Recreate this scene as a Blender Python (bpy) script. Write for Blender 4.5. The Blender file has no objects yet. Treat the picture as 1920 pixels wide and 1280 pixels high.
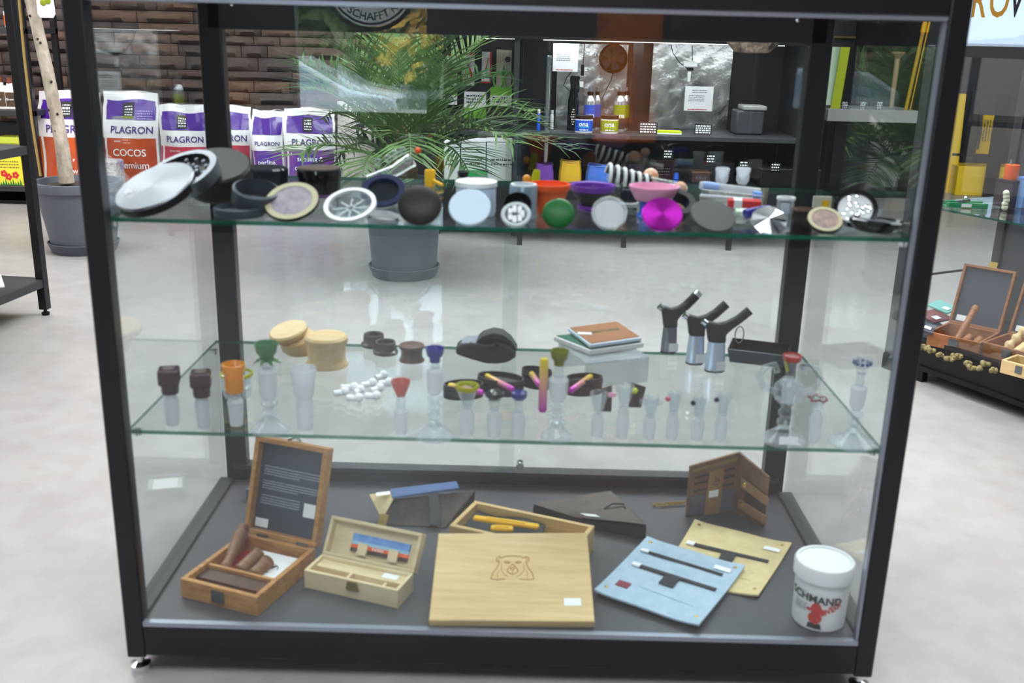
import bpy, math, random
import numpy as np
from mathutils import Matrix, Vector, Quaternion
random.seed(7)
R = math.radians
C = bpy.context.scene.collection
sc = bpy.context.scene

# ------------------------------------------------------------------ camera, world, light, exposure
CAM = np.array([0.612, -1.3948, 1.0099]); YAW, PIT, ROL, F = -0.0034, 0.2989, 0.0253, 1888.8
_fw = np.array([math.sin(YAW)*math.cos(PIT), math.cos(YAW)*math.cos(PIT), -math.sin(PIT)])
_r = np.array([math.cos(YAW), -math.sin(YAW), 0.0]); _u = np.cross(_r, _fw)
_r, _u = math.cos(ROL)*_r + math.sin(ROL)*_u, -math.sin(ROL)*_r + math.cos(ROL)*_u
cd = bpy.data.cameras.new('camera'); cam = bpy.data.objects.new('camera', cd); C.objects.link(cam)
cd.sensor_width = 36; cd.lens = F*36/1920; cd.clip_start = .02; cd.clip_end = 200
cam.matrix_world = Matrix(((_r[0], _u[0], -_fw[0], CAM[0]), (_r[1], _u[1], -_fw[1], CAM[1]), (_r[2], _u[2], -_fw[2], CAM[2]), (0, 0, 0, 1)))
cd.dof.use_dof = True; cd.dof.focus_distance = 4.3; cd.dof.aperture_fstop = 6.0
sc.camera = cam
w = bpy.data.worlds.new('world'); sc.world = w; w.use_nodes = True
bg = w.node_tree.nodes['Background']; bg.inputs[0].default_value = (.80, .90, 1, 1); bg.inputs[1].default_value = 12.0
sc.view_settings.view_transform = 'Standard'; sc.view_settings.look = 'None'
sc.view_settings.exposure = 0.2; sc.view_settings.gamma = 1; sc.view_settings.use_curve_mapping = False
sc.cycles.transparent_max_bounces = 40; sc.cycles.max_bounces = 10; sc.cycles.caustics_reflective = False; sc.cycles.caustics_refractive = False
def lamp(loc, sx, sy, power, col=(1, .985, .985), rot=(0, 0, 0)):
    l = bpy.data.lights.new('unseen_lamp', 'AREA'); l.shape = 'RECTANGLE'; l.size = sx; l.size_y = sy; l.energy = power; l.color = col
    o = bpy.data.objects.new('unseen_lamp', l); C.objects.link(o); o.location = loc; o.rotation_euler = rot
lamp((.6, -1.4, 2.95), 2.4, 1.2, 72); lamp((.6, 1.6, 2.95), 2.6, 1.4, 95); lamp((-1.8, 3.2, 2.95), 1.6, 1.4, 80)  # out-of-view area lamps at ceiling height, added for soft bright room light
lamp((3.4, 1.4, 2.95), 1.6, 2.4, 66); lamp((1.5, 2.5, 2.95), 1.8, 1.2, 110); lamp((-2.2, .6, 2.95), 1.4, 2.4, 50)

# ------------------------------------------------------------------ measuring: a sight line meets a real plane
def ray(x, y): return _fw + _r*(x-960)/F - _u*(y-640)/F
def on_z(x, y, z=0.0):
    d = ray(x, y); return Vector(CAM + d*(z-CAM[2])/d[2])
def on_y(x, y, Y):
    d = ray(x, y); return Vector(CAM + d*(Y-CAM[1])/d[1])
def ppm(p): return F/float((np.array(p)-CAM) @ _fw)
def zat(p, px, py): return on_y(px, py, p[1])[2]

# ------------------------------------------------------------------ mesh builder
class MB:
    def __init__(s): s.v = []; s.f = []
    def add(s, v, f, M=None):
        n = len(s.v)
        s.v += [tuple(M @ Vector(p)) for p in v] if M is not None else [tuple(p) for p in v]
        s.f += [tuple(i+n for i in q) for q in f]; return s
    def box(s, c, d, M=None):
        x, y, z = c; a, b, e = d[0]/2, d[1]/2, d[2]/2
        v = [(x+i*a, y+j*b, z+k*e) for k in (-1, 1) for j in (-1, 1) for i in (-1, 1)]
        return s.add(v, [(0, 2, 3, 1), (4, 5, 7, 6), (0, 1, 5, 4), (2, 6, 7, 3), (0, 4, 6, 2), (1, 3, 7, 5)], M)
    def b2(s, lo, hi, M=None):
        return s.box([(a+b)/2 for a, b in zip(lo, hi)], [abs(b-a) for a, b in zip(lo, hi)], M)
    def lathe(s, prof, n=28, M=None, flute=0):
        v = []; f = []
        for r, z in prof:
            for k in range(n):
                a = 2*math.pi*k/n; q = max(r, 1e-5)*(1+flute*(k % 2)); v.append((q*math.cos(a), q*math.sin(a), z))
        for i in range(len(prof)-1):
            for k in range(n):
                f.append((i*n+k, i*n+(k+1) % n, (i+1)*n+(k+1) % n, (i+1)*n+k))
        if prof[0][0] > 1e-4 and prof[0] != prof[-1]: f.append(tuple(range(n))[::-1])
        if prof[-1][0] > 1e-4 and prof[0] != prof[-1]: f.append(tuple((len(prof)-1)*n+k for k in range(n)))
        return s.add(v, f, M)
    def tube(s, pts, r, n=8, M=None):
        pts = [Vector(p) for p in pts]; rs = r if isinstance(r, (list, tuple)) else [r]*len(pts)
        v = []; f = []; up = None
        for i, p in enumerate(pts):
            t = (pts[min(i+1, len(pts)-1)]-pts[max(i-1, 0)]).normalized()
            if up is None: up = Vector((0, 0, 1)) if abs(t.z) < .9 else Vector((1, 0, 0))
            a = t.cross(up)
            a = a.normalized() if a.length > 1e-6 else Vector((1, 0, 0)); b = a.cross(t).normalized(); up = b
            for k in range(n):
                q = 2*math.pi*k/n; v.append(p+(a*math.cos(q)+b*math.sin(q))*rs[i])
        for i in range(len(pts)-1):
            for k in range(n): f.append((i*n+k, i*n+(k+1) % n, (i+1)*n+(k+1) % n, (i+1)*n+k))
        f.append(tuple(range(n))[::-1]); f.append(tuple((len(pts)-1)*n+k for k in range(n)))
        return s.add(v, f, M)
    def prism(s, poly, z0, z1, M=None):
        n = len(poly); v = [(x, y, z0) for x, y in poly]+[(x, y, z1) for x, y in poly]
        f = [tuple(range(n))[::-1], tuple(range(n, 2*n))]+[(k, (k+1) % n, n+(k+1) % n, n+k) for k in range(n)]
        return s.add(v, f, M)
    def slab(s, quad, t, nu=8, nv=8, fn=None, nrm=None):
        # a sheet through four 3D corners (bl, br, tr, tl) with thickness t along its normal
        a, b, c, d = [Vector(q) for q in quad]
        n = nrm or (b-a).cross(d-a).normalized(); v = []; f = []
        for side in (0, 1):
            for j in range(nv+1):
                for i in range(nu+1):
                    u, w_ = i/nu, j/nv
                    p = (a*(1-u)+b*u)*(1-w_)+(d*(1-u)+c*u)*w_
                    if fn: p = p+n*fn(u, w_)
                    v.append(p+n*t*side)
        K = (nu+1)*(nv+1); g = lambda i, j: j*(nu+1)+i
        for j in range(nv):
            for i in range(nu):
                q = (g(i, j), g(i+1, j), g(i+1, j+1), g(i, j+1)); f.append(q[::-1]); f.append(tuple(k+K for k in q))
        rim = [g(i, 0) for i in range(nu)]+[g(nu, j) for j in range(nv)]+[g(i, nv) for i in range(nu, 0, -1)]+[g(0, j) for j in range(nv, 0, -1)]
        for k in range(len(rim)):
            p, q = rim[k], rim[(k+1) % len(rim)]; f.append((p, q, q+K, p+K))
        return s.add(v, f)
    def ball(s, c, r, n=14, m=8, sc_=(1, 1, 1)):
        prof = [(r*math.sin(math.pi*i/m), -r*math.cos(math.pi*i/m)) for i in range(m+1)]
        return s.lathe(prof, n, Matrix.Translation(c) @ Matrix.Diagonal((*sc_, 1)))
    def mesh(s, name, mats, smooth=True, ang=38):
        me = bpy.data.meshes.new(name); me.from_pydata(s.v, [], s.f); me.update()
        for m in (mats if isinstance(mats, (list, tuple)) else [mats]): me.materials.append(m)
        if smooth: me.shade_smooth(); me.set_sharp_from_angle(angle=R(ang))
        return me
def part(name, mb, mat, parent=None, bevel=0, smooth=True, seg=2, label=None):
    me = mb if isinstance(mb, bpy.types.Mesh) else mb.mesh(name, mat, smooth)
    o = bpy.data.objects.new(name, me); C.objects.link(o); o.parent = parent
    if bevel:
        b = o.modifiers.new('bevel', 'BEVEL'); b.width = bevel; b.segments = seg; b.limit_method = 'ANGLE'; b.angle_limit = R(35)
    if label: o['label'] = label
    return o
def tag(o, label, cat, group=None, kind=None):
    o['label'] = label; o['category'] = cat
    if group: o['group'] = group
    if kind: o['kind'] = kind
    return o
def thing(name, label, cat, loc=(0, 0, 0), rot=None, group=None):
    o = bpy.data.objects.new(name, None); C.objects.link(o); o.empty_display_size = .02
    o.matrix_world = Matrix.Translation(loc) @ (rot if rot is not None else Matrix.Identity(4))
    return tag(o, label, cat, group)
def solo(name, mb, mat, label, cat, loc=(0, 0, 0), rot=None, group=None, bevel=0, smooth=True):
    o = part(name, mb, mat, None, bevel, smooth); o.matrix_world = Matrix.Translation(loc) @ (rot if rot is not None else Matrix.Identity(4))
    return tag(o, label, cat, group)
def struct(name, mb, mat, parent=None, bevel=0, smooth=False):
    o = part(name, mb, mat, parent, bevel, smooth)
    o['kind'] = 'structure'
    return o
_dummy = [None]
def text(s, size, bold=0.0, ext=0.0, align='CENTER', lines=1.0):
    c = bpy.data.curves.new('lettering', 'FONT'); c.body = s; c.size = size; c.offset = bold*size; c.extrude = ext
    c.align_x = align; c.align_y = 'CENTER'; c.resolution_u = 3; c.space_line = lines
    o = bpy.data.objects.new('lettering', c); C.objects.link(o)
    dg = bpy.context.evaluated_depsgraph_get(); dg.update()
    me = bpy.data.meshes.new_from_object(o.evaluated_get(dg)); bpy.data.objects.remove(o); bpy.data.curves.remove(c)
    me.materials.clear(); return me
def text_part(s, size, mat, parent, fn, bold=0.0, align='CENTER', lines=1.0, name='lettering'):
    # fn maps flat (x, y) of the writing to a 3D point
    me = text(s, size, bold, 0, align, lines)
    for v in me.vertices: v.co = fn(v.co.x, v.co.y)
    me.materials.append(mat); me.update()
    return part(name, me, mat, parent)
def scribble(mb, fn, x0, x1, y, h, seed=0):
    # one line of print too small to read: short dashes
    rnd = random.Random(seed); x = x0
    while x < x1:
        L = rnd.uniform(.6, 2.6)*h; e = min(x+L, x1)
        mb.add([fn(x, y-h/2), fn(e, y-h/2), fn(e, y+h/2), fn(x, y+h/2)], [(0, 1, 2, 3)]); x = e+h*.6

# ------------------------------------------------------------------ materials
def lin(c): return tuple(((v/255)/12.92 if v/255 <= .04045 else ((v/255+.055)/1.055)**2.4) for v in c)+(1,)
def N(nt, t, **k):
    n = nt.nodes.new(t)
    for a, b in k.items(): setattr(n, a, b)
    return n
def mat(name, col, rough=.5, metal=0, coat=0, var=None, bump=None, aniso=0, trans=0, spec=None, emit=None, sheen=0):
    m = bpy.data.materials.new(name); m.use_nodes = True; nt = m.node_tree; b = nt.nodes['Principled BSDF']; L = nt.links.new
    b.inputs['Base Color'].default_value = lin(col); b.inputs['Roughness'].default_value = rough; b.inputs['Metallic'].default_value = metal
    b.inputs['Coat Weight'].default_value = coat; b.inputs['Sheen Weight'].default_value = sheen
    if spec is not None: b.inputs['Specular IOR Level'].default_value = spec
    if trans: b.inputs['Transmission Weight'].default_value = trans
    if emit: b.inputs['Emission Color'].default_value = lin(col); b.inputs['Emission Strength'].default_value = emit
    if var or bump: tc = N(nt, 'ShaderNodeTexCoord')
    if var:
        col2, scale, stretch = var[0], var[1], (var[2] if len(var) > 2 else (1, 1, 1))
        mp = N(nt, 'ShaderNodeMapping'); mp.inputs['Scale'].default_value = stretch; L(tc.outputs['Object'], mp.inputs[0])
        nz = N(nt, 'ShaderNodeTexNoise'); nz.inputs['Scale'].default_value = scale; nz.inputs['Detail'].default_value = 6; nz.inputs['Roughness'].default_value = .6
        rp = N(nt, 'ShaderNodeValToRGB'); rp.color_ramp.elements[0].position = .35; rp.color_ramp.elements[1].position = .65
        rp.color_ramp.elements[0].color = lin(col); rp.color_ramp.elements[1].color = lin(col2)
        L(mp.outputs[0], nz.inputs['Vector']); L(nz.outputs[0], rp.inputs[0]); L(rp.outputs[0], b.inputs['Base Color'])
    if bump:
        n2 = N(nt, 'ShaderNodeTexNoise'); n2.inputs['Scale'].default_value = bump[0]; n2.inputs['Detail'].default_value = 5
        bp = N(nt, 'ShaderNodeBump'); bp.inputs['Strength'].default_value = bump[1]; bp.inputs['Distance'].default_value = bump[2] if len(bump) > 2 else .01
        L(tc.outputs['Object'], n2.inputs['Vector']); L(n2.outputs[0], bp.inputs['Height']); L(bp.outputs[0], b.inputs['Normal'])
    if aniso:
        b.inputs['Anisotropic'].default_value = aniso
        t = N(nt, 'ShaderNodeTangent'); t.direction_type = 'RADIAL'; t.axis = 'Z'; L(t.outputs[0], b.inputs['Tangent'])
    return m
def glass(name, tint=(250, 252, 252), fres=1.5, haze=0.0, hazecol=(235, 240, 245), edge=0.0, rough=0.0):
    # clear sheet or thin blown glass: what is behind shows straight through, the rest is mirror reflection and, if hazed, a milky share
    m = bpy.data.materials.new(name); m.use_nodes = True; nt = m.node_tree; L = nt.links.new
    nt.nodes.remove(nt.nodes['Principled BSDF']); out = nt.nodes['Material Output']
    tr = N(nt, 'ShaderNodeBsdfTransparent'); tr.inputs[0].default_value = lin(tint)
    gl = N(nt, 'ShaderNodeBsdfGlossy'); gl.inputs['Roughness'].default_value = rough; gl.inputs[0].default_value = (1, 1, 1, 1)
    fr = N(nt, 'ShaderNodeFresnel'); fr.inputs[0].default_value = fres
    ge = N(nt, 'ShaderNodeNewGeometry'); bk = N(nt, 'ShaderNodeMath', operation='MULTIPLY_ADD'); bk.inputs[1].default_value = 1/fres-fres; bk.inputs[2].default_value = fres
    L(ge.outputs['Backfacing'], bk.inputs[0]); L(bk.outputs[0], fr.inputs[0])
    src = tr.outputs[0]
    if edge:
        lw = N(nt, 'ShaderNodeLayerWeight'); lw.inputs[0].default_value = .35
        df = N(nt, 'ShaderNodeBsdfDiffuse'); df.inputs[0].default_value = lin(hazecol)
        mu = N(nt, 'ShaderNodeMath', operation='MULTIPLY'); mu.inputs[1].default_value = edge; L(lw.outputs['Facing'], mu.inputs[0])
        mx = N(nt, 'ShaderNodeMixShader'); L(mu.outputs[0], mx.inputs[0]); L(src, mx.inputs[1]); L(df.outputs[0], mx.inputs[2]); src = mx.outputs[0]
    if haze:
        df = N(nt, 'ShaderNodeBsdfDiffuse'); df.inputs[0].default_value = lin(hazecol); tl = N(nt, 'ShaderNodeBsdfTranslucent'); tl.inputs[0].default_value = lin(hazecol)
        m1 = N(nt, 'ShaderNodeMixShader'); m1.inputs[0].default_value = .5; L(df.outputs[0], m1.inputs[1]); L(tl.outputs[0], m1.inputs[2])
        m2 = N(nt, 'ShaderNodeMixShader'); m2.inputs[0].default_value = haze; L(src, m2.inputs[1]); L(m1.outputs[0], m2.inputs[2]); src = m2.outputs[0]
    m3 = N(nt, 'ShaderNodeMixShader'); L(fr.outputs[0], m3.inputs[0]); L(src, m3.inputs[1]); L(gl.outputs[0], m3.inputs[2]); L(m3.outputs[0], out.inputs[0])
    return m
def wood(name, c1, c2, scale=9, stretch=(1, 8, 8), rough=.45):
    m = mat(name, c1, rough, var=(c2, scale, stretch)); return m
def floor_mat():
    m = mat('polished_concrete', (170, 170, 170), .32, spec=.35); nt = m.node_tree; L = nt.links.new; b = nt.nodes['Principled BSDF']
    tc = N(nt, 'ShaderNodeTexCoord'); a = N(nt, 'ShaderNodeTexNoise'); a.inputs['Scale'].default_value = 1.6; a.inputs['Detail'].default_value = 9; a.inputs['Roughness'].default_value = .62; a.inputs['Distortion'].default_value = .8
    rp = N(nt, 'ShaderNodeValToRGB'); e = rp.color_ramp.elements
    e[0].position = .3; e[0].color = lin((146, 145, 145)); e[1].position = .7; e[1].color = lin((160, 159, 158))
    L(tc.outputs['Object'], a.inputs['Vector']); L(a.outputs[0], rp.inputs[0])
    s2 = N(nt, 'ShaderNodeTexNoise'); s2.inputs['Scale'].default_value = 14; s2.inputs['Detail'].default_value = 8
    mx = N(nt, 'ShaderNodeMix', data_type='RGBA', blend_type='MULTIPLY'); mx.inputs[0].default_value = .35
    r2 = N(nt, 'ShaderNodeValToRGB'); r2.color_ramp.elements[0].position = .35; r2.color_ramp.elements[0].color = (.72, .70, .68, 1); r2.color_ramp.elements[1].position = .6; r2.color_ramp.elements[1].color = (1, 1, 1, 1)
    L(tc.outputs['Object'], s2.inputs['Vector']); L(s2.outputs[0], r2.inputs[0]); L(rp.outputs[0], mx.inputs[6]); L(r2.outputs[0], mx.inputs[7]); L(mx.outputs[2], b.inputs['Base Color'])
    return m
def blend_z(name, c1, c2, z0, z1, rough=.35, metal=0, axis='Z'):
    # a coating that itself fades from one colour to another along the object's length
    m = mat(name, c1, rough, metal); nt = m.node_tree; L = nt.links.new; b = nt.nodes['Principled BSDF']
    tc = N(nt, 'ShaderNodeTexCoord'); sp = N(nt, 'ShaderNodeSeparateXYZ'); mr = N(nt, 'ShaderNodeMapRange'); mr.inputs[1].default_value = z0; mr.inputs[2].default_value = z1
    rp = N(nt, 'ShaderNodeValToRGB'); rp.color_ramp.elements[0].color = lin(c1); rp.color_ramp.elements[1].color = lin(c2)
    L(tc.outputs['Object'], sp.inputs[0]); L(sp.outputs[axis], mr.inputs[0]); L(mr.outputs[0], rp.inputs[0]); L(rp.outputs[0], b.inputs['Base Color'])
    return m
K = {}
def k(name, *a, **kw):
    K[name] = mat(name, *a, **kw); return K[name]
k('frame', (22, 23, 27), .38, spec=.4); k('frame_soft', (44, 46, 50), .5); k('alu', (150, 156, 170), .35, .6); k('base_panel', (76, 75, 80), .42, spec=.4)
k('chrome', (235, 238, 245), .12, 1); k('steel', (118, 121, 128), .3, 1, aniso=.75); k('steel_dark', (120, 124, 130), .35, 1); k('brass', (190, 160, 90), .3, 1)
k('black', (12, 12, 14), .45, spec=.3); k('black_soft', (34, 36, 40), .6); k('black_gloss', (14, 15, 18), .1); k('rubber', (42, 44, 48), .7); k('slate', (58, 66, 76), .5)
k('white', (238, 240, 244), .45); k('paper', (244, 245, 250), .7); k('grey_pot', (92, 98, 108), .5, spec=.4); k('ink', (34, 34, 40), .7); k('ink_purple', (66, 40, 120), .5)
k('lightblue_plastic', (206, 224, 244), .3); k('orange', (240, 92, 26), .4); k('pink', (244, 166, 204), .4); k('purple', (112, 50, 176), .4); k('blue', (44, 92, 210), .35); k('yellow', (246, 190, 30), .4)
k('magenta_metal', (206, 40, 200), .25, .9, aniso=.8); k('green_acrylic', (0, 96, 36), .4, spec=.3); k('red', (208, 42, 44), .4); k('lime', (190, 206, 30), .45); k('mint', (196, 222, 196), .5)
k('tan', (186, 178, 146), .5); k('photo_print', (134, 122, 140), .5, var=((166, 152, 160), 60)); k('photo_print_warm', (120, 104, 110), .5, var=((176, 146, 128), 80)); k('bronze_black', (30, 27, 24), .42, .3, spec=.3)
k('denim', (74, 100, 146), .8, bump=(300, .3, .002)); k('leather', (136, 104, 84), .6, var=((112, 82, 66), 30), bump=(120, .3, .002)); k('leather_dark', (82, 68, 62), .6, var=((66, 54, 50), 40), bump=(140, .3, .002)); k('card_brown', (150, 116, 78), .7)
k('felt_blue', (180, 202, 222), .85, var=((164, 190, 212), 40)); k('felt_beige', (222, 204, 156), .85, var=((208, 188, 140), 40)); k('elastic', (40, 40, 46), .7)
k('chalkboard', (56, 64, 80), .5); k('mylar', (214, 214, 216), .34, 1, bump=(9, .35, .04)); k('purple_print', (78, 34, 150), .25, coat=.3); k('bag_white', (232, 230, 234), .28, coat=.3, bump=(30, .25, .01)); k('bag_orange', (196, 86, 40), .3, coat=.3, var=((170, 62, 44), 4)); k('bag_red', (206, 66, 84), .3, coat=.3, var=((176, 50, 76), 4)); k('bag_violet', (92, 60, 160), .3, coat=.3, var=((150, 80, 150), 5))
k('bark', (196, 186, 172), .8, var=((150, 140, 124), 26, (1, 1, .35)), bump=(40, .4, .01)); k('soil', (50, 42, 36), .9); k('bamboo_stake', (176, 148, 84), .6)
k('leaf', (66, 98, 50), .42, var=((96, 124, 70), 5)); k('leaf_dark', (42, 70, 40), .42, var=((66, 96, 56), 5)); k('palm_stem', (104, 122, 70), .55); k('palm_trunk', (88, 74, 52), .85, bump=(50, .6, .01))
k('foil_blue', (30, 86, 200), .3); k('olive', (142, 156, 30), .35); k('yellow_room', (246, 206, 16), .4); k('stone_wall_joint', (40, 34, 32), .9); k('ceiling_white', (228, 226, 222), .8); k('wall_white', (216, 212, 206), .8); k('wall_dark', (44, 45, 50), .6)
k('chrome_blue', (170, 196, 230), .2, .3); k('silver_cyl', (150, 172, 190), .3, .5); k('ptfe', (240, 242, 248), .5); k('copper', (164, 112, 74), .4, .3); k('tin_green', (28, 104, 82), .3); k('jar_brown', (74, 56, 48), .2)
wl = wood('light_wood', (226, 198, 148), (214, 182, 128), 6, (2, 14, 14)); wb = wood('bamboo_board', (222, 190, 136), (206, 172, 116), 5, (1.5, 22, 22)); wp = wood('pale_pine', (226, 208, 170), (214, 194, 152), 6, (2, 12, 12)); wm = wood('amber_wood', (196, 146, 84), (166, 112, 58), 8, (3, 14, 14)); wd = wood('dark_wood', (92, 60, 44), (66, 42, 32), 10, (8, 8, 2)); wk = wood('walnut_stick', (140, 98, 66), (116, 78, 52), 12, (4, 4, 12))
pane = glass('window_pane', (247, 250, 250)); shelf_g = glass('shelf_pane', (250, 253, 252)); shelf_edge = glass('shelf_edge', (120, 176, 160), haze=.6, hazecol=(24, 108, 88))
clear = glass('clear_glass', (244, 248, 250), 1.35, haze=.05, edge=.35); frost = glass('frosted_glass', (246, 248, 250), 1.3, haze=.52, hazecol=(238, 241, 247)); acrylic = glass('clear_acrylic', (238, 242, 244), 1.4, haze=.12, edge=.5, hazecol=(205, 212, 216))
smoke = glass('smoke_acrylic', (70, 84, 96), 1.4, haze=.25, hazecol=(90, 104, 120)); tint = lambda n, c, h=.6: glass(n, c, 1.4, haze=h, hazecol=c)
g_plum = tint('plum_glass', (92, 62, 78), .85); g_orange = tint('amber_glass', (244, 184, 70), .8); g_green = tint('green_glass', (120, 172, 130), .6); g_red = tint('red_glass', (222, 112, 92), .7); g_blue = tint('blue_glass', (50, 54, 176), .85); g_olive = tint('olive_glass', (150, 156, 24), .85); g_yel = tint('yellow_glass', (206, 206, 44), .8); g_pink = tint('pink_glass', (240, 130, 160), .7); g_navy = tint('navy_glass', (40, 56, 110), .8); g_brown = tint('brown_glass', (70, 50, 44), .7)

# ------------------------------------------------------------------ the setting
struct('floor', MB().b2((-3.6, -12, -.1), (6.2, 6.2, 0)), floor_mat())
struct('ceiling', MB().b2((-3.6, -3.7, 3.0), (6.2, 6.2, 3.1)), K['ceiling_white'])
struct('wall_left', MB().b2((-3.7, -3.7, 0), (-3.6, 6.2, 3.0)), K['wall_white'])
struct('wall_right', MB().b2((6.2, -3.7, 0), (6.3, 6.2, 3.0)), K['wall_white'])
WY = 4.95; W2Y = 5.95; WX = on_y(1800, 60, W2Y).x; WZ = on_y(1870, 96, W2Y).z
wbk = struct('wall_back', MB().b2((-3.6, WY, 0), (2.35, WY+.15, 3.0)).b2((2.2, WY+.15, 0), (2.35, W2Y, 3.0)).b2((2.2, W2Y, 0), (WX, W2Y+.15, 3.0)).b2((WX, W2Y, 0), (5.95, W2Y+.15, WZ)).b2((5.95, W2Y, 0), (6.3, W2Y+.15, 3.0)).b2((WX, W2Y, 2.6), (5.95, W2Y+.15, 3.0)), K['wall_dark'])
stone_m = [mat('stone_%s' % n, c, .75, var=(c2, 7, (1, 1, 3)), bump=(26, .9, .02)) for n, c, c2 in (('umber', (140, 114, 104), (112, 94, 88)), ('slate', (128, 112, 106), (102, 92, 90)), ('rust', (160, 124, 104), (130, 104, 92)), ('dusk', (116, 100, 96), (92, 82, 82)))]
rs = random.Random(3); stones = []
for i in range(14):     # a few stone shapes, shared by all the stones
    L_ = 1.0; v = []; f = []; nu, nv = 5, 3
    for j in range(nv+1):
        for q in range(nu+1):
            e = (q in (0, nu)) or (j in (0, nv))
            v.append(((q/nu-.5)+rs.uniform(-.02, .02)*(not e), (0 if e else -1.0)*rs.uniform(.55, 1.0), (j/nv-.5)+(rs.uniform(-.06, .06) if not e else 0)))
    for j in range(nv):
        for q in range(nu): f.append((j*(nu+1)+q, j*(nu+1)+q+1, (j+1)*(nu+1)+q+1, (j+1)*(nu+1)+q))
    # side skirts run back to the wall
    rim = [q for q in range(nu+1)]+[j*(nu+1)+nu for j in range(1, nv+1)]+[nv*(nu+1)+q for q in range(nu-1, -1, -1)]+[j*(nu+1) for j in range(nv-1, 0, -1)]
    b0 = len(v)
    for q in rim: v.append((v[q][0], 1.0, v[q][2]))
    for a in range(len(rim)): f.append((rim[a], b0+a, b0+(a+1) % len(rim), rim[(a+1) % len(rim)]))
    mb = MB(); mb.add(v, f); me = mb.mesh('stone', stone_m[i % 4], True, 50); stones.append(me)
z = .40
while z < 1.2:
    h = rs.choice((.042, .055, .062, .07, .08)); x = -2.75+rs.uniform(-.2, 0)
    while x < .5:
        Lw = rs.choice((.16, .22, .28, .34, .42)); o = bpy.data.objects.new('stone', rs.choice(stones)); C.objects.link(o)
        o.parent = wbk; o.location = (x+Lw/2, WY-.02, z+h/2); o.scale = (Lw-.006, .02+rs.choice((0, .006, .014, .022)), h-.004); o.rotation_euler = (0, rs.uniform(-.012, .012), 0); x += Lw
    z += h
# window in the back wall, letters on it, market stall outside
w1 = struct('window_1', MB().b2((WX, W2Y+.05, WZ), (5.95, W2Y+.06, 2.6)), glass('sky_dimming_pane', (142, 146, 150)))  # pane tint added to tone down the bright sky beyond
part('window_frame', MB().b2((WX, W2Y-.01, WZ-.03), (5.95, W2Y+.1, WZ+.02)).b2((WX, W2Y, WZ), (WX+.04, W2Y+.1, 2.6)).b2((5.91, W2Y, WZ), (5.95, W2Y+.1, 2.6)).b2((4.9, W2Y, WZ), (4.94, W2Y+.1, 2.6)), K['frame'], w1)
gold_film = mat('gold_film', (206, 150, 50), .4); black_film = K['ink']
for s_, px, m_ in (('R', 1836, gold_film), ('O', 1874, gold_film), ('W', 1918, K['wall_dark'])):
    c_ = on_y(px, 4, W2Y+.045); text_part(s_, .32, m_, w1, lambda x, y, c_=c_: (c_[0]+x*.55, W2Y+.045, c_[2]+y), .012)
pv = struct('pavement', MB().b2((-30, 6.25, -.14), (40, 40, -.02)), mat('pavement', (176, 174, 170), .8))
tt = thing('market_tent', 'white pointed market tent standing outside beyond the shop window with gold letters', 'tent', (6.9, 10.5, -.02))
part('roof', MB().lathe([(1.5, .98), (1.5, 1.02), (.75, 1.1), (.05, 1.34)], 4), mat('tent_cloth', (238, 240, 244), .8), tt, smooth=False)
part('valance', MB().lathe([(1.5, .8), (1.52, .8), (1.52, .98), (1.5, .98)], 4), mat('tent_valance', (214, 216, 222), .8), tt, smooth=False)
for a in range(4):
    part('leg', MB().tube([(1.48*math.cos(a*math.pi/2), 1.48*math.sin(a*math.pi/2), 0), (1.48*math.cos(a*math.pi/2), 1.48*math.sin(a*math.pi/2), .98)], .03), K['frame_soft'], tt)
# front wall behind the camera: glass door to the street and a filmed window
FY = -3.6
x0, x1 = -.50, .185
wf = struct('wall_front', MB().b2((-3.7, FY-.1, 0), (x0, FY, 3.0)).b2((x1, FY-.1, 0), (.96, FY, 3.0)).b2((x0, FY-.1, 2.45), (x1, FY, 3.0)).b2((.96, FY-.1, 0), (1.28, FY, .5)).b2((.96, FY-.1, 1.7), (1.28, FY, 3.0)).b2((1.28, FY-.1, 0), (6.3, FY, 3.0)), K['wall_dark'])
dr = struct('door_1', MB().b2((x0, FY-.06, 0), (x1, FY-.052, 2.45)), pane)
part('door_frame', MB().b2((x1-.035, FY-.08, 0), (x1, FY-.02, 2.45)).b2((x0, FY-.08, 0), (x0+.02, FY-.02, 2.45)).b2((x0, FY-.08, 2.4), (x1, FY-.02, 2.45)).b2((x0, FY-.08, 0), (x1, FY-.02, .06)), K['frame_soft'], dr)
zk = on_y(680, 212, 3.6).z; part('kick_panel', MB().b2((x0+.02, FY-.07, .06), (x1-.035, FY-.03, zk)), K['wall_dark'], dr)
sg = on_y(690, -38, 3.6); sx, sz = sg[0], sg[2]
ring_out = MB()
def annulus(mb, cx, cz, ra, rb, y, n=64):
    v = []; f = []
    for q in range(n):
        a = 2*math.pi*q/n; v += [(cx+ra*math.cos(a), y, cz+ra*math.sin(a)), (cx+rb*math.cos(a), y, cz+rb*math.sin(a))]
    for q in range(n): f.append((2*q, 2*q+1, (2*q+3) % (2*n), (2*q+2) % (2*n)))
    mb.add(v, f)
annulus(ring_out, sx, sz, .214, .232, FY-.048); annulus(ring_out, sx, sz, .192, .202, FY-.048)
part('door_emblem_ring', ring_out, K['ink'], dr)
part('door_emblem', MB().lathe([(0, 0), (.21, 0)], 48, Matrix.Translation((sx, FY-.062, sz)) @ Matrix.Rotation(R(90), 4, 'X')), glass('white_film', (252, 252, 252), 1.3, haze=.7, hazecol=(250, 250, 250)), dr)
def arc(x, y, r0=.165):
    a = -math.pi/2+x/r0; return (sx+(r0-y)*math.cos(a), FY-.047, sz+(r0-y)*math.sin(a))
text_part('UNDER SCHAFFT KULTUR', .05, K['ink'], dr, arc, .02)
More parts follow.
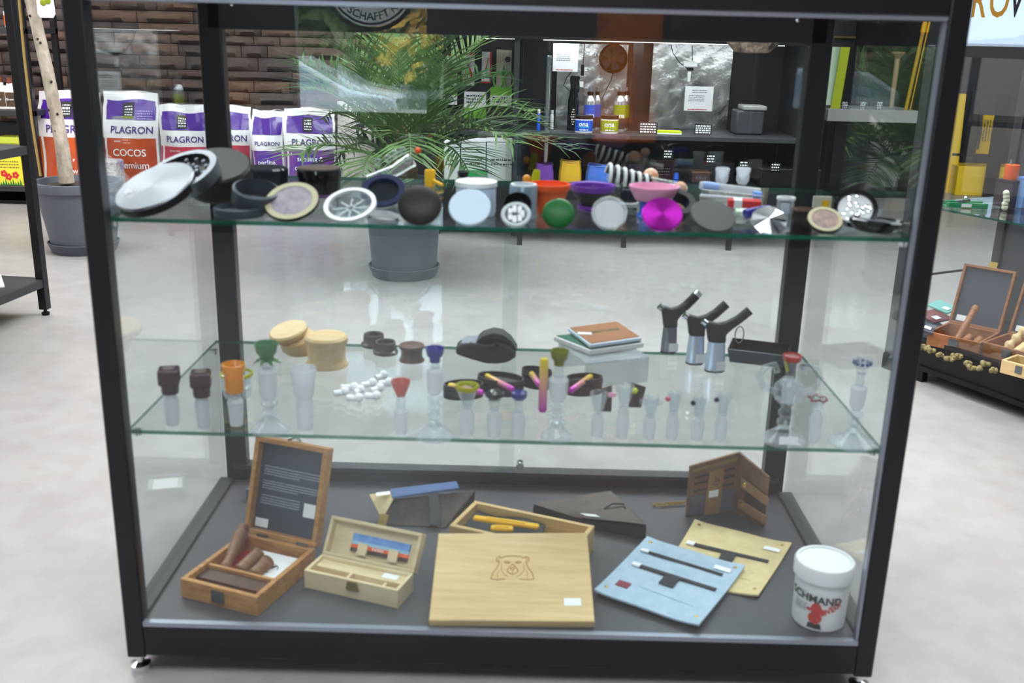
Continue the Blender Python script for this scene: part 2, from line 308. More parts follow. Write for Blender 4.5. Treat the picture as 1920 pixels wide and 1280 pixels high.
struct('window_2', MB().b2((.96, FY-.06, .5), (1.28, FY-.052, 1.7)), glass('orange_film', (206, 150, 96), 1.3, haze=.3, hazecol=(206, 140, 70)))
struct('road', MB().b2((-40, -60, -1.2), (40, -3.7, -.98)), mat('asphalt', (92, 92, 96), .9))
car = thing('car', 'silver saloon car parked out in the street, seen as a reflection in the front glass', 'car', (-3.7, -17.5, -.98))
body = [(-2.1, .25), (-2.15, .75), (-1.7, .95), (-.9, 1.42), (.35, 1.45), (1.25, .95), (2.1, .8), (2.2, .3)]
MX = Matrix.Rotation(R(90), 4, 'X')
part('body', MB().prism(body, -.85, .85, MX), mat('silver_paint', (214, 218, 226), .25, .3, coat=.6), car, .04)
part('side_window', MB().prism([(-1.45, .98), (-.85, 1.36), (-.3, 1.38), (-.3, .98)], -.86, .86, MX).prism([(-.24, .98), (-.24, 1.38), (.3, 1.39), (1.05, .98)], -.86, .86, MX), mat('car_glass', (150, 176, 190), .08), car)
for wx in (-1.3, 1.35): part('wheel', MB().lathe([(.1, -.12), (.32, -.12), (.32, .12), (.1, .12)], 24, Matrix.Translation((wx, .8, .32)) @ MX), K['rubber'], car)
def tree_blob(name, loc, h, rr, m, label, seed):
    t = thing(name, label, 'tree', loc); rn = random.Random(seed)
    part('trunk', MB().tube([(0, 0, 0), (.1, 0, h*.5), (0, .1, h*.8)], [.14, .1, .05]), K['bark'], t)
    mb = MB()
    for _ in range(420):
        d = Vector((rn.gauss(0, 1), rn.gauss(0, 1), rn.gauss(0, .8))).normalized()*rr*rn.uniform(.35, 1); c = d+Vector((0, 0, h)); q = Quaternion(Vector((rn.random(), rn.random(), rn.random())), rn.uniform(0, 6)).to_matrix().to_4x4()
        s_ = rn.uniform(.12, .3); mb.add([(-s_, 0, 0), (0, -s_*.5, 0), (s_, 0, 0), (0, s_*.5, 0)], [(0, 1, 2, 3)], Matrix.Translation(c) @ q)
    part('crown', mb, m, t, smooth=False)
tree_blob('street_tree', (-1.4, -24, -.98), 2.6, 2.0, mat('autumn_leaf', (190, 150, 50), .6), 'street tree with yellow autumn leaves, mirrored in the upper front glass', 1)
tree_blob('street_tree', (3.4, -27, -.98), 2.4, 2.6, mat('summer_leaf', (110, 150, 70), .6), 'green street tree mirrored in the front glass above the palm', 2)

hd = MB(); rn = random.Random(4); hd.box((-4, -34, 2.6), (34, 1.2, 6.8))
for _ in range(2600):
    c = Vector((rn.uniform(-16, 10), -33.3+rn.uniform(-.3, .5), rn.uniform(-.9, 6.6))); q = Quaternion(Vector((rn.random(), rn.random(), rn.random())), rn.uniform(0, 6)).to_matrix().to_4x4(); s_ = rn.uniform(.25, .6)
    hd.add([(-s_, 0, 0), (0, -s_*.5, 0), (s_, 0, 0), (0, s_*.5, 0)], [(0, 1, 2, 3)], Matrix.Translation(c) @ q)
solo('street_hedge', hd, mat('hedge_leaf', (92, 116, 56), .6, var=((58, 78, 40), .8)), 'tall green hedge across the street, mirrored dimly in the front glass', 'hedge', kind='stuff', smooth=False) if False else tag(part('street_hedge', hd, mat('hedge_leaf', (104, 128, 62), .6, var=((66, 88, 44), .8)), smooth=False), 'tall green hedge across the street, mirrored dimly in the front glass', 'hedge', None, 'stuff')

# ------------------------------------------------------------------ the display cabinet
ZB, ZM, ZT = .094, .403, .736     # base top, upper faces of the two glass shelves
cab = thing('display_cabinet', 'black framed glass display cabinet with two glass shelves, standing in front', 'cabinet', (0, 0, 0))
P_ = .03; D_ = .57
for x_, y_, nm in ((0, 0, 'post'), (1.2-P_, 0, 'post'), (.013, D_-P_, 'post'), (1.2-.018-.043, D_-P_, 'post')):
    pw_ = P_ if y_ == 0 else .043
    p = part(nm, MB().b2((x_, y_, .03), (x_+pw_, y_+P_, 1.09)), K['frame'], cab, .003)
    ft = part('foot', MB().lathe([(0, 0), (.015, 0), (.016, .012), (.006, .016), (.006, .03), (0, .03)], 20, Matrix.Translation((x_+P_/2, y_+P_/2, .0))), K['chrome'], cab)
part('bottom_rail', MB().b2((P_, 0, .035), (1.2-P_, .02, .088)), K['frame'], cab, .002)
part('bottom_rail', MB().b2((P_, D_-.02, .035), (1.2-P_, D_, .125)), K['frame'], cab, .002)
for x_ in (0, 1.2-P_): part('side_rail', MB().b2((x_, P_, .035), (x_+P_, D_-P_, .1)), K['frame_soft'], cab, .002)
part('base_panel', MB().b2((.006, .012, .06), (1.194, D_-.02, ZB)), K['base_panel'], cab)
for nm, a, b in (('top_rail', (P_, 0, 1.042), (1.2-P_, P_, 1.09)), ('top_rail', (P_, D_-P_, 1.0), (1.2-P_, D_, 1.09)), ('top_rail', (0, P_, 1.042), (P_, D_-P_, 1.09)), ('top_rail', (1.2-P_, P_, 1.042), (1.2, D_-P_, 1.09))):
    part(nm, MB().b2(a, b), K['frame'], cab, .002)
part('glazing_channel', MB().b2((P_, .002, 1.036), (1.2-P_, .014, 1.042)), K['alu'], cab); part('glazing_channel', MB().b2((P_, .001, .088), (1.2-P_, .012, .0955)), K['alu'], cab)
part('glazing_channel', MB().b2((1.2-P_-.004, .004, .095), (1.2-P_, .014, 1.04)), K['alu'], cab)
part('front_pane', MB().b2((P_-.004, .006, .094), (1.2-P_+.0, .011, 1.04)), pane, cab)
part('side_pane', MB().b2((.012, P_, .1), (.017, D_-P_, 1.042)), pane, cab); part('side_pane', MB().b2((1.183, P_, .1), (1.188, D_-P_, 1.042)), pane, cab)
part('sliding_door', MB().b2((P_, D_-.028, .125), (.615, D_-.023, 1.0)), pane, cab); part('sliding_door', MB().b2((.585, D_-.016, .125), (1.2-P_, D_-.011, 1.0)), pane, cab)
part('door_track', MB().b2((P_, D_-.034, .120), (1.2-P_, D_-.002, .128)), K['frame_soft'], cab)
lk = on_y(975, 868, D_-.034); part('lock', MB().lathe([(0, 0), (.008, 0), (.008, .012), (.006, .014), (0, .014)], 18, Matrix.Translation(lk) @ Matrix.Rotation(R(90), 4, 'X')), K['chrome'], cab)
part('top_pane', MB().b2((P_, P_, 1.078), (1.2-P_, D_-P_, 1.084)), pane, cab)
for zt_ in (ZM, ZT):
    mb = MB().b2((.012, .055, zt_-.006), (1.188, .53, zt_)); me = mb.mesh('shelf', [shelf_g, shelf_edge], False)
    for p in me.polygons:
        if abs(p.normal.z) < .5: p.material_index = 1
    sh = part('shelf', me, None, cab)
    for x_ in (.02, 1.18):
        for y_ in (.075, .49):
            part('shelf_support', MB().lathe([(0, -.016), (.006, -.016), (.007, -.007), (0, -.007)], 14, Matrix.Translation((x_, y_, zt_))).box((x_+(.006 if x_ > .5 else -.006), y_, zt_-.011), (.016, .006, .006)), K['chrome'], cab)
for px, py in ((435, 8), (1495, 38)):
    c_ = on_y(px, py, D_-P_-.004); part('screw', MB().lathe([(0, 0), (.003, 0), (.0035, .003), (0, .004)], 14, Matrix.Translation(c_) @ Matrix.Rotation(R(90), 4, 'X')), K['chrome'], cab)

# ------------------------------------------------------------------ helpers for the goods on the shelves
LOG = []
def lean(px, py, rp, ratio, ang, plane, t=0.0):
    # a disc that faces the viewer's side: size rp px, foreshortened to ratio, its long axis turned by ang degrees, rim on the plane
    r = .03
    for _ in range(4):
        p = on_z(px, py, plane+r*.7)
        vw = Vector(CAM-np.array(p)).normalized(); right = Vector((-vw.y, vw.x, 0)).normalized() * (1 if -vw.y > 0 else -1); up = vw.cross(right) * -1
        if up.z < 0: up = -up
        upd = up*math.cos(R(ang))-right*math.sin(R(ang))
        n = (vw*ratio+upd*math.sqrt(1-ratio*ratio)).normalized()
        c = on_z(px, py, plane+r*math.sqrt(max(0, 1-n.z*n.z))+.0006+t*max(0, n.z)); r = rp/ppm(c)
    d_ = (n*n.z-Vector((0, 0, 1))).normalized(); c.y += max(0.0, .062-(c.y+r*d_.y))
    LOG.append((px, py, round(c.y+r*d_.y-t*n.y, 3), round(c.y, 3), round(r, 3)))
    return c, Vector((0, 0, 1)).rotation_difference(n).to_matrix().to_4x4(), r
def up_at(px, py, plane):
    p = on_z(px, py, plane); return p, ppm(p)
def prof(p, rows):     # [(radius px, row px)] of something upright on p -> (radius, height)
    s = ppm(p); return [(r/s, max(0, zat(p, 960, y+(960-0)*0)-p[2]) if False else max(0.0, (rowz(p, y)))) for r, y in rows]
def rowz(p, y):
    # height above p of the point straight over p that shows on image row y
    d = np.array(p)-CAM; a = d @ _fw; b = d @ _u; t = (640-y)/F
    return float((t*a-b)/(_u[2]-t*_fw[2]))
def disc(mb, r, z0, z1, n=32, rb=None, M=None):
    b = rb if rb is not None else min(.002, (z1-z0)*.3)
    return mb.lathe([(0, z0), (r-b, z0), (r, z0+b), (r, z1-b), (r-b, z1), (0, z1)], n, M)
def ringp(mb, ro, ri, z0, z1, n=32, M=None):
    return mb.lathe([(ri, z0), (ro, z0), (ro, z1), (ri, z1), (ri, z0)], n, M)
GT = 'grinders and small pipes on the upper glass shelf'

# ------------------------------------------------------------------ upper shelf
# the large grinder, taken apart: lid, sieve ring and bowl leaning on one another
c, q, r = lean(284, 349, 78, .42, 24, ZT, .012)
t = thing('large_grinder', 'very large silver lidded grinder with black rings leaning apart on the upper shelf', 'grinder', c, q, GT)
ld = part('lid', disc(MB(), r, -.006, 0, 48), K['steel'], t)
part('lid_rim', MB().lathe([(r*.97, -.016), (r*.99, -.015), (r*.995, -.006), (r*.9, -.006)], 48), K['black'], t)
lf = MB()
for a in range(-3, 4):
    M_ = Matrix.Translation((-r*.62, -r*.12, .0006)) @ Matrix.Rotation(R(a*38+20), 4, 'Z'); L_ = r*(.24-.03*abs(a)); lf.add([(0, 0, 0), (-L_*.14, L_*.5, 0), (0, L_, 0), (L_*.14, L_*.5, 0)], [(0, 1, 2, 3)], M_)
part('leaf_emblem', lf, K['white'], ld, smooth=False)
Mi = q.inverted()
o2 = (Mi @ Vector((.030, .036, .010))); T2 = Matrix.Translation(o2)
rg = part('sieve_ring', ringp(MB(), r*.96, r*.80, -.012, .008, 40, T2), K['steel_dark'], t)
part('tooth_plate', disc(MB(), r*.8, -.004, -.002, 40, .0005, T2), K['black'], t)
te = MB()
for a in range(14):
    for rr in (.66, .42): te.lathe([(0, -.002), (.0035, -.002), (.003, .004), (0, .005)], 8, T2 @ Matrix.Translation((r*rr*math.cos(a*.449+rr), r*rr*math.sin(a*.449+rr), 0)))
part('tooth', te, K['alu'], t)['kind'] = 'stuff'
T3 = Matrix.Translation(Mi @ Vector((.072, .085, .004))) @ (Mi @ Matrix.Rotation(R(18), 4, 'Y') @ q)
part('bowl', MB().lathe([(0, -.02), (r*.8, -.02), (r*.86, -.012), (r*.86, .018), (r*.8, .022), (r*.5, .021), (0, .021)], 40, T3), K['black'], t)
# slate grinder in two pieces
p, s = up_at(436, 412, ZT); p.y += 48/s
t = thing('slate_grinder', 'flat slate grey grinder with its upper ring tipped against the clear jar', 'grinder', p, group=GT)
part('base', MB().lathe([(0, 0), (47/s, 0), (48/s, .004), (48/s, .012), (44/s, .014), (42/s, .006), (0, .006)], 36), K['slate'], t)
M_ = Matrix.Translation((28/s, .016, .026)) @ Matrix.Rotation(R(16), 4, 'X') @ Matrix.Rotation(R(10), 4, 'Y')
part('upper_ring', MB().lathe([(36/s, -.01), (45/s, -.01), (45/s, .013), (40/s, .015), (36/s, -.008), (36/s, -.01)], 36, M_), K['slate'], t)
part('steel_mesh', disc(MB(), 36/s, -.006, -.005, 36, .0003, M_), K['steel_dark'], t)
# smoke jar grinder
p, s = up_at(497, 390, ZT); p.y = .33; s = ppm(p)
p = Vector(on_y(497, 370, .33)); p.z = ZT; s = ppm(p)
t = thing('jar_grinder', 'smoky clear jar grinder with a steel band and black foot behind the slate grinder', 'grinder', p, group=GT)
h1, h2, h3 = rowz(p, 352), rowz(p, 340), rowz(p, 313)
part('foot', disc(MB(), 40/s, 0, h1*.45), K['black'], t); part('band', MB().lathe([(0, h1*.45), (34/s, h1*.45), (34/s, h1), (0, h1)], 32), K['steel_dark'], t)
part('glass_top', MB().lathe([(43/s, h1), (45/s, h1+.003), (45/s, h3-.003), (41/s, h3), (0, h3), (0, h3-.002), (39/s, h3-.002), (41/s, h1)], 36), smoke, t)
# tall black cylinder
p = Vector(on_y(600, 380, .34)); p.z = ZT; s = ppm(p); h = rowz(p, 313)
t = thing('cylinder_grinder', 'tall black grinder with a brown rimmed lid behind the photo lid grinder', 'grinder', p, group=GT)
part('body', MB().lathe([(0, 0), (38/s, 0), (39/s, .003), (39/s, h*.55), (37/s, h*.57), (37/s, h*.6), (41/s, h*.62), (41/s, h-.004), (40/s, h-.002)], 36), K['black_gloss'], t); part('lid', MB().lathe([(40/s, h-.003), (38/s, h), (0, h)], 36), K['leather_dark'], t)
def photo_grinder(px, py, rp, ratio, ang, nm, label, rim, face, bodym, th=.028, emblem=None):
    c, q, r = lean(px, py, rp, ratio, ang, ZT, .001)
    t = thing(nm, label, 'grinder', c, q, GT)
    part('body', MB().lathe([(0, -th), (r-.8*th, -th), (r*.95, -.005), (r*.9, -.0045), (r*.9, -.004), (r, -.0035), (r, -.001), (r*.99, 0), (0, -.001)], 36), bodym, t)
    if rim: part('lid_ring', ringp(MB(), r*.97, r*.76, .0002, .0012, 36), rim, t)
    if face: part('lid_face', disc(MB(), r*(.77 if rim else .97), .0, .0007, 36, .0002), face, t)
    return t, r
photo_grinder(535, 385, 53, .66, 14, 'photo_lid_grinder', 'black grinder with a tan ringed picture lid leaning below the tall black grinder', K['tan'], K['photo_print'], K['black'], .016)
# clear acrylic grinder and the dark one behind it
c, q, r = lean(653, 387, 50, .60, 12, ZT, .001)
t = thing('acrylic_grinder', 'open clear acrylic grinder with a bright silver rim, left of the matt black domed grinder', 'grinder', c, q, GT)
part('rim', ringp(MB(), r, r*.84, -.003, .002, 36), K['white'], t); part('cup', MB().lathe([(0, -.020), (r*.6, -.020), (r*.74, -.014), (r*.95, -.003), (r*.86, -.003), (r*.66, -.014), (0, -.016)], 36), acrylic, t)
fl = MB()
for a in range(8): fl.box((0, r*.4, -.012), (.003, r*.6, .012), Matrix.Rotation(a*math.pi/4, 4, 'Z'))
part('blade', fl, acrylic, t)['kind'] = 'stuff'
c, q, r = lean(708, 368, 44, .7, 8, ZT, .001); c += Vector((0, .06, .0))
t = thing('blue_black_grinder', 'blue black glossy grinder half hidden behind the clear acrylic grinder', 'grinder', c, q, GT)
part('rim', MB().lathe([(r*.6, -.016), (r*.7, -.016), (r, -.002), (r*.98, .002), (r*.72, .002), (r*.6, -.016)], 36), mat('blue_black', (40, 46, 82), .15), t); part('inset', disc(MB(), r*.7, -.01, -.004, 36), smoke, t)
# small glass pipe with beads
p = Vector(on_y(742, 352, .42)); p.z = ZT; s = ppm(p)
t = thing('beaded_glass_pipe', 'small glittering clear glass pipe with an orange bead in front of the palm', 'glass pipe', p, group=GT)
part('tube', MB().tube([(-.05, 0, .012), (0, 0, .03), (.03, 0, .05)], [.008, .011, .013]), clear, t)
bd = MB()
for dx, dz in ((-.03, .045), (-.012, .052), (.0, .06), (.014, .066), (.022, .05)): bd.ball((dx, -.01, dz), .007)
part('bead', bd, clear, t)['kind'] = 'stuff'; part('orange_bead', MB().ball((.04, 0, .066), .006), K['orange'], t)
# yellow pipe
p = Vector(on_y(806, 352, .44)); p.z = ZT; s = ppm(p)
t = thing('yellow_silicone_pipe', 'yellow silicone pipe with upright bowl and sloping mouthpiece in front of the palm pot', 'pipe', p, group=GT)
h0, h1 = rowz(p, 352), rowz(p, 318)
part('bowl', MB().lathe([(0, .0), (9/s, 0), (10/s, .004), (10/s, h1-.003), (9/s, h1), (6/s, h1), (6/s, h1-.01), (0, h1-.01)], 20), K['yellow'], t)
part('mouthpiece', MB().tube([(0, 0, h1*.5), (13/s, -.01, h1*.3), (26/s, -.02, h1*.05+.004)], [4/s, 3.4/s, 3/s], 10), K['yellow'], t)
# matt black domed grinder
c, q, r = lean(780, 393, 43, .88, 6, ZT, .001)
t = thing('domed_grinder', 'matt black domed grinder with a soft brown sheen, beside the white plastic jar', 'grinder', c, q, GT)
part('lid', MB().lathe([(0, .004), (r*.5, .003), (r*.85, .0), (r*.98, -.002), (r, -.004), (r*.98, -.007)], 36), K['bronze_black'], t); part('body', MB().lathe([(r*.96, -.007), (r*.68, -.022), (r*.6, -.023), (0, -.023)], 36), K['black'], t)
# white plastic jar with its lid leaning in front
p, s = up_at(892, 405, ZT); p.y = .16; p = Vector(on_y(892, 405, .16)); p.z = ZT; s = ppm(p); h = rowz(p, 338)
t = thing('plastic_jar', 'pale blue white plastic jar with a screw rim behind a round white lid', 'jar', p, group=GT)
part('body', MB().lathe([(0, 0), (35/s, 0), (37/s, .004), (37/s, h-.01), (33/s, h-.008)], 32), K['lightblue_plastic'], t); part('screw_cap', MB().lathe([(36/s, h-.009), (39/s, h-.008), (39/s, h-.001), (37/s, h), (0, h)], 32), K['white'], t)
c, q, r = lean(877, 399, 41, .86, 4, ZT, .001)
t = thing('pale_grinder_disc', 'plain round pale white grinder lid leaning on the plastic jar', 'lid', c, q, GT)
part('face', disc(MB(), r, -.004, 0, 36, .0015), K['lightblue_plastic'], t); part('skirt', MB().lathe([(r*.97, -.004), (r*.86, -.012), (r*.82, -.012), (r*.92, -.004)], 36), K['lightblue_plastic'], t)
p = Vector(on_y(868, 345, .47)); p.z = ZT; h = rowz(p, 322); s = ppm(p)
t = thing('black_bowl', 'tiny black pipe bowl peeping over the back of the white plastic jar', 'pipe bowl', p, group=GT)
part('cup', MB().lathe([(0, 0), (4/s, 0), (5/s, h*.5), (10/s, h*.75), (10/s, h), (8/s, h), (0, h*.8)], 20), K['black'], t); part('rim', ringp(MB(), 10.5/s, 8/s, h-.002, h+.001), K['black_soft'], t)
# silver cylinder and the opened grinder at its foot
p = Vector(on_y(980, 415, .15)); p.z = ZT; s = ppm(p); h = rowz(p, 347)
t = thing('silver_cylinder_grinder', 'upright silver blue cylinder grinder beside the orange cup', 'grinder', p, group=GT)
part('body', MB().lathe([(0, 0), (25/s, 0), (26/s, .002), (26/s, h*.45), (25/s, h*.46), (25/s, h*.48), (26/s, h*.49), (26/s, h-.002), (25/s, h), (0, h)], 32), K['silver_cyl'], t); part('rim', ringp(MB(), 24/s, 20/s, h, h+.002), K['white'], t)
c, q, r = lean(967, 408, 29, .82, 4, ZT, .001)
t = thing('opened_grinder', 'small opened grey grinder with white teeth and a black hollow lid behind', 'grinder', c, q, GT)
part('ring', MB().lathe([(r*.72, -.006), (r*.74, -.012), (r*.80, -.012), (r, -.002), (r*.9, 0), (r*.74, -.001), (r*.72, -.006)], 32), mat('pale_grey', (196, 204, 210), .4), t); part('plate', disc(MB(), r*.74, -.008, -.006, 32, .0003), K['steel_dark'], t)
te = MB()
for a in range(7): te.box((r*.42*math.cos(a*.9), r*.42*math.sin(a*.9), -.003), (.006, .012, .006), Matrix.Identity(4))
part('tooth', te, K['white'], t)['kind'] = 'stuff'
part('hollow_lid', MB().lathe([(0, -.024), (r*.88, -.024), (r*.94, -.002), (r*.9, 0), (r*.86, -.018), (0, -.02)], 32, Matrix.Translation(q.inverted() @ Vector((.002, .024, .012)))), K['black'], t)
# orange cup
p = Vector(on_y(1026, 425, .19)); p.z = ZT; s = ppm(p); h = rowz(p, 345)
t = thing('orange_cup', 'bright orange tapering silicone cup behind the green grinder', 'cup', p, group=GT)
part('cup', MB().lathe([(0, 0), (22/s, 0), (24/s, .003), (37/s, h*.8), (40/s, h*.82), (40/s, h), (38/s, h), (22/s, .006), (0, .006)], 32), K['orange'], t); part('rim', ringp(MB(), 41/s, 37/s, h-.005, h+.001), K['orange'], t)
gl_ = MB()
gl_.ball((0, 0, 0), .006, sc_=(1, 1, 1.6)); 
t2 = Vector(on_y(1000, 345, .42)); t2.z = ZT
t = thing('amber_glass_bead_pipe', 'little amber glass pipe standing behind the orange cup', 'glass pipe', t2, group=GT); hh = rowz(t2, 318)
part('tube', MB().tube([(0, 0, 0), (.004, 0, hh*.6), (.006, 0, hh)], [.010, .008, .006]), g_yel, t); part('knob', MB().ball((-.012, 0, hh*.55), .008), g_orange, t)
# green grinder
c, q, r = lean(1048, 403, 31, .92, 3, ZT, .001)
t = thing('green_grinder', 'deep green translucent round grinder leaning at the front edge of the upper shelf', 'grinder', c, q, GT)
part('lid', MB().lathe([(0, .001), (r*.8, .001), (r*.97, -.002), (r, -.004), (r*.95, -.008)], 36), K['green_acrylic'], t); part('body', MB().lathe([(r*.94, -.008), (r*.66, -.022), (0, -.022)], 36), K['green_acrylic'], t)
# purple rimmed black funnel
p = Vector(on_y(1108, 415, .25)); p.z = ZT; s = ppm(p); h = rowz(p, 345); hm = rowz(p, 357); hn = rowz(p, 395)
t = thing('purple_rim_funnel', 'black silicone funnel pipe with a purple rim and purple foot', 'pipe', p, group=GT)
part('rim', MB().lathe([(36/s, hm), (40/s, hm), (43/s, h-.002), (42/s, h), (36/s, h-.002), (34/s, hm), (36/s, hm)], 32), K['purple'], t); part('funnel', MB().lathe([(0, hn), (12/s, hn), (34/s, hm-.006), (39/s, hm), (34/s, hm), (0, hn+.004)], 32), K['rubber'], t)
part('foot', MB().lathe([(0, 0), (26/s, 0), (27/s, .005), (14/s, hn*.5), (12/s, hn), (0, hn)], 32), K['purple'], t)
c, q, r = lean(1145, 403, 34, .9, -4, ZT, .001)
t = thing('clear_round_grinder', 'clear grey glassy round grinder leaning right of the green grinder', 'grinder', c, q, GT)
part('rim', ringp(MB(), r, r*.86, -.005, .001, 36), acrylic, t); part('face', disc(MB(), r*.86, -.008, -.003, 36), frost, t)
# spiral glass pipe over a small glass jar
p = Vector(on_y(1176, 392, .30)); p.z = ZT; s = ppm(p); h = rowz(p, 352)
t = thing('small_glass_jar', 'small clear glass jar on a white foot below the spiral glass pipe', 'jar', p, group=GT)
part('body', MB().lathe([(0, .004), (18/s, .004), (19/s, .008), (19/s, h*.8), (15/s, h), (13/s, h), (16/s, h*.78), (16/s, .01), (0, .01)], 28), smoke, t); part('foot', disc(MB(), 20/s, 0, .004), K['white'], t)
a_, b_ = Vector(on_y(1140, 326, .40)), Vector(on_y(1268, 352, .40))
t = thing('spiral_glass_pipe', 'long clear glass pipe wrapped in a black and white spiral', 'glass pipe', a_, group=GT); d_ = b_-a_
part('tube', MB().tube([(0, 0, 0), tuple(d_*.5), tuple(d_)], .011, 12), clear, t)
ax = d_.normalized(); e1 = Vector((0, 1, 0)); e2 = ax.cross(e1)
def coil(r0, turns, f0, f1): return [tuple(d_*(f0+(f1-f0)*i/(turns*14))+(e1*math.cos(i*.4488)+e2*math.sin(i*.4488))*(r0*(1-.45*i/(turns*14)))) for i in range(turns*14+1)]
part('white_coil', MB().tube(coil(.018, 6, -.02, .62), .0035, 6), K['white'], t); part('black_coil', MB().tube(coil(.016, 6, .0, .66), .004, 6), K['black_gloss'], t)
part('stem', MB().tube([tuple(d_*.9), tuple(d_*1.15)], .006), K['white'], t)
# pink bowl on a blue foot
p = Vector(on_y(1222, 428, .17)); p.z = ZT; s = ppm(p); h = rowz(p, 348); hm = rowz(p, 374)
t = thing('pink_bowl', 'pink silicone bowl on a blue foot behind the magenta grinder', 'bowl', p, group=GT)
part('bowl', MB().lathe([(0, hm), (34/s, hm), (37/s, hm+.004), (47/s, h-.003), (47/s, h), (44/s, h), (34/s, hm+.006), (0, hm+.006)], 32), K['pink'], t); part('stand', MB().lathe([(0, 0), (30/s, 0), (31/s, .003), (25/s, .01), (25/s, hm), (0, hm)], 32), K['blue'], t)
marb = mat('marbled_glass', (236, 226, 210), .12, var=((240, 150, 100), 90))
for i, (px, py, rp, lb) in enumerate(((1220, 330, 15, 'marbled glass ball lying behind the pink bowl'), (1276, 352, 12, 'marbled orange glass ball at the right rim of the pink bowl'), (1272, 382, 13, 'pale marbled glass ball low beside the pink bowl'))):
    p = Vector(on_y(px, py, .42 if i == 0 else .30)); s = ppm(p)
    t = thing('marbled_pipe', lb, 'glass pipe', (p.x, p.y, ZT), group=GT)
    part('ball', MB().ball((0, 0, p.z-ZT), rp/s, 18, 10), marb, t); part('stem', MB().tube([(0, 0, p.z-ZT), (.0, .01, (p.z-ZT)*.5), (0, .02, .002)], [.008, .007, .007]), clear, t)
# magenta lid
c, q, r = lean(1246, 405, 39, .80, -4, ZT, .001)
t = thing('magenta_grinder', 'shiny magenta metal grinder with brushed lid leaning at the shelf edge', 'grinder', c, q, GT)
part('lid', disc(MB(), r, -.005, 0, 40, .0015), K['magenta_metal'], t); part('body', MB().lathe([(r*.94, -.007), (r*.72, -.018), (r*.66, -.019), (0, -.019)], 40), K['magenta_metal'], t)
c, q, r = lean(1345, 410, 44, .66, -16, ZT, .001)
t = thing('charcoal_grinder', 'plain charcoal grey grinder leaning right of the magenta one', 'grinder', c, q, GT)
part('lid', disc(MB(), r, -.004, 0, 36, .0015), mat('charcoal', (52, 53, 55), .5), t); part('body', MB().lathe([(r*.94, -.005), (r*.74, -.013), (r*.7, -.014), (0, -.014)], 36), K['black_soft'], t)
part('back_ring', ringp(MB(), r*.8, r*.5, -.02, .0, 30, Matrix.Translation(q.inverted() @ Vector((-.045, .05, .012)))), K['black'], t)
# frosted adapters on a glass manifold
p = Vector(on_y(1366, 375, .40)); p.z = ZT; s = ppm(p)
t = thing('glass_manifold', 'rack of white and clear glass tubes lying below two frosted bowls', 'glass tubes', p, group=GT)
for i, (ya, yb, m_, rr) in enumerate(((348, 358, frost, 7), (366, 372, K['white'], 3.5), (357, 366, clear, 5))):
    za, zb_ = rowz(p, ya), rowz(p, yb); part('tube', MB().tube([(-56/s, -.012*i, za), (0, -.012*i, (za+zb_)/2), (57/s, -.012*i, zb_)], rr/s, 12), m_, t)
part('blue_sleeve', MB().tube([(42/s, -.012, rowz(p, 361)), (57/s, -.012, rowz(p, 362))], 6.5/s, 12), mat('pale_blue', (110, 150, 230), .4), t)
part('blue_sleeve', MB().tube([(-50/s, 0, rowz(p, 348)), (-20/s, 0, rowz(p, 351))], 7.4/s, 12), mat('pale_blue_print', (150, 180, 235), .4), t)
for px, lb in ((1350, 'frosted flared glass bowl, left of the pair on the glass tubes'), (1389, 'frosted flared glass bowl, right of the pair on the glass tubes')):
    q_ = Vector(on_y(px, 375, .43)); q_.z = ZT; s = ppm(q_); z0 = rowz(q_, 345)
    t = thing('frosted_bowl', lb, 'glass bowl', q_, group=GT)
    part('stem', MB().lathe([(0, 0), (7/s, 0), (7/s, z0), (0, z0)], 20), clear, t)
    part('bowl', MB().lathe([(0, z0), (8/s, z0), (12/s, rowz(q_, 338)), (12/s, rowz(q_, 325)), (14/s, rowz(q_, 316)), (12/s, rowz(q_, 314)), (10/s, rowz(q_, 325)), (0, z0+.004)], 24), frost, t)
for nm, lb, px, py, y_, dx, hh_, m_ in (('red_packet', 'small red flat packet lying behind the purple glass pipe', 1394, 393, .30, 30, 13, K['red']), ('green_packet', 'pale green flat packet lying just in front of the red one', 1404, 398, .22, 24, 8, K['mint'])):
    q_ = Vector(on_y(px, py, y_)); q_.z = ZT; s = ppm(q_); t = thing(nm, lb, 'packet', q_, Matrix.Rotation(R(-8), 4, 'Z'), GT); hz = hh_/s
    part('sleeve', MB().box((0, 0, hz/2+.0005), (2*dx/s, .03, hz)), m_, t, .001); part('band', MB().box((-dx*.4/s, 0, hz/2+.0005), (dx*.5/s, .0306, hz+.0008)), K['white'], t)
q_ = Vector(on_y(1472, 392, .24)); q_.z = ZT; s = ppm(q_)
t = thing('clear_tube', 'short clear glass cylinder standing behind the faceted silver grinder', 'glass tube', q_, group=GT); h = rowz(q_, 369)
part('wall', MB().lathe([(14/s, 0), (16/s, 0), (16/s, h), (14/s, h), (14/s, 0)], 24), clear, t); part('rim', ringp(MB(), 17/s, 13/s, h-.004, h), K['white'], t); part('core', MB().lathe([(0, .001), (8/s, .001), (8/s, h*.6), (0, h*.6)], 18), frost, t)
q_ = Vector(on_y(1408, 418, .14)); q_.z = ZT; s = ppm(q_)
t = thing('purple_glass_pipe', 'small purple blue glass pipe with a clear foot behind the faceted grinder', 'glass pipe', q_, group=GT); h = rowz(q_, 402)
part('head', MB().tube([(-12/s, 0, h), (20/s, 0.01, h+.006), (36/s, .01, h+.008)], [10/s, 8/s, 7/s], 12), g_blue, t); part('foot', MB().lathe([(0, 0), (7/s, 0), (7/s, h), (0, h)], 16, Matrix.Translation((-8/s, 0, 0))), clear, t)
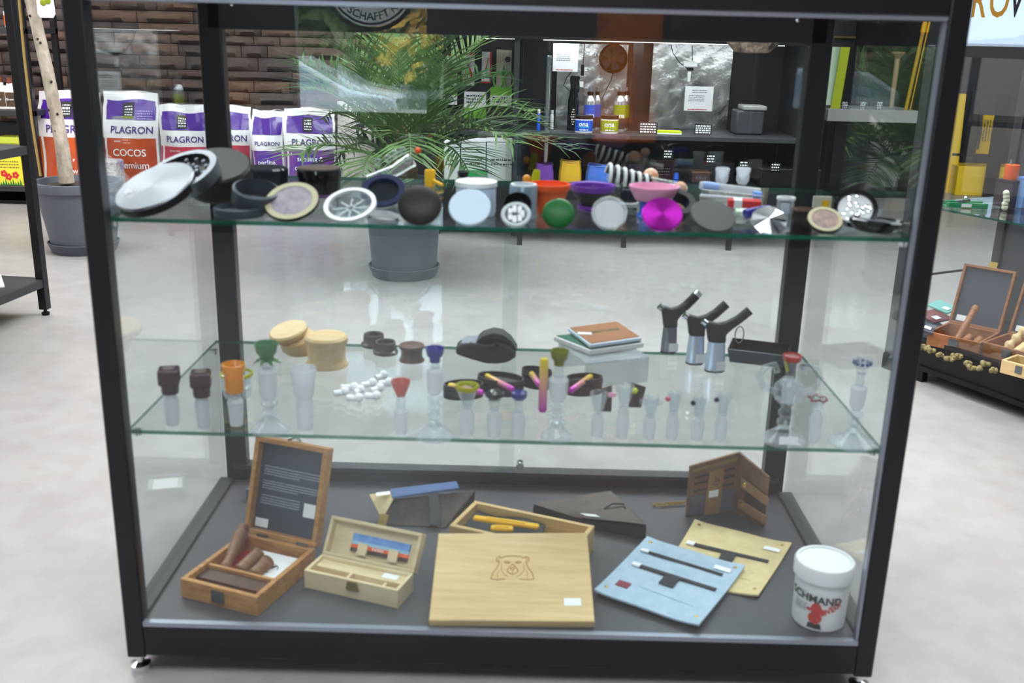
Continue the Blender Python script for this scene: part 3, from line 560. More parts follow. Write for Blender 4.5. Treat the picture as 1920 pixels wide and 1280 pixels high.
# faceted silver grinder
c, q, r = lean(1453, 418, 34, .76, -12, ZT, .001)
t = thing('faceted_grinder', 'bright silver grinder with a faceted pie cut lid at the shelf edge', 'grinder', c, q, GT)
fm = MB()
for a in range(12):
    a0, a1 = a*math.pi/6, (a+1)*math.pi/6; zc, zr = .002, (-.003 if a % 2 else .0)
    fm.add([(0, 0, zc), (r*math.cos(a0), r*math.sin(a0), -.002), (r*math.cos(a1), r*math.sin(a1), zr-.002), (r*math.cos(a0), r*math.sin(a0), -.006), (r*math.cos(a1), r*math.sin(a1), -.006)], [(0, 1, 2), (1, 3, 4, 2)])
part('lid', fm, K['chrome'], t, smooth=False); part('body', MB().lathe([(r*.96, -.005), (r*.74, -.012), (0, -.012)], 36), K['steel'], t)
# brown jar, tan picture lid, black clamshell
p = Vector(on_y(1503, 425, .17)); p.z = ZT; s = ppm(p); h = rowz(p, 390)
t = thing('brown_jar', 'dark brown translucent jar grinder between faceted and tan picture lid grinders', 'jar', p, group=GT)
part('body', MB().lathe([(0, 0), (20/s, 0), (21/s, .003), (21/s, h*.8), (18/s, h*.82), (0, h*.82)], 28), g_brown, t); part('lid', MB().lathe([(0, h*.82), (22/s, h*.82), (22/s, h-.002), (20/s, h), (0, h)], 28), K['jar_brown'], t)
photo_grinder(1547, 411, 33, .68, -10, 'tan_picture_grinder', 'small dark grinder with a tan picture lid left of the black clamshell', K['tan'], K['photo_print_warm'], K['black'], .012)
c, q, r = lean(1604, 392, 40, .86, -8, ZT, .0)
c = Vector(on_y(1604, 391, .125)); 
t = thing('clamshell_case', 'black clamshell case opened to show a white jewelled inner lid', 'case', (c.x, c.y, ZT), None, GT); s = ppm(c); hz = c.z-ZT
Ml = Matrix.Translation((0, .0, hz)) @ q
part('lid', MB().lathe([(0, -.012), (r*.8, -.010), (r, -.002), (r, .002), (r*.82, .002), (r*.8, -.003), (0, -.003)], 36, Ml), K['black_gloss'], t)
jw = part('lid_lining', disc(MB(), r*.79, -.003, -.001, 36, .0005, Ml), K['white'], t)
je = MB(); rn = random.Random(5)
for _ in range(26):
    a, rr = rn.uniform(0, 6.28), r*.72*math.sqrt(rn.random()); je.lathe([(.0035, 0), (.0025, .0015), (0, .002)], 6, Ml @ Matrix.Translation((rr*math.cos(a), rr*math.sin(a), -.001)))
o = part('jewel', je, K['chrome'], jw); o['kind'] = 'stuff'
M2 = Matrix.Translation((30/s, -.03, .012)) @ Matrix.Rotation(R(4), 4, 'Y') @ Matrix.Diagonal((1.3, .9, 1, 1))
part('base', MB().lathe([(0, -.010), (r*.7, -.0105), (r*.95, .0), (r, .006), (r*.9, .008), (r*.8, .004), (0, .003)], 36, M2), K['black_gloss'], t); part('base_lining', disc(MB(), r*.74, .0035, .0055, 36, .0005, M2), K['steel_dark'], t)
q_ = Vector(on_y(1540, 392, .30)); q_.z = ZT; s = ppm(q_); h = rowz(q_, 368)
t = thing('yellow_tag_card', 'small folded card with a yellow tag behind the tan picture grinder', 'card', q_, group=GT)
part('card', MB().box((0, 0, h/2), (34/s, .004, h)), mat('card_stock', (206, 204, 190), .7), t); part('yellow_tag', MB().box((6/s, -.0025, h*.4), (14/s, .001, h*.6)), K['yellow'], t)

# ------------------------------------------------------------------ middle shelf
GM = 'glass pieces and smoking goods on the middle shelf'
def piece(nm, label, cat, px, py, rows, plane=None, grp='glass stems on the middle shelf', y=None):
    # upright piece: rows = [(part name, material, [(radius px, image row)...])]
    p = on_z(px, py, plane or ZM) if y is None else None
    s = ppm(p); t = thing(nm, label, cat, p, group=grp)
    for pn, m_, pr in rows:
        part(pn, MB().lathe([(max(r_, 0)/s, max(0.0004, rowz(p, yy))) for r_, yy in pr], 24), m_, t)
    return t, p, s
def cube_bowl(px, top, mid, low, bot, label):
    p = on_z(px, bot, ZM); s = ppm(p); t = thing('cube_bowl_stem', label, 'glass stem', p, Matrix.Rotation(R(14), 4, 'Z'), 'glass stems on the middle shelf')
    z0, z1, z2 = rowz(p, low), rowz(p, mid), rowz(p, top); a = 23/s
    part('bowl', MB().lathe([(0, z0), (15/s, z0), (16/s, z0+.003), (16/s, z1), (0, z1)], 24), g_plum, t)
    b = MB(); b.box((0, 0, (z1+z2)/2), (2*a*.82, 2*a*.82, z2-z1)); part('cube', b, g_plum, t, .003); part('hollow', MB().lathe([(0, z2+.0003), (11/s, z2+.0003), (11/s, z2+.0006), (0, z2+.0006)], 24), K['leather_dark'], t)
    part('frosted_joint', MB().lathe([(12/s, .0005), (13.5/s, z0*.3), (15/s, z0*.75), (11/s, z0), (9/s, z0), (12/s, z0*.7), (10/s, .0005), (12/s, .0005)], 24), frost, t)
cube_bowl(324, 690, 718, 736, 796, 'leftmost plum coloured cube bowl on a frosted glass stem')
cube_bowl(383, 696, 722, 742, 801, 'plum coloured cube bowl on a frosted stem beside the amber bowl')
# amber bowl with a small jar behind it
piece('amber_bowl_stem', 'amber yellow cup bowl on a frosted glass stem in front of the left back post', 'glass stem', 444, 796, [('bowl', g_orange, [(0, 734), (16, 734), (18, 728), (18, 700), (22, 688), (22, 682), (20, 681), (15, 700), (0, 722)]), ('neck', clear, [(9, 748), (10, 734), (0, 734)]), ('frosted_joint', frost, [(0, 796), (12, 796), (13, 780), (15, 752), (10, 746), (0, 746)])])
piece('yellow_rim_jar', 'small clear jar with a yellow rim hidden behind the amber bowl', 'jar', 446, 742, [('rim', g_yel, [(28, 704), (30, 703), (30, 698), (27, 697), (28, 704)]), ('body', clear, [(0, 742), (24, 742), (28, 730), (28, 705), (26, 705), (26, 728), (0, 738)])])
def footed(px, bot, cupm, cup, tube, foot_r, label, nm='footed_glass_pipe', cr=17, fr=14):
    # standing glass pipe: coloured cup, frosted joint, ringed neck, flared foot
    c0, c1 = cup; j0, j1 = tube
    n_ = []; y = j1+4
    while y < bot-26: n_ += [(fr*.55, y), (fr*.95, y+5), (fr*.95, y+9), (fr*.55, y+14)]; y += 16
    return piece(nm, label, 'glass pipe', px, bot, [('cup', cupm, [(0, c1), (cr*.55, c1), (cr*.6, c1-8), (cr*.9, (c0+c1)/2), (cr, c0+3), (cr, c0), (cr-3, c0), (cr*.5, (c0+c1)/2+3), (0, c1-5)]),
        ('neck', clear, [(0, j0), (fr*.6, j0), (fr*.5, c1+6), (cr*.5, c1)]), ('frosted_joint', frost, [(0, j1), (fr*.8, j1), (fr, j1-6), (fr*1.12, j0+5), (fr*.8, j0), (0, j0)]),
        ('ringed_neck', clear, n_[::-1]), ('foot', clear, [(0, bot), (foot_r, bot), (foot_r*1.02, bot-5), (foot_r*.6, bot-15), (fr*.6, bot-26), (0, bot-24)])])
t, p, s = footed(507, 806, g_green, (642, 676), (690, 745), 36, 'footed clear glass pipe with a green leaf shaped bowl', cr=21, fr=16)
lm = MB()
for a in range(7):
    M_ = Matrix.Translation((0, 0, rowz(p, 664))) @ Matrix.Rotation(a*.898, 4, 'Z') @ Matrix.Rotation(R(38), 4, 'Y'); L_ = 30/s; lm.slab([M_ @ Vector((.2*L_, -.14*L_, 0)), M_ @ Vector((L_*.7, -.18*L_, 0)), M_ @ Vector((L_, 0, .002)), M_ @ Vector((L_*.3, .16*L_, 0))], .0012, 2, 2)
part('leaf_petal', lm, g_green, t)
piece('frosted_funnel_piece', 'plain white frosted funnel stem left of the wooden grinders', 'glass stem', 573, 803, [('funnel', frost, [(0, 742), (16, 742), (19, 735), (22, 705), (25, 692), (23, 689), (17, 705), (0, 738)]), ('joint', frost, [(0, 803), (14, 803), (15, 790), (16, 750), (12, 744), (0, 744)])])
piece('red_funnel_stem', 'short frosted stem with a salmon red funnel, left of the blue cup', 'glass stem', 752, 812, [('funnel', g_red, [(0, 742), (8, 742), (17, 720), (18, 713), (15, 713), (6, 736), (0, 738)]), ('neck', clear, [(0, 768), (9, 768), (8, 742), (0, 742)]), ('joint', frost, [(0, 812), (11, 812), (13, 770), (9, 766), (0, 766)])])
footed(815, 818, g_blue, (651, 678), (690, 736), 36, 'tall footed glass pipe with a deep blue cup')
piece('yellow_funnel_stem', 'frosted stem with an olive yellow rimmed clear funnel before the black cases', 'glass stem', 875, 814, [('rim', g_yel, [(20, 730), (23, 726), (22, 721), (17, 721), (17, 727), (20, 730)]), ('funnel', clear, [(0, 764), (8, 764), (19, 730), (17, 729), (6, 760)]), ('joint', frost, [(0, 814), (12, 814), (14, 778), (9, 768), (8, 764), (0, 764)])])
piece('dark_funnel_stem', 'frosted stem with a dark slate bowl before the black cases', 'glass stem', 926, 817, [('bowl', tint('slate_glass', (52, 62, 72), .85), [(0, 748), (10, 748), (18, 741), (19, 735), (15, 735), (0, 742)]), ('neck', clear, [(0, 770), (8, 770), (12, 750), (0, 750)]), ('joint', frost, [(0, 817), (12, 817), (14, 780), (9, 770), (0, 770)])])
piece('violet_bowl_stem', 'frosted stem with a small violet blue bowl left of the tall rainbow tube', 'glass stem', 971, 820, [('bowl', tint('violet_glass', (72, 74, 170), .8), [(0, 748), (10, 748), (15, 743), (15, 735), (11, 733), (0, 740)]), ('neck', clear, [(0, 772), (9, 772), (7, 760), (9, 748), (0, 748)]), ('joint', frost, [(0, 820), (12, 820), (13, 782), (9, 772), (0, 772)])])
footed(1043, 820, g_olive, (656, 684), (706, 748), 29, 'footed glass pipe with an olive green cup beside the rainbow tube', cr=17, fr=17)
for px, bot, top, rr, dot, nm, lb in ((1119, 818, 735, 17, None, 'clear_funnel_stem', 'clear funnel stem standing left of the loose black strap'), (1166, 820, 722, 18, None, 'tall_funnel_stem', 'taller clear funnel stem standing right of the loose black strap'), (1216, 822, 744, 16, None, 'knobbed_stem', 'frosted stem with two clear side knobs, no coloured dot'), (1259, 823, 736, 13, g_pink, 'pink_dot_stem', 'frosted stem with a tiny pink knob'), (1306, 824, 744, 13, K['black'], 'black_dot_stem', 'frosted stem with a tiny black knob'), (1350, 825, 738, 14, g_navy, 'navy_dot_stem', 'frosted stem with a tiny navy knob')):
    w_ = 12; ym = top+34
    t, p, s = piece(nm, lb, 'glass stem', px, bot, [('funnel', clear, [(0, ym+4), (8, ym+4), (rr*.8, top+16), (rr, top+3), (rr-1, top), (rr-4, top+3), (6, ym), (0, ym)]), ('joint', frost, [(0, bot), (w_-2, bot), (w_, bot-30), (8, ym+6), (0, ym+6)])])
    zz = rowz(p, top+10)
    if dot: part('knob', MB().ball((-rr/s*1.0, -.004, zz), 5/s), dot, t)
    elif nm == 'knobbed_stem':
        for sg_ in (-1, 1): part('knob', MB().ball((sg_*rr/s, 0, zz), 6/s), clear, t)
# bubbler on the right
t, p, s = piece('glass_bubbler', 'clear glass bubbler with curved side arms and a red rimmed bowl at right', 'glass pipe', 1468, 826, [('foot', clear, [(0, 826), (40, 826), (41, 820), (24, 810), (12, 800), (0, 800)]), ('ringed_neck', clear, [(8, 802), (15, 794), (15, 788), (9, 782), (14, 776), (14, 770), (9, 764), (13, 758), (9, 752)]), ('frosted_core', frost, [(0, 752), (11, 752), (13, 720), (11, 712), (0, 712)]), ('chamber', clear, [(12, 756), (24, 748), (28, 735), (26, 722), (16, 712), (12, 708)]), ('funnel', clear, [(7, 712), (7, 700), (15, 676), (16, 668)]), ('red_rim', tint('cherry_glass', (214, 74, 70), .8), [(15, 676), (17, 672), (17, 665), (14, 664), (14, 672), (15, 676)])])
part('yellow_stripe', MB().tube([(-14/s, -.004, rowz(p, 666)), (-12/s, -.006, rowz(p, 680)), (-8/s, -.006, rowz(p, 694))], 2.5/s, 6), g_yel, t)
for sg_ in (-1, 1):
    part('side_arm', MB().tube([(sg_*22/s, 0, rowz(p, 735)), (sg_*46/s, 0, rowz(p, 728)), (sg_*56/s, 0, rowz(p, 708)), (sg_*48/s, 0, rowz(p, 690)), (sg_*30/s, 0, rowz(p, 684)), (sg_*24/s, 0, rowz(p, 698))], 6/s, 10), clear, t)
    part('knob', MB().ball((sg_*20/s, -.012, rowz(p, 722)), 5/s), clear, t)
part('price_sticker', MB().box((0, -38/s, .006), (34/s, .001, .012), Matrix.Rotation(R(-12), 4, 'X')), K['paper'], t)
t, p, s = piece('pink_ring_stem', 'clear stem ringed with pink glass loops right of the bubbler', 'glass stem', 1525, 828, [('funnel', clear, [(0, 768), (7, 766), (14, 750), (15, 742), (12, 744), (0, 762)]), ('joint', frost, [(0, 828), (10, 828), (12, 784), (7, 770), (0, 770)])])
part('pink_loop', MB().tube([((15+3*math.sin(i*3))/s*math.cos(i*.33), (15+3*math.sin(i*3))/s*math.sin(i*.33), rowz(p, 747)+.002*math.sin(i*1.5)) for i in range(20)], 2/s, 6), tint('rose_glass', (176, 60, 100), .8), t)
t, p, s = footed(1597, 832, clear, (672, 700), (722, 765), 42, 'footed clear glass pipe with a blue and white dotted rim at far right', cr=16, fr=13)
dm = MB()
for a in range(10): dm.ball((15/s*math.cos(a*.628), 15/s*math.sin(a*.628), rowz(p, 680)), 3.4/s, 8, 5)
part('blue_dot', dm, tint('sky_glass', (74, 110, 170), .9), t)
# wooden grinders
t, p, s = piece('wooden_grinder', 'closed pale wooden grinder with rounded rims', 'grinder', 613, 684, [('base', wl, [(0, 694), (36, 694), (40, 688), (40, 682), (36, 676), (35, 672), (35, 660), (0, 660)]), ('lid', wl, [(0, 660), (36, 660), (36, 646), (40, 640), (40, 632), (36, 628), (0, 628)])], grp='wooden grinders on the middle shelf')
p = on_z(562, 662, ZM); s = ppm(p)
t = thing('open_wooden_grinder', 'opened pale wooden grinder, its lid propped slanting over the base', 'grinder', p, group='wooden grinders on the middle shelf')
part('base', MB().lathe([(0, 0), (24/s, 0), (26/s, .003), (26/s, .012), (22/s, .016), (18/s, .016), (17/s, .008), (0, .008)], 30), wl, t)
M_ = Matrix.Translation((-14/s, -.006, rowz(p, 634))) @ Matrix.Rotation(R(-12), 4, 'Y') @ Matrix.Rotation(R(14), 4, 'X')
part('middle_ring', MB().lathe([(0, -14/s), (30/s, -14/s), (33/s, -10/s), (33/s, 6/s), (30/s, 8/s), (0, 8/s)], 30, Matrix.Translation((12/s, 0, -2/s)) @ M_), wl, t)
part('lid', MB().lathe([(0, 10/s), (33/s, 10/s), (36/s, 14/s), (36/s, 19/s), (33/s, 22/s), (0, 22/s)], 30, M_), wl, t)
part('prop', MB().tube([(-6/s, .012, .002), (-4/s, .01, rowz(p, 640))], 8/s, 10), wl, t)
for px, py, rr, hh, m_, nm, lb in ((701, 648, 23, 22, tint('mauve_acrylic', (104, 88, 86), .92), 'mauve_grinder_cap', 'dull mauve brown grinder cap, rear one of three brown pieces'), (723, 662, 23, 22, tint('umber_acrylic', (82, 62, 56), .95), 'umber_grinder_cap', 'brown tinted grinder cap between the mauve one and the closed dark grinder'),):
    t, p, s = piece(nm, lb, 'grinder', px, py, [('base', m_, [(0, py), (rr, py), (rr+1, py-5), (rr-3, py-8), (rr-4, py-hh+2), (rr-6, py-hh), (rr-8, py-hh+2), (rr-9, py-8), (0, py-6)]), ('rim', K['leather_dark'], [(rr-5, py-hh-1), (rr-4, py-hh), (rr-7, py-hh+2), (rr-7, py-hh), (rr-5, py-hh-1)])], grp='brown grinders on the middle shelf')
piece('dark_wooden_grinder', 'closed dark brown wooden grinder with flared rims left of the blue cup', 'grinder', 772, 676, [('base', wd, [(0, 679), (22, 679), (24, 675), (23, 672), (20, 668), (20, 660), (0, 660)]), ('lid', wd, [(0, 660), (20, 660), (20, 655), (24, 650), (23, 646), (20, 645), (0, 645)])], grp='brown grinders on the middle shelf')
# loose white plastic pieces
rn = random.Random(9); p0 = on_z(682, 735, ZM); s0 = ppm(p0); ORD = ['first', 'second', 'third', 'fourth', 'fifth', 'sixth', 'seventh', 'eighth', 'ninth', 'tenth', 'eleventh', 'twelfth']
for i in range(9):
    dx, dy = sorted([(-46, 8), (-30, -2), (-12, 6), (6, -8), (22, 2), (38, -10), (-20, 18), (14, 14), (30, -22)])[i]; a = rn.uniform(-.7, .7)+.5; L_ = rn.uniform(9, 13)/s0; p = on_z(682+dx, 735+dy, ZM)
    o = thing('white_plug', 'small white plastic plug, %s from the left in the loose heap' % ORD[i], 'plug', (p.x, p.y, ZM), Matrix.Rotation(a, 4, 'Z'), 'loose white plugs on the middle shelf')
    part('shaft', MB().tube([(-L_, 0, .0065), (L_, 0, .0065)], .0055, 12), K['ptfe'], o); part('head', MB().ball((L_, 0, .0085), .008, 12, 8), K['ptfe'], o)
# black multi tool with raised flap
p = on_z(912, 676, ZM); s = ppm(p)
t = thing('black_card_grinder', 'matt black wedge shaped gadget with a curved flap raised at its back', 'gadget', p, group=GM)
def zr(y): return max(0.0005, rowz(p, y))
pts = []; W_ = 22/s
o_ = [(-56, 660), (-57, 650), (-50, 644), (-30, 638), (0, 640), (18, 636), (40, 640), (54, 652), (56, 662), (40, 672), (22, 679), (0, 676), (-30, 668)]
bm_ = MB().prism([(x/s, zr(y)) for x, y in o_], -W_, W_, Matrix.Rotation(R(90), 4, 'X'))
part('body', bm_, K['rubber'], t, .006, seg=3)
part('silver_panel', MB().slab([(-48/s, -W_*.7, zr(643)+.002), (-8/s, -W_*.7, zr(648)+.010), (2/s, W_*.7, zr(640)+.006), (-40/s, W_*.7, zr(640)+.004)], .0015, 4, 2), K['alu'], t)
fl_ = [(-22, 640), (-8, 626), (12, 619), (30, 622), (46, 634), (58, 652), (52, 650), (40, 640), (24, 632), (6, 632), (-6, 640)]
part('flap', MB().prism([(x/s, zr(y)) for x, y in fl_], -W_*.9, W_*.9, Matrix.Translation((0, .004, 0)) @ Matrix.Rotation(R(90), 4, 'X')), K['rubber'], t, .003)
part('hinge_pin', MB().tube([(20/s, -W_*1.1, zr(640)), (20/s, W_, zr(640))], .004, 12), K['black'], t)
# acrylic riser and the tins on it
c0, c1, c2, c3 = (1092, 733), (1215, 716), (1192, 690), (1040, 690)
pa = on_z(1100, 728, ZM); pb = on_z(1214, 716, ZM); u_ = (pb-pa).normalized(); v_ = Vector((-u_.y, u_.x, 0)); L_ = (pb-pa).length; hr = rowz(pa, 680)
Mr = Matrix(((u_.x, v_.x, 0, 0), (u_.y, v_.y, 0, 0), (0, 0, 1, 0), (0, 0, 0, 1)))
dp = .125
t = thing('acrylic_riser', 'clear acrylic riser block under the two square tins', 'display riser', pa, Mr, GM)
part('top_sheet', MB().b2((-.004, 0, hr-.003), (L_, dp, hr)), acrylic, t); part('front_sheet', MB().b2((-.004, 0, 0), (L_, .003, hr-.003)), acrylic, t); part('back_sheet', MB().b2((-.004, dp-.003, 0), (L_, dp, hr-.003)), acrylic, t)
zt_ = ZM+hr
tq = [on_z(1107, 663, zt_+.004), on_z(1208, 648, zt_+.004), on_z(1152, 622, zt_+.004), on_z(1038, 636, zt_+.004)]
def tin(nm, label, quad, z, h, body, topm, topn):
    a, b, c, d = [Vector((q[0], q[1], z)) for q in quad]; u = (b-a); v = (d-a); o = thing(nm, label, 'tin', a, None, GM)
    loc_ = [x-a for x in (a, b, a+u+v, d)]
    part('body', MB().slab(loc_, h, 1, 1, nrm=Vector((0, 0, 1))), body, o, .002, smooth=False)
    part('white_base', MB().slab([x*1.0+Vector((0, 0, .0004)) for x in loc_], .003, 1, 1, nrm=Vector((0, 0, 1))), K['white'], o, smooth=False) if False else None
    ins = [x*.94+(u+v)*.03+Vector((0, 0, h)) for x in loc_]
    part(topn, MB().slab(ins, .0012, 1, 1, nrm=Vector((0, 0, 1))), topm, o, smooth=False); return o, u, v
o, u, v = tin('green_tin', 'flat square green tin lying under the copper tin on the clear riser', tq, zt_+.0005, .010, K['white'], K['tin_green'], 'green_top')
tq2 = [on_z(1106, 652, zt_+.014), on_z(1203, 638, zt_+.014), on_z(1150, 612, zt_+.014), on_z(1064, 620, zt_+.014)]
o, u, v = tin('copper_tin', 'flat square copper topped tin with a green print, topmost on the clear riser', tq2, zt_+.013, .007, K['lightblue_plastic'], K['copper'], 'copper_top')
text_part('NATURE', .02, K['tin_green'], o, lambda x, y: u*.5+v*.55+u.normalized()*x+v.normalized()*y+Vector((0, 0, .0086)), .01, name='print')
wt = MB().box((0, 0, .0086), (.026, .014, .0008), Matrix.Translation(u*.14+v*.55)); part('white_sticker', wt, K['white'], o)
# torch lighters
rb = [((1253, 660), 572, 612, K['steel_dark'], 'gun grey torch lighter with a black head, rearmost of the three', 15, .0), ((1302, 681), 590, 628, mat('chrome_body', (200, 214, 236), .25, .6), 'silver torch lighter with a black head, middle one of the three', 17, 0), ((1339, 695), 603, 640, mat('chrome_body_pale', (206, 222, 246), .25, .5), 'silver torch lighter with a loose ring, nearest of the three', 19, 1)]
for (px, py), yt, yn, m_, lb, hw, ring in rb:
    p = on_z(px, py, ZM); s = ppm(p); t = thing('torch_lighter', lb, 'lighter', p, group='torch lighters on the middle shelf'); f_ = lambda y: rowz(p, y+py-660 if False else y)
    zn = f_(yn); ztp = f_(yt)
    part('tank', MB().lathe([(0, 0), (hw*.95/s, 0), (hw/s, .003), (hw*.95/s, zn*.5), (hw*.85/s, zn), (0, zn)], 8, Matrix.Diagonal((1, .75, 1, 1))), m_, t)
    part('base_trim', MB().lathe([(0, 0), (hw*1.0/s, .0), (hw*1.02/s, .003), (0, .003)], 8, Matrix.Diagonal((1, .76, 1, 1))), K['black'], t)
    hd = [(-hw*.85, yn), (hw*.85, yn), (hw*.8, yn-14), (hw*1.3, yn-24), (hw*2.7, yn-46), (hw*2.9, yn-54), (hw*2.5, yn-57), (hw*.8, yn-38), (0, yn-34), (-hw*1.0, yn-38), (-hw*1.3, yn-32), (-hw*1.1, yn-22)]
    part('head', MB().prism([(x/s, rowz(p, y)) for x, y in hd], -8/s, 8/s, Matrix.Rotation(R(90), 4, 'X')), K['rubber'], t, .003, seg=3)
    part('nozzle', MB().tube([(-hw*1.15/s, 0, rowz(p, yn-33)), (-hw*1.55/s, 0, rowz(p, yn-38))], 6/s, 14), K['chrome'], t)
    part('barrel', MB().tube([(hw*1.6/s, 0, rowz(p, yn-37)), (hw*2.95/s, 0, rowz(p, yn-60))], 8.5/s, 16), K['rubber'] if m_ is not K['steel_dark'] else K['black'], t)
    if m_ is K['steel_dark']: part('barrel_tip', MB().tube([(hw*2.8/s, 0, rowz(p, yn-57)), (hw*3.3/s, 0, rowz(p, yn-66))], 8/s, 16), K['chrome'], t)
    part('price_sticker', MB().box((hw*.4/s, -hw*.72/s-.0008, zn*.25), (18/s, .0008, 16/s), Matrix.Rotation(R(6), 4, 'Z')), K['paper'], t)
    if ring: part('pull_ring', MB().tube([((40+8*math.cos(i*.45))/s, -.004, rowz(p, 625)+(16*math.sin(i*.45))/s) for i in range(15)], .0012, 6), K['steel_dark'], t)
# black tray
ta = on_z(1368, 678, ZM); tb = on_z(1468, 690, ZM); u_ = (tb-ta).normalized(); v_ = Vector((-u_.y, u_.x, 0)); L_ = (tb-ta).length
t = thing('black_tray', 'long shallow black tray behind the nearest torch lighter', 'tray', ta, Matrix(((u_.x, v_.x, 0, 0), (u_.y, v_.y, 0, 0), (0, 0, 1, 0), (0, 0, 0, 1))), GM)
hh = .026; part('bottom', MB().b2((0, 0, 0), (L_, .075, .003)), K['black'], t)
part('front_wall', MB().slab([(0, 0, 0), (L_, 0, 0), (L_+.006, -.004, hh), (-.006, -.004, hh)], -.003, 1, 1), K['slate'], t); part('back_wall', MB().slab([(0, .075, 0), (L_, .075, 0), (L_+.006, .08, hh), (-.006, .08, hh)], .003, 1, 1), K['black'], t)
for xx, dx in ((0, -.006), (L_, .006)): part('end_wall', MB().slab([(xx, 0, 0), (xx, .075, 0), (xx+dx, .08, hh), (xx+dx, -.004, hh)], .003, 1, 1), K['black'], t)
# round black cases with rainbow pipes, loose straps
rain = blend_z('rainbow_metal', (240, 210, 40), (200, 50, 190), -.5, .5, .3, .3, 'X')
def rainbow(parent_label, a, b, r_):
    d = Vector(b)-Vector(a); t = thing('rainbow_pipe', parent_label, 'pipe', (Vector(a)+Vector(b))/2, Vector((1, 0, 0)).rotation_difference(d.normalized()).to_matrix().to_4x4() @ Matrix.Diagonal((d.length, d.length, d.length, 1)), 'rainbow pipes on the middle shelf'); r_ /= d.length
    part('tube', MB().tube([(-.5, 0, 0), (-.46, 0, 0), (.46, 0, 0), (.5, 0, 0)], [r_*.8, r_, r_, r_*.8], 16), rain, t); part('mouth_ring', MB().tube([(.44, 0, 0), (.455, 0, 0)], r_*1.06, 16), K['magenta_metal'], t); return t
for i, (px, py, rx, hpx, ang, lb, pa_, pb_, plb) in enumerate((
    (868, 747, 38, 26, 14, 'round black zip case under the yellow rimmed funnel', (842, 722), (905, 736), 'rainbow pipe lying in the case under the yellow rimmed funnel'),
    (938, 738, 46, 30, -22, 'round black zip case right of the yellow rimmed funnel', (912, 704), (962, 730), 'rainbow pipe slanting in the case right of the yellow funnel'),
    (1006, 728, 30, 34, -24, 'round black zip case behind the upright rainbow tube', (996, 700), (1012, 722), 'rainbow pipe lying in the case behind the upright tube'),
    (1095, 740, 36, 32, 16, 'round black zip case right of the olive cupped pipe', (1108, 705), (1070, 732), 'rainbow pipe lying in the case right of the olive cupped pipe'))):
    p = on_z(px, py, ZM); s = ppm(p); t = thing('round_case', lb, 'case', (p.x, p.y+.012, ZM), Matrix.Rotation(R(ang), 4, 'Z'), 'round black cases on the middle shelf'); h = hpx/s*1.0
    D_2 = Matrix.Diagonal((1, .62, 1, 1))
    part('wall', MB().lathe([(rx*.86/s, .002), (rx/s, .002), (rx/s, h), (rx*.94/s, h), (rx*.86/s, .002)], 32, D_2), K['rubber'], t); part('base', MB().lathe([(0, 0), (rx/s, 0), (rx/s, .004), (0, .004)], 32, D_2), K['black_soft'], t)
    part('padded_insert', MB().lathe([(0, h*.7), (rx*.9/s, h*.7), (rx*.9/s, h*.72), (0, h*.72)], 32, D_2), K['black_soft'], t)
    part('zip', MB().lathe([(rx*1.01/s, h*.60), (rx*1.02/s, h*.62), (rx*1.02/s, h*.68), (rx*1.01/s, h*.7), (rx*1.01/s, h*.60)], 32, D_2), K['black_gloss'], t)
    zc = ZM+h*.72+5/s
    a = on_z(*pa_, zc); b = on_z(*pb_, zc); rainbow(plb, a, b, 5.5/s)
p = on_z(1017, 772, ZM); s = ppm(p)
rainbow('rainbow tube standing upright, fading from yellow to magenta', p+Vector((0, 0, rowz(p, 672))), p+Vector((0, 0, .001)), 8/s)
p = on_z(1140, 772, ZM); s = ppm(p)
t = thing('loose_strap', 'loose black strap with a pink tag left of the tallest clear funnel', 'strap', p, group='loose straps on the middle shelf')
part('band', MB().slab([(-14/s, 0, .0005), (6/s, -.0, .0005), (6/s, .016, rowz(p, 728)), (-12/s, .016, rowz(p, 734))], .003, 4, 6, lambda u, w_: .006*math.sin(3*w_)), K['rubber'], t); part('tag', MB().box((6/s, 0, rowz(p, 740)), (14/s, .002, 8/s)), K['pink'], t)
p = on_z(1192, 764, ZM); s = ppm(p)
t = thing('loose_strap', 'loose black strap with a yellow tag right of the tallest clear funnel', 'strap', p, group='loose straps on the middle shelf')
part('band', MB().slab([(-14/s, 0, .0005), (10/s, .0, .0005), (18/s, .014, rowz(p, 730)), (-10/s, .014, rowz(p, 722))], .003, 5, 6, lambda u, w_: .008*math.sin(3*u)), K['rubber'], t); part('tag', MB().ball((-4/s, -.002, rowz(p, 732)), 6/s), K['lime'], t)

# ------------------------------------------------------------------ base of the cabinet
GB = 'wooden boxes and pouches on the cabinet floor'
def frame_from(a, b):
    u = (b-a).normalized(); v = Vector((-u.y, u.x, 0)); return Matrix(((u.x, v.x, 0, 0), (u.y, v.y, 0, 0), (0, 0, 1, 0), (0, 0, 0, 1))), (b-a).length, u, v
def open_box(mb, w_, d_, h, t_):
    # four walls, mitred look, no top
    mb.b2((0, 0, 0), (w_, t_, h)); mb.b2((0, d_-t_, 0), (w_, d_, h)); mb.b2((0, t_, 0), (t_, d_-t_, h)); mb.b2((w_-t_, t_, 0), (w_, d_-t_, h)); return mb
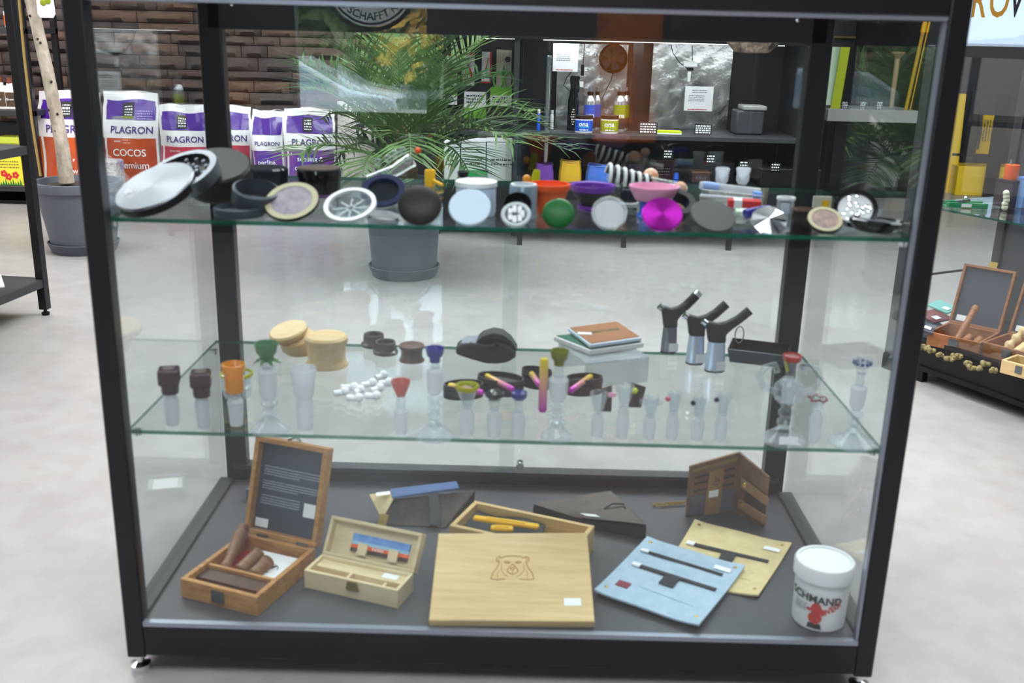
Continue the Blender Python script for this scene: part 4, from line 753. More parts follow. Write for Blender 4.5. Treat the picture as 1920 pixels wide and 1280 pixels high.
# big amber wood box with the pipe set
a, b = on_z(340, 1119, ZB), on_z(483, 1156, ZB); Mb, w_, u, v = frame_from(a, b)
h = rowz(a, 1084); br = on_z(598, 1029, ZB+h); d_ = (br-b-Vector((0, 0, h))).dot(v); t_ = .009
t = thing('amber_wood_box', 'amber wooden box with its dark lined lid standing open at left', 'wooden box', a, Mb, GB)
part('case', open_box(MB(), w_, d_, h, t_), wm, t, .0015); part('bottom', MB().b2((t_, t_, 0), (w_-t_, d_-t_, .004)), wm, t)
part('divider', MB().b2((t_, .062, .004), (w_-t_, .068, h-.004)), wm, t); part('divider_rail', MB().b2((t_, .03, .004), (w_-t_, .062, h*.72)), wd, t)
part('red_lining', MB().b2((t_, .07, .004), (w_-t_, d_-t_, .006)), K['red'], t)
part('catch', MB().slab([(w_*.5-.012, -.0005, h*.25), (w_*.5+.012, -.0005, h*.25), (w_*.5+.012, -.0005, h*.85), (w_*.5-.012, -.0005, h*.85)], .003, 3, 3), K['steel_dark'], t)
lh = d_; lt = .022
tilt = Matrix.Translation((0, d_, h)) @ Matrix.Rotation(R(-17), 4, 'X')
lid = part('lid', MB().b2((0, 0, 0), (w_, lt, .009), tilt).b2((0, 0, lh-.009), (w_, lt, lh), tilt).b2((0, 0, .009), (.009, lt, lh-.009), tilt).b2((w_-.009, 0, .009), (w_, lt, lh-.009), tilt).b2((.009, lt-.005, .009), (w_-.009, lt, lh-.009), tilt), wm, t, .0012)
lf_ = lambda x, y: tuple(tilt @ Vector((x, lt-.0062, y)))
part('chalk_panel', MB().b2((.009, lt-.006, .009), (w_-.009, lt-.005, lh-.009), tilt), K['chalkboard'], lid)
sb = MB(); rows_ = [.70, .67, .645, .62, .55, .525, .50, .475, .40, .37, .345, .32]
for i, ry in enumerate(rows_): scribble(sb, lf_, w_*.12, w_*(.9 if i % 4 != 3 else .62) if i < 8 else w_*.66, lh*ry, .0017, i)
part('printed_lines', sb, mat('print_pale', (176, 182, 196), .6), lid, smooth=False)
part('round_label', MB().add([lf_(w_*.72, lh*.26), lf_(w_*.88, lh*.26), lf_(w_*.88, lh*.40), lf_(w_*.72, lh*.40)], [(0, 1, 2, 3)]), K['paper'], lid)
part('price_sticker', MB().add([tuple(Vector(lf_(x, y))+Vector((0, -.0006, 0))) for x, y in ((w_*.08, lh*.07), (w_*.26, lh*.07), (w_*.26, lh*.16), (w_*.08, lh*.16))], [(0, 1, 2, 3)]), K['paper'], lid)
for xx in (.2, .75): part('hinge', MB().b2((w_*xx, d_-.004, h-.001), (w_*xx+.022, d_+.004, h+.004)), K['steel'], t)
part('latch', MB().tube([tuple(tilt @ Vector((w_*.5-.012, .01, lh+.002))), tuple(tilt @ Vector((w_*.5, .012, lh+.008))), tuple(tilt @ Vector((w_*.5+.014, .01, lh+.002)))], .003, 8), K['chrome'], t)
def peg(nm, lb, p0, p1, r0, bulges=(), m_=wk, cat='wooden pipe part', grp='turned wooden pieces in the boxes'):
    p0, p1 = Vector(p0), Vector(p1); d = p1-p0; o = thing(nm, lb, cat, p0, Vector((0, 0, 1)).rotation_difference(d.normalized()).to_matrix().to_4x4(), grp); L = d.length
    pr = [(0, 0), (r0*.85, 0), (r0, L*.04)]
    for f0, rr in bulges: pr.append((r0*rr, L*f0))
    pr += [(r0, L*.96), (r0*.85, L), (0, L)]
    part('shaft', MB().lathe(pr, 20), m_, o); part('collar', MB().lathe([(r0*1.02, L*.88), (r0*1.1, L*.89), (r0*1.1, L*.92), (r0*1.02, L*.93)], 20), m_, o); return o
W = lambda x, y, z: Mb @ Vector((x, y, z)) + a
peg('turned_pipe_stem', 'long walnut pipe stem resting across the back corner of the amber box', W(.030, .080, .018), W(.012, d_-.012, h+.020), .0105, ((.1, 1.0), (.14, .8), (.7, 1.15), (.85, 1.15), (.9, 1.0)))
peg('turned_peg', 'left of two short walnut pegs in the amber box', W(.058, .082, .018), W(.066, .132, .03), .0125)
peg('turned_peg', 'right of two short walnut pegs in the amber box', W(.088, .080, .018), W(.094, .118, .03), .0125, ((.3, .9), (.5, .85), (.7, .95)))
o = solo('white_booklet', MB().slab([(0, 0, 0), (w_*.62, 0, 0), (w_*.62, d_*.5, .006), (0, d_*.5, .006)], .003, 2, 2), K['paper'], 'white folded leaflet with a faint grey drawing lying in the amber box', 'leaflet', tuple(W(w_*.33, d_*.38, .012)), Mb, bevel=.0005)
dr_ = MB(); lw = lambda x, y: (w_*.31+x, d_*.25+y, .0068)
for r_ in (.018, .0175): dr_.tube([lw(r_*math.cos(i*.4), r_*.8*math.sin(i*.4)) for i in range(14)], .0005, 4)
dr_.tube([lw(-.004, -.004), lw(.004, .006), lw(.012, .010), lw(.006, .0)], .0014, 4); part('drawing', dr_, K['ink'], o)
# small box behind the lid
a2, b2 = on_z(462, 936, ZB), on_z(520, 946, ZB); M2_, w2, _, _ = frame_from(a2, b2)
t = thing('grey_drawer_box', 'small blue grey open box peeping out behind the amber box lid', 'box', a2, M2_, GB); part('case', open_box(MB(), w2, .075, .022, .006), mat('blue_grey', (92, 94, 112), .6), t); part('paper_inside', MB().b2((.006, .006, .002), (w2-.006, .069, .016)), K['paper'], t)
# pale pine box with a picture pack
a, b = on_z(571, 1101, ZB), on_z(746, 1141, ZB); Mb, w_, u, v = frame_from(a, b); h = rowz(a, 1068); br = on_z(788, 1077, ZB+h); d_ = (br-b-Vector((0, 0, h))).dot(v); t_ = .006
t = thing('pale_pine_box', 'small pale pine box with hinged lid open and a brass clasp', 'wooden box', a, Mb, GB)
part('case', open_box(MB(), w_, d_, h, t_), wp, t, .001); part('bottom', MB().b2((t_, t_, 0), (w_-t_, d_-t_, .004)), wp, t)
part('divider', MB().b2((w_*.42, t_, .004), (w_*.45, d_*.5, h-.004)).b2((w_*.78, t_, .004), (w_*.81, d_*.5, h-.010)), wp, t); part('inner_tray', MB().b2((t_, d_*.5, .004), (w_-t_, d_-t_, h-.006)), wp, t)
part('clasp', MB().slab([(w_*.46, -.0005, h*.5), (w_*.60, -.0005, h*.5), (w_*.57, -.0005, h*.98), (w_*.48, -.0005, h*.98)], .003, 2, 2), K['brass'], t)
part('price_sticker', MB().b2((w_*.72, d_*.62, h-.006), (w_*.88, d_*.86, h-.0052)), K['paper'], t)
text_part('wooden box', .011, K['red'], t, lambda x, y: (w_*.6+x, d_*.25+y, .008), .01); part('card', MB().b2((w_*.46, d_*.1, .004), (w_*.77, d_*.45, .0075)), K['white'], t)
tilt = Matrix.Translation((0, d_, h)) @ Matrix.Rotation(R(-33), 4, 'X'); lt = .020; lh = d_*1.12
lid = part('lid', MB().b2((0, 0, 0), (w_, lt, .006), tilt).b2((0, 0, lh-.006), (w_, lt, lh), tilt).b2((0, 0, .006), (.006, lt, lh-.006), tilt).b2((w_-.006, 0, .006), (w_, lt, lh-.006), tilt).b2((.006, lt-.004, .006), (w_-.006, lt, lh-.006), tilt), wp, t, .001)
part('hasp', MB().b2((w_*.50, .004, lh), (w_*.59, .007, lh+.020), tilt).b2((w_*.52, .003, lh+.006), (w_*.57, .0045, lh+.016), tilt), K['brass'], lid, .001)
pk = thing('picture_pack', 'long flat pack with a blue and red landscape print clipped in the pine lid', 'packet', (Mb @ (tilt @ Vector((w_*.26, lt-.010, lh*.22))))+a, Mb @ Matrix.Rotation(R(-33), 4, 'X'), GB)
pw, ph = w_*.62, lh*.46
for i, (f0, f1, m_, nn) in enumerate(((0, .22, K['jar_brown'], 'dark_band'), (.22, .42, K['orange'], 'orange_band'), (.42, .6, mat('sky_pale', (150, 196, 226), .5), 'pale_band'), (.6, 1.0, mat('sky_blue', (70, 128, 206), .5, var=((120, 170, 226), 40, (1, 1, 4))), 'blue_band'))):
    part(nn, MB().b2((0, 0, ph*f0), (pw, .006, ph*f1)), m_, pk)
for xx in (.14, .68): part('lid_clip', MB().b2((w_*(.26+xx*.62), lt-.014, lh*.16), (w_*(.26+xx*.62+.10), lt-.010, lh*.46), tilt), wp, lid)
text_part('PAPERS', .007, K['white'], pk, lambda x, y: (pw*.48+x, -.0006, ph*.3+y), .01)
# bamboo tray box and its lid leaning in front
a, b = on_z(815, 1068, ZB), on_z(1110, 1072, ZB)
fl, fr_, bk_ = on_z(815, 1000, ZB+.05), on_z(1113, 990, ZB+.05), on_z(890, 938, ZB+.05)
u = (on_z(1115, 985, ZB+.05)-bk_); w_ = u.length; u.normalize(); v = Vector((-u.y, u.x, 0)); d_ = .112
o0 = bk_-v*d_; o0 = Vector((o0.x, o0.y, ZB)); Mb = Matrix(((u.x, v.x, 0, 0), (u.y, v.y, 0, 0), (0, 0, 1, 0), (0, 0, 0, 1))); hB = .05
t = thing('bamboo_tray', 'deep bamboo box tray standing behind its lid with dark lining inside', 'wooden box', o0, Mb, GB)
part('case', open_box(MB(), w_, d_, hB, .009), wb, t, .001); part('bottom', MB().b2((.009, .009, 0), (w_-.009, d_-.009, .005)), wb, t); part('dark_lining', MB().slab([(.012, .012, .02), (w_*.7, .012, .018), (w_*.62, d_-.012, .036), (.012, d_-.012, .034)], .003, 8, 6, lambda p, q: .004*math.sin(7*p+3*q)), K['rubber'], t)
for nm, lb, A, B in (('yellow_tool', 'yellow flat scraper handle on top in the bamboo tray', (888, 974), (1010, 993)), ('yellow_tool', 'lower yellow handle mostly hidden in the bamboo tray', (920, 993), (962, 997))):
    p, q_ = on_z(*A, ZB+.045), on_z(*B, ZB+.043); Mf, L_, _, _ = frame_from(p, q_); o = thing(nm, lb, 'tool', p, Mf, 'yellow tools in the bamboo tray'); part('handle', MB().b2((0, -.007, 0), (L_, .007, .008)), K['yellow'], o, .003); part('ridge', MB().b2((L_*.2, -.003, .008), (L_*.8, .003, .0095)), K['yellow'], o)
q4 = [on_z(804, 1170, ZB+.003), on_z(1114, 1173, ZB+.003), on_z(1099, 996, ZB+.056), on_z(822, 997, ZB+.056)]
q4 = [on_z(804, 1174, ZB+.0005), on_z(1114, 1177, ZB+.0005), on_z(1100, 1010, ZB+.052), on_z(822, 1011, ZB+.052)]
a = q4[0]; t = thing('bamboo_board', 'large bamboo box lid engraved with a bear head, leaning on the tray', 'lid board', a, None, GB)
loc_ = [x-a for x in q4]; nL = (loc_[1]-loc_[0]).cross(loc_[3]-loc_[0]).normalized()
part('board', MB().slab(loc_, .015, 6, 6, nrm=nL), wb, t, .0015)
LF = lambda x, y, e=.0004: tuple((loc_[0]*(1-x)+loc_[1]*x)*(1-y)+(loc_[3]*(1-x)+loc_[2]*x)*y+nL*(.015+e))
burn = mat('burnt_line', (166, 116, 66), .7); e_ = MB(); S = .0075
def stroke(pts, r_=.0011): e_.tube([LF(.5+x*S*1.45, .52+y*S*2.1, -.0003) for x, y in pts], r_, 5)
for sg_ in (-1, 1):
    stroke([(sg_*x, y) for x, y in ((0, 12.5), (4, 12.2), (6.5, 11), (8, 12), (9.6, 11), (9.6, 8.8), (8, 7.6), (9, 4), (11.5, 0), (12.6, -4.5), (9, -5), (4, -4.5))])
    stroke([(sg_*x, y) for x, y in ((7, 11), (8.2, 10.6), (8.4, 9), (7.4, 8.2))], .0008); stroke([(sg_*x, y) for x, y in ((1.5, 7.5), (3.5, 8.6), (5, 7.8), (3.4, 7), (1.8, 7.2))]); stroke([(sg_*x, y) for x, y in ((0, 6.4), (2, 4), (3.4, 1.6), (2, -.2), (0, -1.2))]); stroke([(sg_*x, y) for x, y in ((6.5, 6), (6.8, 2), (5, -1), (2.5, -3))], .0008); stroke([(sg_*x, y) for x, y in ((8, 2), (9, -1), (8.4, -4))], .0007)
stroke([(-1.4, 3), (0, 1.8), (1.4, 3), (0, 4), (-1.4, 3)]); stroke([(0, 1.8), (0, -.4)], .0008)
part('bear_engraving', e_, burn, t)
part('price_sticker', MB().add([LF(.82, .16), LF(.925, .16), LF(.925, .24), LF(.82, .24)], [(0, 1, 2, 3)]), K['paper'], t)
# blue and brown roll pouch
def px3(pts, zs): return [on_z(x, y, ZB+z_) for (x, y), z_ in zip(pts, zs)]
A = px3([(722, 972), (838, 985), (894, 914), (735, 925)], [.001, .001, .03, .05]); a = A[0]
t = thing('denim_roll_pouch', 'brown roll-up tobacco pouch with a blue denim flap and beige end', 'pouch', a, None, GB)
L0 = [x-a for x in px3([(706, 962), (836, 985), (893, 965), (716, 940)], [0, 0, 0, 0])]
bl, brr, tr_, tl_ = [x-a for x in px3([(722, 985), (835, 992), (890, 945), (735, 940)], [0, 0, 0, 0])]
topL, topR = [x-a for x in px3([(722, 936), (893, 917)], [.042, .042])]
mb = MB(); vv = [bl, brr, tr_, tl_, topL, topR]; mb.add(vv, [(0, 1, 5, 4), (1, 2, 5), (2, 3, 4, 5), (3, 0, 4), (0, 3, 2, 1)]); part('body', mb, K['leather_dark'], t, .004)
d1 = [x-a for x in px3([(735, 936), (862, 918), (856, 905), (732, 920)], [.046, .046, .044, .044])]; part('denim_flap', MB().slab(d1, .005, 6, 2), K['denim'], t, .002)
d2 = [x-a for x in px3([(718, 975), (738, 936), (732, 921), (694, 927)], [.010, .047, .046, .044])]; part('beige_end', MB().slab(d2, .003, 3, 3), K['felt_beige'], t)
d3 = [x-a for x in px3([(806, 985), (826, 985), (822, 922), (804, 924)], [.010, .010, .047, .047])]; part('elastic_band', MB().slab(d3, .002, 1, 5), K['elastic'], t)
d4 = [x-a for x in px3([(706, 930), (731, 927), (731, 921), (705, 924)], [.05, .05, .05, .05])]; part('price_sticker', MB().slab(d4, .0008, 1, 1), K['paper'], t)
# dark brown leather wallet pouch
A = px3([(1080, 972), (1213, 985), (1146, 921), (999, 946)], [.016, .030, .042, .020]); a = Vector((A[0].x, A[0].y, ZB))
t = thing('dark_leather_pouch', 'dark brown leather fold pouch lying behind the bamboo tray', 'pouch', a, None, GB)
Lq = [x-a for x in A]; part('flap', MB().slab(Lq, .004, 8, 6, lambda p, q: .003*math.sin(3*p)), K['leather_dark'], t, .001)
Bq = [Vector((x.x, x.y, 0)) for x in Lq]; bq = MB().add(Bq+[x-Vector((0, 0, .001)) for x in Lq], [(0, 3, 2, 1), (4, 5, 6, 7), (0, 1, 5, 4), (1, 2, 6, 5), (2, 3, 7, 6), (3, 0, 4, 7)]); part('body', bq, K['black_soft'], t, .002)
up_ = lambda f, g, e=.0046: (Lq[0]*(1-f)+Lq[1]*f)*(1-g)+(Lq[3]*(1-f)+Lq[2]*f)*g+Vector((0, 0, e+.003*math.sin(3*f)))
part('elastic_loop', MB().tube([up_(.62, .40), up_(.78, .5, .009), up_(.95, .52, .007), up_(.9, .40, .006)], .0016, 6), K['elastic'], t); part('price_sticker', MB().slab([up_(.18, .06), up_(.36, .02), up_(.36, .14), up_(.18, .2)], .0008, 1, 1), K['paper'], t)
# standing leather wallet with a chain
p0, p1, p2 = on_z(1284, 967, ZB), on_z(1378, 962, ZB), on_z(1434, 988, ZB); p1 = Vector(p1)+Vector((0, .012, 0))
hL, hM, hR_ = rowz(p0, 872), rowz(p1, 845), rowz(p2, 893); a = p0
t = thing('leather_wallet', 'brown leather wallet standing open with two snap straps and a brass chain', 'wallet', a, None, GB)
z_ = lambda p, h_: Vector((p.x, p.y, p.z+h_))-a
part('left_panel', MB().slab([z_(p0, 0.0005), z_(p1, .0005), z_(p1, hM), z_(p0, hL)], .006, 6, 6), K['leather'], t, .001); part('right_panel', MB().slab([z_(p1, .0005), z_(p2, .0005), z_(p2, hR_), z_(p1, hM)], .006, 6, 6), K['leather'], t, .001)
P1 = lambda f, g, e=-.0075: z_(p0, 0)*(1-f)+z_(p1, 0)*f+Vector((0, e, g*(hL*(1-f)+hM*f))); P2 = lambda f, g, e=-.0075: z_(p1, 0)*(1-f)+z_(p2, 0)*f+Vector((-.0015, e, g*(hM*(1-f)+hR_*f)))
for g in (.48, .62, .74): part('card_slot', MB().slab([P1(.12, g), P1(.92, g), P1(.92, g+.035), P1(.12, g+.035)], .0012, 2, 1), K['leather_dark'], t)
part('note_edge', MB().slab([P1(.08, .88), P1(.95, .88), P1(.95, .93), P1(.08, .93)], .0012, 2, 1), K['card_brown'], t); part('grey_pocket', MB().slab([P1(.06, .05), P1(.95, .05), P1(.95, .42), P1(.06, .42)], .0012, 2, 1), mat('grey_lining', (98, 96, 112), .6), t)
cd_ = part('hang_card', MB().slab([P1(.36, .02, -.0095), P1(.68, .02, -.0095), P1(.70, .82, -.0095), P1(.40, .82, -.0095)], .001, 2, 2), K['card_brown'], t)
rg_ = MB(); cc = P1(.54, .62, -.0112)
for rr in (.008, .0085): rg_.tube([cc+Vector((rr*math.cos(i*.42), 0, rr*math.sin(i*.42))) for i in range(16)], .0007, 4)
for i in range(5): rg_.tube([cc, cc+Vector((.0075*math.cos(i*1.257+.3), 0, .0075*math.sin(i*1.257+.3)))], .0009, 4)
part('card_emblem', rg_, K['leather'], cd_); part('price_sticker', MB().slab([P1(.43, .34, -.0108), P1(.62, .34, -.0108), P1(.62, .46, -.0108), P1(.43, .46, -.0108)], .0008, 1, 1), K['paper'], cd_)
part('inner_gap', MB().slab([P2(.30, .20, -.0085), P2(.95, .14, -.0085), P2(.95, .56, -.0085), P2(.30, .62, -.0085)], .001, 1, 1), K['leather_dark'], t)
for g in (.16, .52):
    st = part('strap', MB().slab([P2(.10, g, -.020), P2(1.02, g-.06, -.010), P2(1.02, g+.12, -.010), P2(.10, g+.15, -.020)], .004, 6, 3), k('strap_leather', (158, 122, 96), .6, var=((136, 102, 80), 40)), t, .0015); part('snap_stud', MB().lathe([(0, 0), (.006, 0), (.005, .0025), (0, .003)], 18, Matrix.Translation(P2(.22, g+.07, -.0225)) @ Matrix.Rotation(R(90), 4, 'X')), K['brass'], st)
ch = MB(); c0_, c1_ = on_z(1282, 942, ZB+.006)-a, on_z(1252, 944, ZB+.006)-a
for i in range(7):
    c_ = c0_+(c1_-c0_)*i/6; ch.tube([c_+Vector((.005*math.cos(q), .003*math.sin(q)*(i % 2), .003*math.sin(q)*((i+1) % 2))) for q in [x*.7854 for x in range(9)]], .0011, 6)
cr_ = on_z(1238, 946, ZB+.004)-a; ch.tube([cr_+Vector((.014*math.cos(q), .006*math.sin(q), 0)) for q in [x*.524 for x in range(13)]], .0017, 6); part('chain', ch, K['brass'], t)
# felt pouches lying flat
def felt(nm, label, quad, m_, z0, straps, stk, red=False):
    A = [on_z(x, y, ZB+z0) for x, y in quad]; a = A[0]; t = thing(nm, label, 'pouch', (a.x, a.y, a.z), None, 'felt pouches on the cabinet floor'); q = [x-a for x in A]
    part('felt', MB().slab(q, .004, 10, 10, lambda f, g: .004*((2*f-1)**4*(2*g-1)**2)+.0015*math.sin(4*f+3*g)**2), m_, t, .0008)
    G = lambda f, g, e=.0062: (q[0]*(1-f)+q[1]*f)*(1-g)+(q[3]*(1-f)+q[2]*f)*g+Vector((0, 0, e))
    for f0, f1, g, wd_ in straps:
        part('zip', MB().slab([G(f0, g-wd_), G(f1, g-wd_), G(f1, g+wd_), G(f0, g+wd_)], .0015, 6, 1), K['elastic'], t); part('zip_pull', MB().slab([G(f0-.06, g-wd_*1.1), G(f0+.02, g-wd_*1.1), G(f0+.02, g+wd_*1.1), G(f0-.06, g+wd_*1.1)], .003, 2, 1), K['paper'], t)
    g = straps[-1][2]; part('elastic_tab', MB().slab([G(.44, g-.15), G(.58, g-.15), G(.58, g), G(.44, g)], .002, 2, 1), K['elastic'], t)
    for f, g in ((.07, .1), (.07, .93), (.93, .93), (.93, .1)): part('rivet', MB().lathe([(0, 0), (.004, 0), (.003, .0015), (0, .002)], 14, Matrix.Translation(G(f, g, .0055))), K['brass'], t)
    f, g = stk; part('price_sticker', MB().slab([G(f, g), G(f+.16, g), G(f+.16, g+.06), G(f, g+.06)], .0008, 1, 1), K['paper'], t)
    if red: part('red_tag', MB().slab([G(.12, .16), G(.24, .16), G(.24, .24), G(.12, .24)], .001, 1, 1), mat('maroon_tag', (132, 44, 62), .6), t)
    part('stitch_seam', MB().tube([G(.3, .25, .0052), G(.85, .22, .0052)], .0006, 4), K['elastic'] if False else m_, t)
felt('beige_felt_pouch', 'pale beige felt pouch with one black zip lying under the blue one', [(1238, 1085), (1421, 1123), (1484, 1024), (1302, 979)], K['felt_beige'], .001, [(.12, .9, .58, .022)], (.78, .78))
felt('blue_felt_pouch', 'pale blue felt pouch with two black zips lying over the beige one', [(1113, 1112), (1310, 1179), (1397, 1066), (1213, 1011)], K['felt_blue'], .008, [(.12, .88, .76, .016), (.16, .92, .52, .022)], (.76, .82), True)
# white tub
p = on_z(1532, 1170, ZB); p.y += .035; p = Vector(on_z(1533, 1160, ZB)); s = ppm(p); hT = rowz(p, 1047); hU = rowz(p, 1075)
rB, rT = .042, .0455
t = thing('white_tub', 'white plastic screw tub with black and red lettering in the front right corner', 'tub', p, None, GB)
part('body', MB().lathe([(0, 0), (rB-.003, 0), (rB, .003), (rT-.002, hU-.002), (rT-.004, hU), (0, hU)], 48), K['white'], t); part('lid', MB().lathe([(0, hU), (rT, hU), (rT+.0025, hU+.002), (rT+.0025, hT-.004), (rT, hT), (rT-.004, hT), (rT-.005, hT-.003), (0, hT-.003)], 48), K['white'], t)
va = math.atan2(CAM[1]-p.y, CAM[0]-p.x)-.18
def wrap(x, y): rr = rB+(rT-rB)*y/hU+.0005; an = va+x/rr; return (rr*math.cos(an), rr*math.sin(an), y)
text_part('SCHMAND', .0185, K['ink'], t, lambda x, y: wrap(x, hU*.70-x*.05+y), .03)
text_part('WEG!', .0150, K['red'], t, lambda x, y: wrap(.029+x*.85*math.cos(.5)-y*math.sin(.5), hU*.53+x*math.sin(.5)+y*math.cos(.5)), .03)
gb = MB()
for cx, cy, ra, rb_ in ((.004, .042, .009, .012), (.003, .026, .011, .011), (-.008, .040, .004, .003), (.014, .038, .004, .006)):
    gb.add([wrap(cx+ra*math.cos(i*.393), cy+rb_*math.sin(i*.393)) for i in range(16)], [tuple(range(16))])
part('red_glove_print', gb, K['red'], t); gb = MB(); gb.add([wrap(x, y) for x, y in ((-.009, .006), (.003, .006), (.015, .006), (.013, .016), (.003, .016), (-.007, .016))], [tuple(range(6))]); part('black_cuff_print', gb, K['ink'], t)
gb = MB()
for i in range(4): scribble(gb, wrap, -.036, -.012, hU*(.56-.045*i), .0022, i)
part('printed_lines', gb, mat('print_grey', (170, 172, 178), .6), t)

# ------------------------------------------------------------------ behind the cabinet: left side
def post(mb, x, y, z0, z1, w_=.03): return mb.b2((x-w_/2, y-w_/2, z0), (x+w_/2, y+w_/2, z1))
ft = on_z(86, 590); fx, fy = ft.x, ft.y
pa_ = on_z(83, 521, zat(ft, 83, 521)); zs = zat(ft, 83, 522)
e1, e2 = on_z(0, 512, zs), on_z(0, 553, zs)
d1 = (e1-Vector((fx, fy, zs))); d1.z = 0; d1.normalize(); d2 = (e2-Vector((fx, fy, zs))); d2.z = 0; d2.normalize()
d1 = Vector((-d2.y, d2.x, 0)); d1 = d1 if d1.x < 0 else -d1
Ml = Matrix(((d1.x, d2.x, 0, fx), (d1.y, d2.y, 0, fy), (0, 0, 1, 0), (0, 0, 0, 1)))
t = thing('metal_shelf_unit', 'black square tube shelf unit at the left edge with a low metal shelf', 'shelf unit', (fx, fy, 0), Ml.to_3x3().to_4x4())
for i, j in ((0, 0), (.55, 0), (0, .9), (.55, .9)):
    part('post', post(MB(), i, j, .022, 1.5, .03), K['frame'], t, .002); part('foot', MB().lathe([(0, 0), (.013, 0), (.014, .010), (.006, .013), (.006, .022), (0, .022)], 16, Matrix.Translation((i, j, 0))), K['black'], t)
for zz in (zs, zat(ft, 46, 272), 1.3):
    part('shelf_board', MB().b2((-.012, -.012, zz-.03), (.562, .912, zz)), K['frame_soft'], t, .002)
Wl = lambda x, y, z: Matrix.Translation((fx, fy, 0)) @ Ml.to_3x3().to_4x4() @ Vector((x, y, z))
mg = thing('magazine', 'magazine with a green and white cover lying on the low black shelf', 'magazine', on_z(4, 524, zs+.0005), Matrix.Rotation(R(30), 4, 'Z'))
part('pages', MB().b2((-.20, -.12, 0), (.0, .06, .005)), K['paper'], mg); part('cover', MB().b2((-.19, -.10, .005), (-.012, .03, .0055)), mat('cover_print', (150, 160, 110), .4, var=((110, 90, 80), 40)), mg)
# shelf of bottles along the back wall
SY = 4.25
t = thing('wall_shelf', 'black shelf rack against the stone wall holding bottles and yellow boxes', 'shelf unit', (-2.6, SY, 0))
zl = [zat((0, SY, 0), 20, y) for y in (349, 207, 52)]
for x in (-.75, .50):
    part('upright', MB().b2((x, 0, .0), (x+.03, .03, 1.35)).b2((x, .37, .0), (x+.03, .40, 1.35)), K['frame'], t)
for zz in zl: part('shelf_board', MB().b2((-.75, .0, zz-.03), (.53, .4, zz)), K['frame_soft'], t, .002)
part('plinth', MB().b2((-.72, .04, 0), (.5, .38, .02)), K['black'], t)
for i, (px, lb) in enumerate(((22, 'yellow starter box with red flowers, right one on the lowest wall shelf'), (-46, 'yellow starter box cut off by the left edge of the picture'))):
    p = on_y(px, 349, SY+.03); z1 = zat(p, px, 258)-zl[0]; w_ = 46/ppm(p)
    o = thing('starter_box', lb, 'box', (p.x, SY+.03, zl[0]), None, 'yellow starter boxes')
    part('carton', MB().b2((-w_/2, 0, 0), (w_/2, .14, z1*.88)), mat('carton_yellow', (232, 222, 62), .5), o, .002); part('carton_lid', MB().b2((-w_/2-.002, -.003, z1*.88), (w_/2+.002, .143, z1)), mat('carton_lime', (196, 206, 70), .5), o, .002)
    text_part('StarterBox', .045, K['ink'], o, lambda x, y: (x*.9-.005, -.0008, z1*.66+y), .005)
    fl_ = MB()
    for fx_, fz in ((-.035, .25), (-.01, .18), (.03, .22)):
        for a in range(5): fl_.add([(fx_+.012*math.cos(a*1.257)+.009*math.cos(q*1.05), -.0008-.0001*a, z1*fz+.012*math.sin(a*1.257)+.009*math.sin(q*1.05)) for q in range(6)], [tuple(range(6))])
    part('poppy_print', fl_, K['red'], o); fl_ = MB()
    for a in range(9): fl_.add([(-w_*.45+a*w_*.1, -.0006, .002), (-w_*.45+a*w_*.1+w_*.1, -.0006, .002), (-w_*.45+a*w_*.1+.004, -.0006, .02+.01*(a % 3))], [(0, 1, 2)])
    part('grass_print', fl_, mat('print_green', (40, 130, 60), .5), o)
    fl_ = MB()
    for q in range(3): scribble(fl_, lambda x, y: (x, -.0007, y), -w_*.38, w_*.4, z1*(.5-.06*q), .006, q)
    part('small_print', fl_, mat('print_brown', (120, 110, 60), .6), o)
def bottle(px, rowb, rowt, zsh, lb, body, label_m, cap, wpx=26, ysh=SY+.06, grp='plant food bottles on the wall shelf', txt=None):
    p = on_y(px, rowb, ysh); s = ppm(p); z1 = zat(p, px, rowt)-zsh; o = thing('plant_food_bottle', lb, 'bottle', (p.x, ysh, zsh), None, grp); w_ = wpx/s/2
    part('body', MB().prism([(-w_, -w_*.6), (w_, -w_*.6), (w_, w_*.6), (-w_, w_*.6)], 0, z1*.74).prism([(-w_*.5, -w_*.4), (w_*.5, -w_*.4), (w_*.5, w_*.4), (-w_*.5, w_*.4)], z1*.74, z1*.84), body, o, .006, seg=3); part('cap', MB().lathe([(0, z1*.84), (w_*.5, z1*.84), (w_*.5, z1), (0, z1)], 18), cap, o)
    part('label', MB().b2((-w_*.94, -w_*.6-.001, z1*.1), (w_*.94, -w_*.6, z1*.55)), label_m, o)
    if txt: text_part(txt, w_*.55, K['white'], o, lambda x, y: (x, -w_*.6-.0018, z1*.33+y), .01)
    return o
lab = mat('brown_label', (96, 70, 50), .5, var=((60, 48, 40), 50)); wj = mat('jug_white', (236, 234, 232), .4)
bottle(4, 205, 144, zl[1], 'white plant food jug cut by the left edge, with a brown label and cap', wj, lab, mat('cap_brown', (120, 60, 44), .5), 26, txt='Bio')
bottle(24, 205, 146, zl[1], 'slim white plant food jug with a handle, right one on the wall shelf', wj, lab, mat('cap_brown', (120, 60, 44), .5), 22, txt='Grow')
bottle(25, 50, 10, zl[2], 'white plant food bottle with an orange label on the top wall shelf', wj, mat('orange_label', (232, 92, 34), .5), K['white'], 26)
